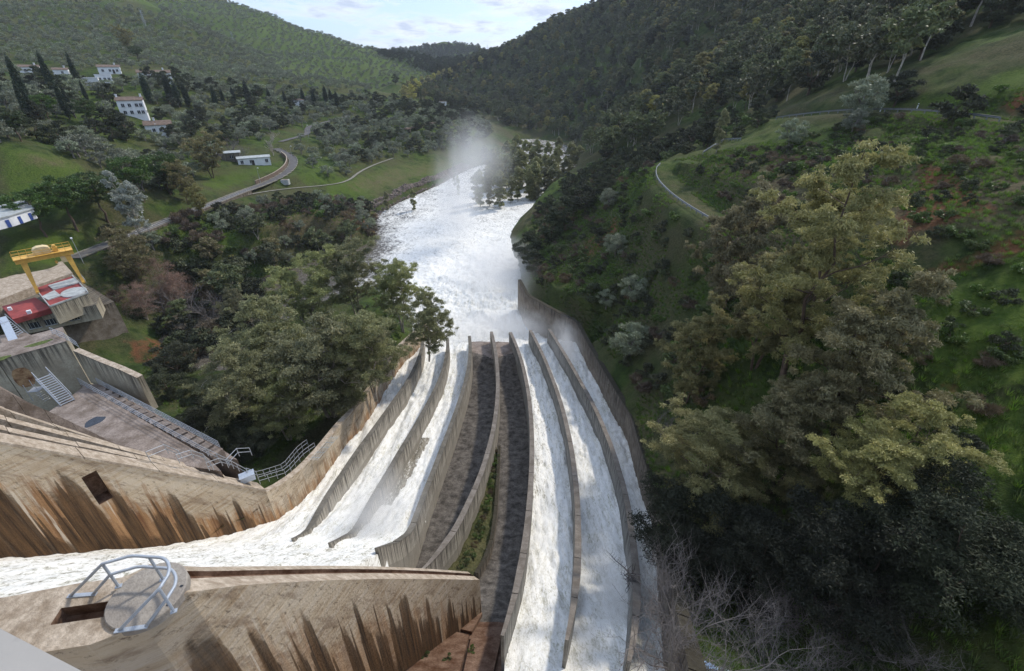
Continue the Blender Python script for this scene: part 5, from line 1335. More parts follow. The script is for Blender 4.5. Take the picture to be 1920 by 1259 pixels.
M['leaf_silver'] = m_leaf('silver_poplar_leaves', (0.14, 0.16, 0.13), (0.26, 0.28, 0.24), (0.34, 0.36, 0.32), 0.15)
M['leaf_pine'] = m_leaf('pine_needles', (0.018, 0.034, 0.010), (0.050, 0.080, 0.018), (0.085, 0.115, 0.028), 0.1, k=1.7)
M['leaf_cyp'] = m_leaf('cypress_foliage', (0.010, 0.018, 0.010), (0.026, 0.040, 0.020), (0.040, 0.055, 0.026), 0.05)
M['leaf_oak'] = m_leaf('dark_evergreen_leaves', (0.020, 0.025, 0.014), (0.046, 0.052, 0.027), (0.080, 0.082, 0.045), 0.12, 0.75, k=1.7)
M['leaf_dark'] = m_leaf('deep_shade_evergreen_leaves', (0.014, 0.018, 0.010), (0.032, 0.038, 0.020), (0.060, 0.064, 0.036), 0.12, 0.75, k=1.25)  # evergreen leaves darkened again so deep shade sits in their colour
M['leaf_brown'] = m_leaf('brown_shrub_twigs', (0.062, 0.046, 0.030), (0.115, 0.085, 0.055), (0.16, 0.12, 0.075), 0.1)
M['leaf_rust'] = m_leaf('rusty_twigs_and_buds', (0.13, 0.075, 0.045), (0.22, 0.135, 0.085), (0.26, 0.17, 0.10), 0.2, k=1.8)
M['leaf_shrub'] = m_leaf('green_shrub_leaves', (0.030, 0.050, 0.014), (0.070, 0.105, 0.026), (0.11, 0.14, 0.05), 0.2, k=1.6)
M['leaf_grass'] = m_leaf('grass_blades', (0.045, 0.085, 0.014), (0.095, 0.150, 0.028), (0.16, 0.16, 0.065), 0.35)

def leaf_arrays(rng, clumps, n, L, W, droop=0.3, outw=0.5, shell=0.45, flat=0.8, tilt=0.0):
    c = np.asarray(clumps, float); wgt = c[:, 3] ** 2.2; ci = rng.choice(len(c), n, p=wgt / wgt.sum())
    u = rng.normal(size=(n, 3)); u /= np.linalg.norm(u, axis=1)[:, None]; u[:, 2] = np.where(u[:, 2] < -0.35, -u[:, 2] * 0.7, u[:, 2])
    rr = c[ci, 3] * (shell + (1 - shell) * rng.random(n)) * (0.85 + 0.35 * rng.random(n))
    p = c[ci, :3] + u * rr[:, None] * np.array([1, 1, flat])
    d = u * outw + rng.normal(size=(n, 3)) * 0.55; d[:, 2] -= droop; d /= np.linalg.norm(d, axis=1)[:, None] + 1e-9
    k = rng.normal(size=(n, 3)); s = np.cross(d, k); s /= np.linalg.norm(s, axis=1)[:, None] + 1e-9
    l = (L * (0.6 + 0.8 * rng.random(n)))[:, None]; w_ = (W * (0.6 + 0.8 * rng.random(n)))[:, None]
    V = np.stack([p - d * l * .5, p + s * w_ * .5 - d * l * 0.05, p + d * l * .5, p - s * w_ * .5 - d * l * 0.05], 1).reshape(-1, 3)
    ct = rng.random(len(c)); tint = np.clip(0.5 * ct[ci] + 0.5 * rng.random(n), 0, 1)
    F = np.arange(n * 4).reshape(-1, 4); return V, F, np.repeat(tint, 4)
def crown_mesh(name, rng, clumps, n, L, W, m, **kw):
    V, F, t = leaf_arrays(rng, clumps, n, L, W, **kw); return npmesh(name, V, F, m, {'tint': t}, smooth=False)
def limbs_mesh(name, segs, m, n=6):
    mb = MB()
    for pts, rad in segs: mb.tube(pts, rad, n if rad[0] > 0.06 else 4, cap=False)
    return mb.mesh(name, m, smooth=True)
def wob(rnd, a, b, n, amp):
    out = []
    for i in range(n + 1):
        f = i / n; p = a.lerp(b, f); k = math.sin(f * math.pi) * amp
        out.append(p + Vector((rnd.uniform(-k, k), rnd.uniform(-k, k), rnd.uniform(-k, k) * .5)))
    return out
def grow(seed, H, R, stems=1, f0=0.35, nb=16, sub=5, clump=1.1, shape='euc', tr=0.32, lean=(0, 0), sub2=0):
    """skeleton with limbs; returns (segments, clumps)"""
    rnd = random.Random(seed); segs = []; cl = []
    for st in range(stems):
        a = st * 2 * math.pi / max(stems, 1) + rnd.random(); off = 0.0 if stems == 1 else R * 0.28
        hh = H * (1 - 0.16 * st * (stems > 1)) * rnd.uniform(.95, 1.0)
        top = Vector((math.cos(a) * off * 1.6 + lean[0], math.sin(a) * off * 1.6 + lean[1], hh * 0.93)); base = Vector((math.cos(a) * off * .12, math.sin(a) * off * .12, -0.5))
        tp = wob(rnd, base, top, 8, H * 0.025); t_r = tr / math.sqrt(stems)
        segs.append((tp, [t_r * (1 - 0.9 * i / 8) for i in range(9)]))
        n_ = max(3, nb // stems)
        for k in range(n_):
            f = f0 + (0.98 - f0) * (k + rnd.random() * .6) / n_; j = min(int(f * 8), 7); p = tp[j].lerp(tp[j + 1], f * 8 - j)
            g = (f - f0) / (1 - f0)
            if shape == 'euc': ln = R * (0.55 + 0.5 * math.sin(math.pi * min(g + .15, 1))) * rnd.uniform(.7, 1.1) * (1 if g < .8 else .7)
            elif shape == 'cone': ln = R * (1.05 - g) * rnd.uniform(.8, 1.1)
            elif shape == 'umb': ln = R * (0.35 + 0.75 * g) * rnd.uniform(.8, 1.05)
            else: ln = R * math.sqrt(max(0.05, 1 - (2 * g - 1) ** 2)) * rnd.uniform(.8, 1.05)
            az = k * 2.4 + rnd.uniform(-.5, .5) + a; el = rnd.uniform(.15, .75) if shape != 'umb' else rnd.uniform(.25, .6)
            d = Vector((math.cos(az) * math.cos(el), math.sin(az) * math.cos(el), math.sin(el))); e = p + d * ln
            r0 = t_r * (1 - .8 * f) * 0.55; lp = wob(rnd, p, e, 5, ln * .08); segs.append((lp, [r0 * (1 - .85 * i / 5) for i in range(6)]))
            cl.append((e.x, e.y, e.z, clump * rnd.uniform(.75, 1.2)))
            for s in range(sub):
                q = lp[2 + s % 4]; v = Vector((rnd.uniform(-1, 1), rnd.uniform(-1, 1), rnd.uniform(-.25, .8))).normalized() * ln * rnd.uniform(.2, .45) * 1.0
                e2 = q + v; segs.append(([q, q.lerp(e2, .5) + Vector((0, 0, .06 * ln)), e2], [r0 * .38, r0 * .25, r0 * .1])); cl.append((e2.x, e2.y, e2.z, clump * rnd.uniform(.55, 1.05)))
                for s2 in range(sub2):
                    v2 = Vector((rnd.uniform(-1, 1), rnd.uniform(-1, 1), rnd.uniform(-.5, .7))).normalized() * clump * rnd.uniform(.8, 1.5); e3 = e2 + v2; cl.append((e3.x, e3.y, e3.z, clump * rnd.uniform(.4, .7)))
                    segs.append(([e2, e3], [r0 * .12, r0 * .05]))
        cl.append((top.x, top.y, top.z, clump * .9))
    return segs, cl
def ellip(seed, H, R, n, r, z0=0.0, pw=1.0):
    rnd = random.Random(seed); out = []
    while len(out) < n:
        x, y, z = rnd.uniform(-1, 1), rnd.uniform(-1, 1), rnd.uniform(-1, 1)
        q = x * x + y * y + z * z
        if q > 1 or q < .2: continue
        out.append((x * R, y * R, z0 + (z * .5 + .5) * (H - z0), r * rnd.uniform(.6, 1.15)))
    return out
def trunk_simple(seed, H, r, n=3, spread=1.0):
    rnd = random.Random(seed); segs = [(wob(rnd, Vector((0, 0, -.5)), Vector((0, 0, H * .55)), 4, .1 * r * 4), [r * (1 - .12 * i) for i in range(5)])]
    for k in range(n):
        a = k * 2.2; segs.append(([Vector((0, 0, H * .35)), Vector((math.cos(a) * spread * .5, math.sin(a) * spread * .5, H * .6)), Vector((math.cos(a) * spread, math.sin(a) * spread, H * .85))], [r * .6, r * .4, r * .15]))
    return segs
KINDS_ = {}
def kind(key, crown, limbs, cm, lm): KINDS_[key] = (crown, limbs)
def mk(key, seed, skel, n, L, W, leafm, barkm, base=None, **kw):
    segs, cl = skel; rng = np.random.default_rng(seed)
    if base is not None: cl = [c for c in cl if c[2] > base]
    KINDS_[key] = (crown_mesh(key + '_crown', rng, cl, n, L, W, M[leafm], **kw), limbs_mesh(key + '_trunk', segs, M[barkm]))
# hero trees
mk('hero_a', 1, grow(21, 25, 5.6, 2, .26, 30, 6, 0.82, tr=.34, sub2=2), 100000, .30, .075, 'leaf_euc', 'barkbrown', droop=.55, outw=.45, shell=.25)
mk('hero_b', 2, grow(22, 15, 4.4, 2, .20, 22, 6, 0.7, tr=.24, sub2=2), 75000, .29, .075, 'leaf_euc', 'barkbrown', droop=.6, outw=.45, shell=.25)
mk('euc_left_a', 3, grow(31, 22, 7.0, 3, .25, 34, 6, 1.15, tr=.42, sub2=1), 52000, .42, .13, 'leaf_eucl', 'barkpale', droop=.5, shell=.25)
mk('euc_left_b', 4, grow(32, 18, 6.4, 2, .22, 30, 6, 1.1, tr=.36, sub2=1), 40000, .42, .13, 'leaf_eucl', 'barkpale', droop=.5, shell=.25)
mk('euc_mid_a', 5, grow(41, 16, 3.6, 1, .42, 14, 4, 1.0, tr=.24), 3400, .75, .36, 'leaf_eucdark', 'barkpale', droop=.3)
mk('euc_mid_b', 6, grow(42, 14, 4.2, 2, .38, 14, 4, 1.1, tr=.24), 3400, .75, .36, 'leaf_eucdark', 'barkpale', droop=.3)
mk('euc_mid_c', 7, grow(43, 13, 3.8, 1, .30, 14, 4, 1.1, tr=.22), 3400, .75, .36, 'leaf_gold', 'barkbrown', droop=.3)
mk('silver', 8, grow(44, 17, 3.6, 2, .18, 22, 5, .85, tr=.24), 11000, .42, .2, 'leaf_silver', 'barkpale', droop=.2)
mk('slender', 9, (grow(45, 12, 1.6, 2, .12, 12, 2, .5, tr=.12)[0], ellip(45, 12.2, 1.5, 46, .6, .8) + [(0, 0, 11.6, .6), (.2, 0, 10.8, .8)]), 8000, .42, .16, 'leaf_eucl', 'barkpale', droop=.1, flat=1.3)
mk('pine', 10, (grow(46, 13, 5.2, 1, .45, 18, 4, 1.3, 'umb', .34)[0], ellip(3, 13, 5.4, 70, 1.25, 5.5)), 13000, .5, .16, 'leaf_pine', 'barkbrown', droop=-.2)
mk('goldtree', 11, grow(47, 17, 6.6, 2, .25, 30, 5, 1.2, 'round', .36), 15000, .5, .24, 'leaf_gold', 'barkbrown', droop=.1)
mk('olive', 12, (trunk_simple(5, 3.6, .22, 4, 1.3), ellip(5, 4.6, 2.3, 22, .85, 1.0)), 1700, .42, .17, 'leaf_olive', 'barkgrey', droop=-.1)
mk('olive_b', 13, (trunk_simple(6, 3.2, .22, 4, 1.3), ellip(6, 4.0, 2.6, 20, .9, .8)), 1500, .45, .18, 'leaf_olive', 'barkgrey', droop=-.1)
mk('cypress', 14, ([([Vector((0, 0, -.5)), Vector((0, 0, 12))], [.25, .05])], [(0.12 * math.sin(k * 2.1), .12 * math.cos(k * 2.3), .8 + 13.2 * k / 34, .25 + 1.05 * math.sin(math.pi * min(1, (k / 34) ** .62)) ** .8) for k in range(35)]), 5200, .5, .16, 'leaf_cyp', 'barkbrown', droop=-.9, outw=.15, shell=.6, flat=1.2)
mk('oak', 15, (trunk_simple(7, 6, .3, 4, 2.2), ellip(7, 7.5, 4.0, 40, 1.2, 1.2)), 6500, .42, .22, 'leaf_oak', 'barkbrown', droop=.0)
mk('shrub', 16, (trunk_simple(8, 1.6, .06, 4, .6), ellip(8, 2.2, 1.5, 14, .55, .1)), 1300, .28, .13, 'leaf_oak', 'barkbrown', droop=-.1)
mk('shrub_green', 17, (trunk_simple(9, 1.4, .06, 4, .6), ellip(9, 1.8, 1.4, 14, .5, .1)), 1100, .28, .14, 'leaf_shrub', 'barkbrown', droop=-.1)
mk('shrub_brown', 18, (trunk_simple(10, 1.2, .05, 5, .6), ellip(10, 1.4, 1.0, 12, .42, .1)), 1100, .34, .045, 'leaf_brown', 'barkgrey', droop=-.7, outw=.7)
mk('rust', 19, grow(48, 17, 5.2, 4, .25, 40, 6, 1.2, tr=.34, sub2=1), 14000, .4, .07, 'leaf_rust', 'barkpale', droop=.1)
mk('yellow', 20, grow(49, 16, 3.6, 1, .2, 18, 4, 1.2, tr=.2), 2200, .9, .5, 'leaf_yellow', 'barkpale', droop=.1)
mk('bigshrub', 21, (trunk_simple(12, 6, .2, 5, 2.0), ellip(12, 8.0, 4.4, 60, 1.05, .6)), 30000, .26, .09, 'leaf_oak', 'barkbrown', droop=.1, shell=.3)
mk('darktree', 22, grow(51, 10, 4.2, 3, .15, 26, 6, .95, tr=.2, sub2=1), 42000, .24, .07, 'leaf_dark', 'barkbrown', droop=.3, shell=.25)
mk('olive_near', 23, (trunk_simple(5, 3.0, .15, 4, 1.2), ellip(15, 3.4, 1.9, 40, .55, .4)), 9000, .24, .06, 'leaf_olive', 'barkgrey', droop=-.1, shell=.3)

def bare_mesh(name, seed, H, R, n0, m, lv=3, up=.8, r0=.1, fork=5):
    rnd = random.Random(seed); mb = MB()
    def br(p, d, ln, r, lvl):
        pts = [p]; n_ = 4; dd = d.copy()
        for i in range(n_):
            dd = (dd + Vector((rnd.uniform(-.22, .22), rnd.uniform(-.22, .22), rnd.uniform(-.08, .2)))).normalized(); pts.append(pts[-1] + dd * ln / n_)
        mb.tube(pts, [r * (1 - .17 * i) for i in range(5)], 4 if r < .05 else 5, cap=False)
        if lvl <= 0: return
        for k in range(fork):
            q = pts[1 + k % 4]; a = rnd.uniform(0, 6.28); e = Vector((math.cos(a), math.sin(a), rnd.uniform(-.1, .9))); nd = (dd * up + e).normalized(); br(q, nd, ln * rnd.uniform(.45, .7), r * .5, lvl - 1)
    for k in range(n0):
        a = k * 2.4; d = Vector((math.cos(a) * R / H, math.sin(a) * R / H, 1)).normalized(); br(Vector((math.cos(a) * .2, math.sin(a) * .2, -.4)), d, H * .6 * rnd.uniform(.8, 1.1), r0 * rnd.uniform(.7, 1), lv)
    return mb.mesh(name, m)
KINDS_['plane_tree'] = (None, bare_mesh('bare_plane_tree_limbs', 3, 13, 3.5, 1, M['barkpale'], 4, .7, .28, 5))
KINDS_['bare_tree'] = (None, bare_mesh('bare_tree_limbs', 4, 9, 4, 4, M['barkgrey'], 3, .9, .12, 5))
KINDS_['bare_bush'] = (None, bare_mesh('bare_bush_twigs', 5, 5.0, 4.5, 9, M['barkgrey'], 3, .9, .045, 5))
KINDS_['bare_bush_b'] = (None, bare_mesh('bare_bush_twigs', 6, 4.0, 4.5, 8, M['barkgrey'], 3, .8, .04, 5))

# single-mesh versions for trees too small to show their parts
def joined(key):
    c, l = KINDS_[key]; bm_v = []; 
    nc = len(c.vertices); nl = len(l.vertices); V = np.empty((nc + nl) * 3, np.float32); c.vertices.foreach_get('co', V[:nc * 3]); l.vertices.foreach_get('co', V[nc * 3:])
    V = V.reshape(-1, 3); F = [tuple(p.vertices) for p in c.polygons] + [tuple(nc + i for i in p.vertices) for p in l.polygons if len(p.vertices) == 4]
    t = np.zeros(nc + nl, np.float32); a = np.empty(nc, np.float32); c.attributes['tint'].data.foreach_get('value', a); t[:nc] = a
    me = npmesh(key + '_whole', V, np.array(F), [c.materials[0], l.materials[0]], {'tint': t}, smooth=False)
    me.polygons.foreach_set('material_index', np.concatenate([np.zeros(len(c.polygons), np.int32), np.ones(len(F) - len(c.polygons), np.int32)])); return me
JOIN = {}
def plant(name, key, g, s, rz, label, cat, group=None, tilt=(0, 0), whole=False, sz=None):
    if whole:
        if key not in JOIN: JOIN[key] = joined(key)
        o = bpy.data.objects.new(name, JOIN[key]); COL.objects.link(o)
    else:
        o = bpy.data.objects.new(name, None); COL.objects.link(o); o.empty_display_size = .3
        cr, li = KINDS_[key]
        for nm, me in (('crown', cr), ('trunk', li)):
            if me is None: continue
            ch = bpy.data.objects.new(nm, me); COL.objects.link(ch); ch.parent = o
    o.location = g; o.rotation_euler = (tilt[0], tilt[1], rz); sx = s; o.scale = (sx, sx, sz if sz else s); return tag(o, label, cat, group)
def gn_scatter(name, meshes, pts, rots, scls, pick):
    """one object of kind stuff: instances on points"""
    me = bpy.data.meshes.new(name); me.vertices.add(len(pts)); me.vertices.foreach_set('co', np.asarray(pts, np.float32).ravel())
    for an, ty, dt in (('rz', 'FLOAT', rots), ('sc', 'FLOAT', scls)):
        a = me.attributes.new(an, ty, 'POINT'); a.data.foreach_set('value', np.asarray(dt, np.float32))
    a = me.attributes.new('pk', 'INT', 'POINT'); a.data.foreach_set('value', np.asarray(pick, np.int32))
    o = bpy.data.objects.new(name, me); COL.objects.link(o)
    ng = bpy.data.node_groups.new(name + '_scatter', 'GeometryNodeTree'); ng.interface.new_socket('Geometry', in_out='INPUT', socket_type='NodeSocketGeometry'); ng.interface.new_socket('Geometry', in_out='OUTPUT', socket_type='NodeSocketGeometry')
    N = ng.nodes.new; Lk = ng.links.new; gi = N('NodeGroupInput'); go = N('NodeGroupOutput'); jn = N('GeometryNodeJoinGeometry')
    def na(nm, ty): n_ = N('GeometryNodeInputNamedAttribute'); n_.data_type = ty; n_.inputs['Name'].default_value = nm; return n_.outputs['Attribute']
    rz_, sc_, pk_ = na('rz', 'FLOAT'), na('sc', 'FLOAT'), na('pk', 'INT'); cx_ = N('ShaderNodeCombineXYZ'); Lk(rz_, cx_.inputs[2])
    for i, msh in enumerate(meshes):
        src = bpy.data.objects.new(msh.name + '_source', msh)
        oi = N('GeometryNodeObjectInfo'); oi.inputs[0].default_value = src; oi.transform_space = 'ORIGINAL'
        cp = N('FunctionNodeCompare'); cp.data_type = 'INT'; cp.operation = 'EQUAL'; Lk(pk_, cp.inputs[2]); cp.inputs[3].default_value = i
        ip = N('GeometryNodeInstanceOnPoints'); Lk(gi.outputs[0], ip.inputs['Points']); Lk(cp.outputs[0], ip.inputs['Selection']); Lk(oi.outputs['Geometry'], ip.inputs['Instance'])
        try: er = N('FunctionNodeEulerToRotation'); Lk(cx_.outputs[0], er.inputs[0]); Lk(er.outputs[0], ip.inputs['Rotation'])
        except Exception: Lk(cx_.outputs[0], ip.inputs['Rotation'])
        Lk(sc_, ip.inputs['Scale']); Lk(ip.outputs[0], jn.inputs[0])
    Lk(jn.outputs[0], go.inputs[0]); md = o.modifiers.new('scatter', 'NODES'); md.node_group = ng; tag(o, kind='stuff'); return o
# ------------------------------------------------------------------ planting: single trees seen in the photograph
RD = random.Random(5)
KLAB_ = {'shrub': 'dark leafy shrub', 'shrub_brown': 'brown twiggy shrub', 'oak': 'dark rounded bush', 'shrub_green': 'fresh green shrub'}
def tp(px, py, H, key, base_H, label, cat='tree', name=None, group=None, wd=1.0, t0=12, t1=2400, tilt=(0, 0), rz=None):
    g = by_top(px, py, H, t0, t1)
    if g is None: print('no ground', label); return
    s = H / base_H; return plant(name or cat.replace(' ', '_'), key, g - Vector((0, 0, .1)), s * wd, RD.uniform(0, 6.28) if rz is None else rz, label, cat, group, tilt, sz=s)
def tb(px, py, H, key, base_H, label, cat='tree', name=None, group=None, wd=1.0, water=False, tilt=(0, 0)):
    g = on_z(px, py, 0.0) if water else ground(px, py)
    s = H / base_H; return plant(name or cat.replace(' ', '_'), key, g - Vector((0, 0, .2)), s * wd, RD.uniform(0, 6.28), label, cat, group, tilt, sz=s)
E = 'eucalyptus tree'; EN = 'eucalyptus_tree'
# right foreground group
tp(1650, 205, 27, 'hero_a', 25, 'tallest feathery eucalyptus in the right foreground, golden tips against the red earth', E, EN, wd=1.0, t1=60)
tp(1415, 325, 20, 'hero_b', 15, 'slim pale topped eucalyptus standing left of the tallest one', E, EN, wd=.78, t1=70)
tp(1500, 420, 17, 'hero_b', 15, 'eucalyptus filling the gap between the slim pale one and the tallest', E, EN, wd=.9, t1=60)
tp(1720, 500, 16, 'hero_b', 15, 'eucalyptus leaning right below the tallest one, edge of the grass slope', E, EN, wd=1.0, t1=50)
tp(1330, 560, 15, 'hero_b', 15, 'leftmost eucalyptus of the right foreground, above the brown chute wall', E, EN, wd=.85, t1=60)
tp(1550, 690, 13, 'hero_b', 15, 'bushy round eucalyptus low in the middle of the right foreground', E, EN, wd=1.05, t1=45)
tp(1735, 745, 12, 'hero_a', 25, 'yellow green eucalyptus at the right edge of the foreground group', E, EN, wd=1.45, t1=45)
tp(1390, 760, 13, 'hero_a', 25, 'dark eucalyptus leaning over the chute wall near the right bays', E, EN, wd=1.7, t1=50)
tp(1310, 900, 10, 'darktree', 10, 'dark evergreen tree overhanging the lower end of the right chute wall', 'evergreen tree', t1=48)
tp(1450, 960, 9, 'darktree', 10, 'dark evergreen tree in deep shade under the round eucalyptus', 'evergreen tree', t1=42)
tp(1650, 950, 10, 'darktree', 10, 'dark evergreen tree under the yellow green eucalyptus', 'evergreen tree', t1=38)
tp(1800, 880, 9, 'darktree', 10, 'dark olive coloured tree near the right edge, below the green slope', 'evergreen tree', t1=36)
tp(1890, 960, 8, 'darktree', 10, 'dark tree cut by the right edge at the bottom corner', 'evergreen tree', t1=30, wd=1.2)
for i, (a, b, H, k) in enumerate(((1300,1075,5,'bare_bush'),(1420,1110,5,'bare_bush_b'),(1540,1060,5.5,'bare_bush'),(1660,1110,5,'bare_bush_b'),(1480,1190,4,'bare_bush'),(1760,1130,4.5,'bare_bush_b'),(1350,1190,4,'bare_bush_b'),(1600,1200,4,'bare_bush'))):
    tp(a, b, H, k, 5.0, ['leafless grey bush overhanging the white water at the bottom', 'leafless grey bush second from the water at the bottom', 'largest leafless grey bush in the bottom middle of the right bank', 'leafless grey bush right of the largest one', 'low leafless bush cut by the bottom edge', 'rightmost leafless grey bush in deep shade', 'low leafless bush nearest the chute at the bottom edge', 'low leafless bush below the largest one'][i], 'bare bush', wd=1.25, t1=45)
tp(1262, 985, 5, 'bare_bush', 5.0, 'grey leafless bush on top of the brown chute wall beside the last bay', 'bare bush', wd=1.0, t1=60)
tp(1300, 1130, 5, 'bare_bush', 5.0, 'lowest grey leafless bush leaning over the chute wall at the bottom edge', 'bare bush', wd=1.3, t1=50)
tp(1275, 1060, 5, 'bare_bush_b', 5.0, 'grey leafless bush hanging over the lower end of the brown chute wall', 'bare bush', wd=1.1, t1=60)
tw = on_f(540, 1112, lambda x, y: 42.1 - np.clip(y - 8, 0, 20) * 1.46); plant('wall_twig', 'bare_bush', tw, .16, 1.0, 'small leafless twig growing from the groove of the near stained wall', 'weed')
tp(1255, 760, 5, 'bare_tree', 9, 'small leafless grey tree against the chute wall left of the foreground eucalyptus', 'bare tree', wd=1.0, t1=70)

# left foreground eucalyptus group beside the chute
LG = [(545,462,22,'euc_left_a',1.0,'tall eucalyptus with a lit crown at the middle of the left group'),(640,430,21,'euc_left_a',.9,'tallest eucalyptus at the back of the left group near the river'),(735,468,20,'euc_left_a',.9,'eucalyptus spreading towards the foaming river'),
      (790,548,14,'euc_left_b',.9,'eucalyptus leaning over the white water at the foot of the chute'),(460,560,19,'euc_left_b',1.05,'broad eucalyptus at the left of the group above the stream'),(570,585,19,'euc_left_b',1.1,'dense eucalyptus in the centre of the left group'),
      (670,560,18,'euc_left_a',.95,'eucalyptus beside the upper end of the ochre chute wall'),(410,655,15,'euc_left_b',.95,'drooping dark eucalyptus over the gully by the round shrub'),(500,690,13,'euc_left_b',.95,'drooping eucalyptus nearest the grass strip and catwalk'),(600,665,12,'euc_left_b',.9,'low eucalyptus behind the ochre chute wall near its bend'),
      (705,610,10,'euc_left_b',.9,'low dark eucalyptus between the ochre wall and the leaning one'),(420,540,13,'euc_left_b',.8,'smaller eucalyptus on the stream bank behind the broad one')]
for a, b, H, k, wd_, lab in LG: tp(a, b, H, k, 22 if k == 'euc_left_a' else 18, lab, E, EN, wd=wd_, t0=56, t1=170)
tp(312, 648, 8, 'bigshrub', 8, 'dark round evergreen shrub beside the mould stained wing wall', 'shrub', t1=110)
tp(360, 720, 6, 'bigshrub', 8, 'dark shrub below the drooping eucalyptus beside the long railing', 'shrub', t1=90)
tp(430, 780, 5, 'bigshrub', 8, 'dark shrub in the gully left of the grass strip', 'shrub', t1=70, wd=1.2)
for a, b, H, lab in ((430,478,10,'grey brown eucalyptus on the far side of the stream'),(500,440,10,'small eucalyptus at the edge of the riverside thicket'),(590,425,10,'eucalyptus in the thicket right below the gravel track'),(650,410,9,'small eucalyptus where the thicket reaches the river bank'),(380,440,10,'brownish eucalyptus beside the lower road railing'),(470,400,8,'eucalyptus on the bank just below the road')): tp(a, b, H, 'euc_mid_c' if a in (380, 500) else 'euc_mid_b', 14, lab, E, EN, wd=1.25, t0=80, t1=240)
for a, b, H, lab in ((400,745,6,'dark shrub filling the gully beside the long railing, middle one'),(455,800,5,'dark shrub in the gully close to the catwalk'),(350,775,4,'low dark shrub just beyond the long railing'),(300,700,5,'dark shrub below the round evergreen one')): tp(a, b, H, 'bigshrub', 8, lab, 'shrub', t0=55, t1=110, wd=1.2)
tp(215, 428, 17, 'goldtree', 17, 'large olive green tree with brownish top right of the yellow crane', 'tree', t1=150, wd=.8)
tp(285, 470, 17, 'rust', 17, 'multi stemmed tree with pale trunks and rusty bare twigs by the stream', 'tree', t1=140, wd=.8)
tp(240, 520, 11, 'rust', 17, 'small rusty twigged tree left of the pale trunked one', 'tree', t1=140, wd=1.0)
tp(208, 310, 19, 'silver', 17, 'silvery grey poplar right of the dark pines', 'poplar', t1=150, wd=.85)
for i, (a, b, H) in enumerate(((95,330,13),(160,322,13),(235,292,13),(290,285,13),(40,355,11))): tp(a, b, H, 'pine', 13, ['round topped dark pine on the left end of the pine group', 'round topped dark pine left of the silvery poplar', 'round topped dark pine behind the silvery poplar', 'round topped dark pine right of the silvery poplar', 'small dark pine above the blue doored workshop'][i], 'pine tree', t0=60, t1=220, wd=1.05)
tp(372, 248, 17, 'goldtree', 17, 'wide golden green tree in front of the low white house', 'tree', t1=240)
tp(325, 300, 14, 'goldtree', 17, 'green tree between the dark pines and the golden green tree', 'tree', t1=200, wd=.8)
tp(358, 345, 11, 'goldtree', 17, 'green tree in front of the golden green tree, above the road', 'tree', t1=190, wd=.7)
tp(70, 175, 9, 'pine', 13, 'small round pine below the middle cypresses', 'pine tree', t0=60, t1=260); tp(152, 183, 11, 'pine', 13, 'bright round pine in front of the two storey house', 'pine tree', t0=60, t1=260, wd=.8)
tp(10, 205, 8, 'pine', 13, 'pine cut by the left edge above the grassy nose', 'pine tree', t0=60, t1=200)
tp(225, 48, 17, 'goldtree', 17, 'large golden green tree behind the hamlet houses', 'tree', t0=150, t1=420, wd=.85); tp(250, 85, 10, 'pine', 13, 'round bright pine above the long white house', 'pine tree', t0=150, t1=420)
tp(498, 238, 13, 'plane_tree', 13, 'leafless white plane tree beside the low white house', 'plane tree', t1=300)
for a, b, H, lab in ((425,250,9,'brownish leafless tree left of the low grey roofed shed'),(445,262,8,'leafless brown tree in front of the grey roofed shed'),(400,268,8,'leafless reddish tree behind the golden green tree'),(590,235,6,'leafless brown tree at the fork of the upper road'),(405,235,8,'leafless tree at the back of the brown group behind the shed'),(190,118,6,'leafless brown tree among the hamlet houses')): tp(a, b, H, 'bare_tree', 9, lab, 'bare tree', t0=90, t1=400)
CY = [(8,100,17),(68,95,17),(123,98,15),(22,150,12),(98,150,13),(112,158,11),(40,165,10),(148,150,9)]
for i, (a, b, H) in enumerate(CY): tp(a, b, H, 'cypress', 14, ['leftmost tall dark cypress at the left edge', 'tall dark cypress between the two white houses at the left', 'tall dark cypress in front of the middle of the hamlet', 'shorter cypress beside the leftmost tall one', 'cypress below the second tall one', 'cypress right below the second tall one', 'short dark cypress under the leftmost house', 'small dark cypress by the hamlet garden wall'][i], 'cypress', t0=80, t1=330, wd=.95)
for i, (a, b, H) in enumerate(((262,136,14),(305,138,14),(322,150,13),(340,155,12),(395,160,11),(412,166,9),(432,162,10),(456,150,14),(564,165,11),(584,166,12),(606,160,12),(617,166,12),(628,170,11),(500,165,10),(530,170,10))): tp(a, b, H, 'cypress', 14, 'dark conifer in the line of trees crossing the slope below the hamlet', 'conifer', group='dark conifers across the slope below the hamlet', t0=120, t1=460, wd=1.5)
tp(675, 123, 15, 'cypress', 14, 'left one of two slim cypresses standing together on the spur', 'cypress', t0=200, t1=560, wd=.8); tp(688, 131, 13, 'cypress', 14, 'right one of two slim cypresses standing together on the spur', 'cypress', t0=200, t1=560, wd=.9)
tp(716, 134, 12, 'oak', 7.5, 'dark round tree right of the two slim cypresses', 'tree', t0=200, t1=600, wd=.7); tp(740, 140, 10, 'oak', 7.5, 'smaller dark tree right of the round one on the spur', 'tree', t0=200, t1=600, wd=.7)
tp(825, 240, 13, 'euc_mid_b', 14, 'eucalyptus on the tip of the green spur above the meadow', E, EN, t0=200, t1=420); tp(845, 238, 12, 'euc_mid_a', 16, 'slim eucalyptus beside the one on the tip of the spur', E, EN, t0=200, t1=420)
# yellow sunlit poplars at the end of the valley
for i, (a, b) in enumerate(((765,150),(778,146),(790,142),(802,140),(812,136),(822,132),(832,128),(843,126),(770,156),(785,152),(797,150),(808,146),(757,158),(901,104))): tp(a, b, 15, 'yellow', 16, 'yellow sunlit poplar in the valley bottom far upstream', 'poplar', group='yellow sunlit poplars far up the valley', t0=350, t1=1300, wd=1.25)
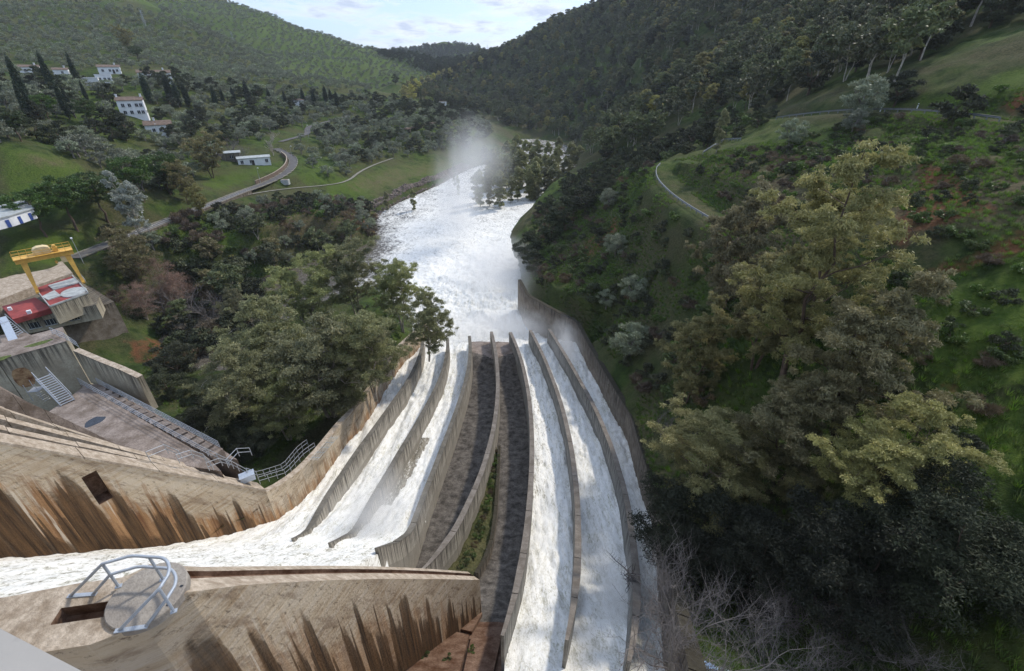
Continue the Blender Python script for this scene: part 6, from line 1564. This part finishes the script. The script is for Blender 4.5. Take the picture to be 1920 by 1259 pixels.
# trees standing in the flood
FL_ = [(893,378,11,'slender'),(903,386,12,'slender'),(917,384,13,'slender'),(938,388,15,'slender'),(962,378,12,'slender'),(975,372,11,'slender'),(990,374,11,'slender'),(935,360,13,'slender'),(950,352,13,'slender'),(978,350,14,'slender'),(1005,368,12,'rustb'),(1020,362,12,'rustb'),(1036,366,11,'rustb'),(1000,350,13,'slender'),(1018,345,13,'slender'),(1034,350,12,'slender'),
       (1065,322,14,'slender'),(1078,318,14,'slender'),(1088,320,13,'slender'),(1010,325,14,'slender'),(1025,318,13,'slender'),(930,330,12,'slender'),(950,318,13,'slender'),(968,325,13,'slender'),(985,312,13,'slender'),(1050,305,13,'slender'),(1110,380,9,'slender'),(1045,330,12,'slender'),(970,300,12,'slender'),(1000,298,12,'slender')]
_r = random.Random(77)
for _ in range(34): FL_.append((_r.uniform(900, 1095), 0, _r.uniform(6, 11), 'slender'))
FL_ = [(a, b if b else 384 - abs(a - 985) * .32 - _r.uniform(0, 62), H, k) for a, b, H, k in FL_]
for a, b, H, k in FL_: tb(a + _r.uniform(-5, 5), b + 4, H * _r.uniform(1.05, 1.5), 'slender', 12, 'slender willow or eucalyptus standing in the flooded river', 'tree', 'flooded_tree', 'slender trees standing in the flood water', wd=_r.uniform(1.1, 1.7), water=True)
tb(777, 397, 10, 'slender', 12, 'small dark tree standing alone in white water near the left bank', 'tree', 'flooded_tree', water=True, wd=1.0); tb(727, 397, 9, 'slender', 12, 'small tree at the water edge by the riprap bank', 'tree', 'flooded_tree', water=True)
tb(853, 352, 13, 'slender', 12, 'thin tree behind the spray plume, standing in the river', 'tree', 'flooded_tree', water=True, wd=.6); tb(860, 370, 11, 'slender', 12, 'lower thin tree half veiled by the spray plume', 'tree', 'flooded_tree', water=True, wd=.6)
for a, b, H, k, bh in ((335,575,11,'rust',17),(375,545,11,'euc_mid_b',14),(425,520,12,'euc_mid_c',13),(395,600,12,'bare_tree',9),(470,500,11,'euc_mid_b',14),(350,620,9,'euc_mid_a',16),(440,570,13,'euc_mid_b',14),(315,600,13,'bare_tree',9),(520,520,12,'euc_mid_a',16),(405,560,9,'euc_mid_c',13)):
    tb(a, b, H, k, bh, {'rust': 'rusty twigged tree', 'bare_tree': 'pale leafless tree', 'euc_mid_a': 'narrow eucalyptus', 'euc_mid_b': 'spreading eucalyptus', 'euc_mid_c': 'golden brown tree'}[k] + (' on the near bank' if b > 565 else ' in the shallows') + ' of the side stream' + (' closest to the powerhouse' if a < 360 else ' towards the main river' if a > 450 else ''), 'tree', 'streamside_tree', 'trees growing along the side stream', wd=1.2, water=True)
_q = random.Random(31)
for k in range(46):
    a, b = _q.uniform(305, 540), _q.uniform(520, 690)
    if not inside(np.array([a]), np.array([b]), [(300,590),(370,545),(560,505),(600,560),(470,640),(400,700),(320,690)])[0]: continue
    kk = _q.choice(['shrub', 'shrub_brown', 'oak', 'shrub_green', 'shrub']); s_ = {'oak': .75, 'shrub_brown': 2.6}.get(kk, 2.0) * _q.uniform(.7, 1.2)
    plant('stream_shrub', kk, on_z(a, b, 0.2) - Vector((0, 0, .4)), s_, _q.uniform(0, 6), KLAB_[kk] + (' in the upper part of the side stream' if b < 590 else ' in the lower part of the side stream'), 'shrub', 'shrubs standing in the flooded side stream', whole=True)
# right bank
for a, b, H, k, bh, lab in ((990,440,9,'oak',7.5,'dark tree overhanging the river at the right bank above the wall end'),(1035,405,8,'oak',7.5,'dark evergreen at the river edge upstream of the right wall'),(1060,372,9,'oak',7.5,'dark evergreen clump where the flooded trees meet the right bank'),(1100,350,8,'oak',7.5,'dark evergreen below the green terrace'),(1145,355,5,'olive_near',3.4,'silvery shrub on the slope left of the terrace rail'),
                            (1158,440,5,'olive_near',3.4,'silvery shrub halfway down the right slope'),(1190,610,6,'olive_near',3.4,'round silver green shrub right of the chute wall'),(1190,520,5,'olive_near',3.4,'silver green shrub above the round one by the chute wall'),(1110,530,4.5,'shrub',2.2,'dark shrub above the bend of the right chute wall'),(1140,545,4,'olive_near',3.4,'grey green shrub beside the dark one above the wall bend'),
                            (1492,225,5,'olive_near',3.4,'silver green round bush on the grass slope above the terrace'),(1612,205,4,'olive_near',3.4,'silver bush at the start of the upper guard rail'),(1635,145,7,'olive_near',3.4,'pale silver tree above the upper guard rail'),(1700,135,6,'oak',7.5,'dark bush above the upper guard rail'),(1810,160,5,'shrub',2.2,'dark low bush beside the red earth at the right'),(1000,470,7,'oak',7.5,'dark tree at the top of the right wall end')):
    tp(a, b, H, k, bh, lab, 'shrub' if H < 7 else 'tree', t0=40, t1=280)
# tall trunks on the right
for a, b, H, k, bh, lab in ((1480,60,15,'euc_mid_a',16,'eucalyptus with a bright white forked trunk on the right slope'),(1560,50,14,'euc_mid_a',16,'tall eucalyptus with a pale trunk right of the white forked one'),(1590,30,15,'euc_mid_b',14,'tall eucalyptus with a thin dark trunk on the right slope'),(1740,-20,16,'euc_mid_b',14,'golden green tree with a leaning trunk above the upper guard rail'),(1390,140,12,'euc_mid_b',14,'small eucalyptus above the terrace barrier'),(1360,205,9,'slender',12,'thin pale trunked tree at the far end of the terrace'),
                            (1895,-130,18,'euc_mid_a',16,'tall bare stemmed tree at the upper right corner')): tp(a, b, H, k, bh, lab, E if 'euc' in k else 'tree', EN if 'euc' in k else 'tree', t0=50, t1=300)

# ------------------------------------------------------------------ planting: repeated trees
def scatter_pts(poly, sp, dmin, dmax, seed, jit=.45, xr=(-1100, 900), yr=(20, 1700), margin=4.0):
    rng = np.random.default_rng(seed); pp = np.array(poly, float)
    xs = np.arange(xr[0], xr[1], sp); ys = np.arange(yr[0], yr[1], sp); X, Y = np.meshgrid(xs, ys); X = X.ravel() + rng.uniform(-jit, jit, X.size) * sp; Y = Y.ravel() + rng.uniform(-jit, jit, Y.size) * sp
    r = np.hypot(X, Y); m = (r > dmin) & (r < dmax) & (np.abs(X) < Y * 1.5 + 60); X, Y = X[m], Y[m]
    h0 = hbase(X, Y); px, py, d = proj(X, Y, h0); m = inside(px, py - 12, pp) | inside(px, py + 12, pp) | inside(px, py, pp); X, Y = X[m], Y[m]
    if not len(X): return np.zeros((0, 4))
    Z = hter(X, Y); px, py, d = proj(X, Y, Z)
    m = inside(px, py, pp) & (Z > .3) & (px > -70) & (px < 1990) & (py > -90)
    for P, hw in PATHS:
        m &= seg_dist(X, Y, P)[0] > hw + margin * .5
    for ex in EXC: m &= ~inside(px, py, ex)
    X, Y, Z, px, py, d = [q[m] for q in (X, Y, Z, px, py, d)]
    if not len(X): return np.zeros((0, 4))
    f = np.linspace(.06, .97, 34)[:, None]; zt = Z + 4.0
    hh = hbase((X[None] * f).ravel(), (Y[None] * f).ravel()).reshape(34, -1); vis = (hh < CAMZ + (zt[None] - CAMZ) * f + 1.5 + .018 * d[None]).all(0)
    return np.stack([X, Y, Z, d], 1)[vis]
EXC = [[(215,185),(283,180),(290,232),(225,232)], [(268,228),(332,228),(332,262),(268,262)], [(440,284),(520,280),(515,318),(420,318)], [(258,128),(330,128),(330,152),(258,156)], [(155,128),(240,125),(240,158),(155,168)], [(40,120),(100,120),(100,150),(40,150)],
       [(640,335),(700,322),(860,290),(880,325),(740,352),(660,352)], [(480,345),(620,335),(620,352),(480,362)], [(-60,268),(0,268),(130,298),(200,330),(150,350),(60,382),(-60,430)], [(-60,365),(80,365),(80,430),(-60,430)], [(60,430),(0,430),(0,470),(60,470)]]
PLACE = {
 'forest_tree': lambda px, py: 'by the river at the foot of the wood' if py > 225 and px < 1250 else 'on the skyline of the right hill' if py < 40 + max(0, (1100 - px)) * .25 else 'at the wood edge above the terrace' if py > 150 and px > 1150 else 'in the upper right corner of the wood' if px > 1450 else 'in the dense middle of the wood' if px > 1050 else 'where the wood narrows far upstream',
 'olive_tree': lambda px, py: 'in the rows behind the hamlet' if px < 300 and py > 70 else 'high on the near left hill' if px < 330 else 'on the ridge between the two left hills' if px < 520 else 'on the sunny slope of the second hill' ,
 'valley_tree': lambda px, py: 'around the white hamlet houses' if px < 340 and py < 175 else 'above the grassy nose at the left' if px < 200 else 'between the two storey house and the low white house' if px < 440 else 'along the line of dark conifers' if py < 200 else 'beside the upper bend of the road' if px < 620 else 'on the wooded spur above the meadow',
 'bank_olive_tree': lambda px, py: 'close to the gravel track' if py > 285 else 'just right of the road bend' if px < 680 else 'at the river end of the meadow',
 'thicket_shrub': lambda px, py: 'just below the gravel track' if py < 410 else 'near the stream' if py > 480 else 'in the middle of the riverside thicket' if px > 450 else 'below the lower road railing',
 'slope_shrub': lambda px, py: 'right above the brown chute wall' if py > 560 else 'just under the terrace guard rail' if px > 1200 and py < 470 else 'close to the river bank' if px < 1090 else 'halfway up the steep slope',
 'riverside_bush': lambda px, py: 'at the water edge below the terrace' if px < 1130 else 'left of the terrace tip' if px < 1240 else 'above the terrace barrier',
 'reddish_bush': lambda px, py: 'next to the bare strip of the terrace' if px < 1360 else 'higher up towards the tall foreground eucalyptus',
 'bank_shrub': lambda px, py: 'above the upper guard rail' if py < 215 else 'around the red earth patch' if py < 460 and px > 1640 else 'on the bright grass at the right edge' if px > 1700 else 'between the foreground eucalyptus trees',
 'lawn_shrub': lambda px, py: 'by the stream', 'distant_tree': lambda px, py: 'on its skyline' if py < 95 else 'on its lower flank'}
KLAB = {'euc_mid_a': 'tall narrow eucalyptus with a pale trunk', 'euc_mid_b': 'spreading eucalyptus with forked pale trunks', 'euc_mid_c': 'golden brown tinted tree', 'oak': 'dark rounded evergreen tree', 'olive': 'silvery rounded olive tree', 'olive_b': 'low broad olive tree', 'shrub': 'dark leafy shrub', 'shrub_green': 'fresh green shrub', 'shrub_brown': 'brown twiggy shrub'}
def population(pts, name, kinds, labels, cat, group, H, seed, cap=300, whole=True, smin=.75, smax=1.25):
    rng = np.random.default_rng(seed); o_ = np.argsort(pts[:, 3] * (1 + 0 * pts[:, 3])); pts = pts[o_]; n = len(pts); print(name, n)
    sc = rng.uniform(smin, smax, n); rz = rng.uniform(0, 6.28, n); pk = rng.choice(len(kinds), n, p=[k[1] for k in kinds])
    for i in range(min(n, cap)):
        k = kinds[pk[i]]; qx, qy, _ = proj(pts[i, 0], pts[i, 1], pts[i, 2]); lb = KLAB[k[0]] + ' ' + (PLACE[name](float(qx), float(qy)) if name != 'distant_tree' else 'of the far wooded hill, ' + PLACE[name](float(qx), float(qy))); plant(name, k[0], (pts[i, 0], pts[i, 1], pts[i, 2] - .1), sc[i] * k[2], rz[i], lb, cat, group, whole=whole)
    if n > cap:
        for k in kinds:
            if k[0] not in JOIN: JOIN[k[0]] = joined(k[0])
        km = np.array([k[2] for k in kinds])[pk[cap:]]
        o = gn_scatter(name + '_mass', [JOIN[k[0]] for k in kinds], pts[cap:, :3], rz[cap:], sc[cap:] * km, pk[cap:])
        tag(o, 'more of the ' + group, cat)
hill1 = [(-80,-90),(260,-20),(370,52),(440,84),(505,118),(570,152),(640,188),(600,205),(480,180),(350,160),(230,128),(-80,150)]
hill2 = [(200,-90),(380,-60),(450,0),(520,30),(600,55),(680,80),(760,100),(830,128),(800,150),(740,160),(660,185),(570,150),(440,92),(370,60),(250,-12),(170,-90)]
P1 = scatter_pts(hill1, 8.3, 230, 700, 1, .28); P2 = scatter_pts(hill2, 9.6, 440, 1300, 2, .4)
P1 = np.concatenate([P1, P2]); population(P1, 'olive_tree', [('olive', .5, .92), ('olive_b', .5, .92)], 'grey green olive tree in the rows covering the sunny left hills', 'olive tree', 'olive trees on the left hills', 4.5, 3)
hill3 = [(690,100),(745,90),(790,72),(835,62),(880,70),(930,90),(960,118),(900,132),(840,150),(790,135)]
P3 = scatter_pts(hill3, 12, 700, 1750, 4, .45, yr=(650, 1900)); population(P3, 'distant_tree', [('oak', 1.0, 1.25)], 'dark green tree on the far wooded hill at the end of the valley', 'tree', 'dark trees on the far wooded hill', 8, 5)
vm = [(-80,150),(60,158),(230,158),(330,150),(480,170),(640,190),(700,185),(880,212),(930,250),(880,282),(700,300),(640,330),(560,240),(520,262),(440,270),(380,330),(340,380),(250,400),(180,400),(190,330),(100,290),(-80,262)]
P4 = scatter_pts(vm, 7.6, 110, 560, 6, .5); population(P4, 'valley_tree', [('olive', .38, 1.15), ('olive_b', .34, 1.2), ('oak', .28, .85)], 'rounded olive or dark evergreen tree on the slope between the hamlet and the road', 'tree', 'rounded trees between the hamlet and the road', 4.5, 7)
P5 = scatter_pts([(560,238),(700,240),(780,262),(880,285),(760,300),(700,318),(640,338),(560,320)], 11, 150, 420, 8, .5); population(P5, 'bank_olive_tree', [('olive', .6, 1.0), ('olive_b', .4, 1.0)], 'scattered grey green olive tree on the meadow between the road and the river', 'olive tree', 'scattered olive trees on the river meadow', 4.5, 9)
forest = [(750,178),(800,160),(845,148),(870,128),(930,90),(1000,54),(1090,20),(1150,-5),(1300,-90),(2000,-90),(2000,20),(1850,60),(1700,130),(1640,160),(1500,190),(1400,215),(1250,240),(1200,296),(1120,304),(1080,268),(960,240),(900,214)]
P6 = scatter_pts(forest, 7.8, 95, 900, 10, .5); population(P6, 'forest_tree', [('euc_mid_a', .30, .82), ('euc_mid_b', .30, .85), ('euc_mid_c', .14, .85), ('oak', .26, 1.15)], 'eucalyptus or dark evergreen tree in the dense wood on the right hillside', 'tree', 'trees of the dense wood on the right hillside', 14, 11)
P7 = scatter_pts([(400,398),(560,372),(690,380),(715,440),(660,480),(500,520),(345,560),(275,450),(340,410)], 4.0, 90, 260, 12, .5); population(P7, 'thicket_shrub', [('shrub', .28, 1.5), ('shrub_green', .2, 1.5), ('shrub_brown', .3, 2.3), ('olive', .22, .9)], 'brown or green shrub in the riverside thicket below the road', 'shrub', 'shrubs of the riverside thicket', 2, 13)
P8 = scatter_pts([(1000,400),(1110,335),(1215,306),(1300,420),(1400,470),(1420,600),(1320,860),(1240,830),(1190,730),(1095,590),(990,515)], 3.3, 40, 190, 14, .5); population(P8, 'slope_shrub', [('shrub', .45, .9), ('shrub_green', .3, 1.0), ('shrub_brown', .25, 1.3)], 'low dark shrub on the steep green slope above the right chute wall', 'shrub', 'low shrubs on the slope above the right chute wall', 2, 15)
P12 = scatter_pts([(1000,405),(1060,350),(1130,296),(1200,285),(1400,212),(1480,212),(1380,262),(1290,288),(1215,312),(1110,400)], 5.0, 90, 300, 24, .5); population(P12, 'riverside_bush', [('shrub', .4, 1.5), ('oak', .25, .7), ('shrub_green', .35, 1.5)], 'dark bush on the slope between the river and the green terrace', 'bush', 'dark bushes between the river and the terrace', 2, 25)
P9 = scatter_pts([(1280,345),(1340,300),(1400,285),(1520,290),(1600,340),(1580,480),(1420,450)], 3.0, 50, 130, 16, .5); population(P9, 'reddish_bush', [('shrub_brown', .5, 1.1), ('shrub_green', .3, .9), ('shrub', .2, .8)], 'rounded reddish brown bush on the slope above the green terrace', 'bush', 'reddish brown bushes above the terrace', 1.5, 17)
P10 = scatter_pts([(1400,215),(1700,120),(1990,10),(1990,1300),(1500,1300),(1560,330),(1420,280)], 3.0, 14, 120, 18, .5); population(P10, 'bank_shrub', [('shrub', .36, .6), ('shrub_green', .44, .65), ('shrub_brown', .2, .9)], 'low dark shrub among grass on the right bank slope', 'shrub', 'low shrubs on the right bank slope', 2, 19)
P11 = scatter_pts([(180,420),(400,400),(360,560),(300,640),(200,560)], 6, 90, 180, 20, .5); population(P11, 'lawn_shrub', [('shrub', .5, 1.2), ('shrub_brown', .5, 1.8)], 'dark or brown shrub between the powerhouse and the stream', 'shrub', 'shrubs between the powerhouse and the stream', 2, 21)
# small shrubs on the strip between divider and low wall
for i in range(15):
    q = LOWP[0].lerp(LOWP[-1], (i + .6) / 15.5); y = LOWP[0].y + (LOWP[-1].y - LOWP[0].y) * ((i + .6) / 15.5); xx = (XD[3](y) * .5 + np.interp(y, sorted(p.y for p in LOWP), [p.x for p in sorted(LOWP, key=lambda p: p.y)]) * .5)
    plant('strip_weed', 'shrub_green' if i % 3 else 'shrub_brown', (xx, y, float(FR(xx, y)) + .9), .42, i * 1.3, 'small weed in the strip beside the low mossy wall', 'weed', 'weeds along the strip beside the low wall', whole=True)
for a, b, lab in ((797,1232,'small green weed growing in the crack of the rusty floor slabs, left one'),(838,1237,'small green weed growing in the rusty floor slabs, middle one'),(886,1222,'small green weed on the rusty slab nearest the right water')):
    g = on_f(a, b, lambda x, y: FR(x, y) + .5); plant('slab_weed', 'shrub_green', g, .22, a, lab, 'weed', whole=True)
wd_ = along(200, 848)
# grass tufts
def tuft_mesh():
    rng = np.random.default_rng(3); n = 34; a = rng.uniform(0, 6.28, n); r = rng.uniform(0, .35, n); p = np.stack([r * np.cos(a), r * np.sin(a), np.zeros(n)], 1); d = np.stack([np.cos(a) * .45, np.sin(a) * .45, np.ones(n)], 1) * rng.uniform(.25, .55, n)[:, None]
    s = np.stack([-np.sin(a), np.cos(a), 0 * a], 1) * .035; V = np.stack([p - s, p + s, p + d * .6 + s * .8, p + d], 1).reshape(-1, 3); return npmesh('grass_tuft', V, np.arange(n * 4).reshape(-1, 4), M['leaf_grass'], {'tint': np.repeat(rng.random(n), 4)}, smooth=False)
TF = tuft_mesh()
def tufts(poly, sp, dmin, dmax, seed, s0, xr, yr):
    P = scatter_pts(poly, sp, dmin, dmax, seed, .5, xr, yr, 0.5); m = fbm(P[:, 0] / 6, P[:, 1] / 6, 3) > -.3; return P[m]
A_ = [tufts([(1000,400),(1220,310),(1990,150),(1990,1300),(1290,1300),(1180,700),(985,510)], 0.62, 14, 150, 30, 1, (-10, 160), (4, 190)),
      tufts([(380,960),(480,900),(640,760),(790,610),(700,600),(450,850),(250,720),(300,600),(180,560),(170,440),(420,400),(700,380),(700,440),(500,520),(330,640)], 1.0, 30, 230, 31, 1, (-130, 0), (25, 260))]
A_ = np.concatenate(A_); rg = np.random.default_rng(5); print('tufts', len(A_))
gn_scatter('grass', [TF], A_[:, :3], rg.uniform(0, 6.28, len(A_)), rg.uniform(.45, 1.0, len(A_)), np.zeros(len(A_)))

# riprap stones along the left bank
def stones():
    rnd = random.Random(9); ms = []
    for k in range(4):
        mb = MB(); import_v = [Vector((math.cos(a) * math.cos(b), math.sin(a) * math.cos(b), math.sin(b))) for b in (-1.0, -.2, .55) for a in [i * 2 * math.pi / 6 + b for i in range(6)]] + [Vector((0, 0, 1))]
        V = [v * rnd.uniform(.75, 1.15) for v in import_v]; mb.v = [tuple(v) for v in V]
        for r_ in range(2):
            for i in range(6): j = (i + 1) % 6; mb.face((r_ * 6 + i, r_ * 6 + j, r_ * 6 + 6 + j, r_ * 6 + 6 + i))
        for i in range(6): mb.face((12 + i, 12 + (i + 1) % 6, 18))
        ms.append(mb.mesh('boulder', M['stone']))
    root = thing('riprap_bank', on_z(760, 372, .5), 'long heap of brown riprap boulders lining the left river bank below the meadow', 'riprap')
    line = [on_z(a, b, .0) for a, b in ((700,412),(715,396),(742,382),(775,367),(820,348),(858,328),(885,314))]; L = resample(line, 1.1); n = 0; rest = []
    for i, p in enumerate(L):
        nn, dd = norm2(L, i)
        for k in range(9):
            q = p - nn * (k * .95 - 1.0) + dd * rnd.uniform(-.5, .5) + Vector((rnd.uniform(-.3, .3), rnd.uniform(-.3, .3), 0)); z = max(.0, float(hter(np.array([q.x]), np.array([q.y]))[0])) if k % 3 == 0 else z
            rest.append((q.x, q.y, min(max(z, 0.1 + k * .28), 5.0), rnd.uniform(.4, .95)))
    rest.sort(key=lambda r: -r[3] / math.hypot(r[0], r[1]))
    for i, r in enumerate(rest[:300]):
        o = bpy.data.objects.new('boulder', ms[i % 4]); COL.objects.link(o); o.parent = root; o.location = Vector(r[:3]) - root.location; o.scale = (r[3], r[3] * rnd.uniform(.7, 1.2), r[3] * .75); o.rotation_euler = (rnd.uniform(0, 6), rnd.uniform(0, 6), rnd.uniform(0, 6))
    mb = MB()
    rr = rest[300:]
    if rr:
        P_ = np.array(rr); o = gn_scatter('small_boulders', ms, P_[:, :3] - np.array(root.location)[None], rg.uniform(0, 6, len(P_)), P_[:, 3], rg.integers(0, 4, len(P_))); o.parent = root
stones()
# ------------------------------------------------------------------ spray and haze
def mist(name, c, size, dens, label_kind='stuff', nscale=1.4, seed=0.0, tilt=(0, 0, 0), power=1.0):
    mb = MB(); n_, r_ = 20, 12
    rings = []
    for j in range(r_ + 1):
        th = math.pi * j / r_; b = len(mb.v)
        for k in range(n_): a = 2 * math.pi * k / n_; mb.v.append((math.sin(th) * math.cos(a), math.sin(th) * math.sin(a), math.cos(th)))
        rings.append(b)
    for j in range(r_):
        for k in range(n_):
            k2 = (k + 1) % n_; A, B = rings[j], rings[j + 1]; mb.face((A + k, B + k, B + k2, A + k2))
    m = bpy.data.materials.new(name + '_air'); m.use_nodes = True; m.node_tree.nodes.clear(); n = NT(m.node_tree); out = n.n('ShaderNodeOutputMaterial')
    oc = n.n('ShaderNodeTexCoord').outputs['Object']
    ln = n.n('ShaderNodeVectorMath', {0: oc}, operation='LENGTH').outputs['Value']
    fall = n.math('POWER', n.math('SUBTRACT', 1.0, ln, clamp=True), 1.3)
    ns = n.noise(n.map(oc, (1.3, 1.3, .8), (seed, seed * 2, 0)), nscale, 4, .6, .5)
    nn = n.ramp(n.math('ADD', ns, n.math('MULTIPLY', fall, .35)), [(.42, 0), (.78, 1)])
    dn = n.math('MULTIPLY', n.math('MULTIPLY', fall, nn), dens)
    pv = n.n('ShaderNodeVolumePrincipled', {'Color': (1, 1, 1, 1), 'Density': dn, 'Anisotropy': 0.2}); n.l.new(pv.outputs[0], out.inputs['Volume'])
    me = mb.mesh(name, m); o = bpy.data.objects.new(name, me); COL.objects.link(o); o.location = c; o.scale = size; o.rotation_euler = tilt; tag(o, kind='stuff')
    return o
pc = on_z(858, 452, 3.0)
mist('spray_plume', pc + Vector((0, 6, 12)), (12, 15, 20), .14, nscale=1.8, seed=2.0)
mist('spray_plume', pc + Vector((4, 40, 20)), (20, 30, 22), .05, nscale=1.3, seed=5.0)
mist('spray_mist', Vector((-4, 92, 4.5)), (22, 11, 5.0), .30, nscale=2.2, seed=1.0)
mist('spray_mist', Vector((-4, 128, 4.0)), (20, 34, 7.0), .16, nscale=2.2, seed=7.0)
mist('spray_mist', Vector((-14, 31, 16.2)), (6.5, 8, 3.4), .40, nscale=2.0, seed=3.0)
mist('spray_mist', Vector((8.6, 21, 18.5)), (2.4, 5.5, 4.0), .45, nscale=1.8, seed=4.0)
mist('spray_mist', Vector((11.0, 80, 7)), (4, 12, 4), .35, nscale=1.8, seed=8.0)
HAZE = True
if HAZE:
    mb = MB(); prism(mb, [(-3600, -120), (3600, -120), (3600, 3400), (-3600, 3400)], 420, -60)
    m = bpy.data.materials.new('haze_air'); m.use_nodes = True; m.node_tree.nodes.clear(); n = NT(m.node_tree); out = n.n('ShaderNodeOutputMaterial')
    pv = n.n('ShaderNodeVolumePrincipled', {'Color': (.80, .88, 1, 1), 'Density': 0.00009, 'Anisotropy': 0.2}); n.l.new(pv.outputs[0], out.inputs['Volume'])
    o = mb.build('haze', m); tag(o, kind='stuff')
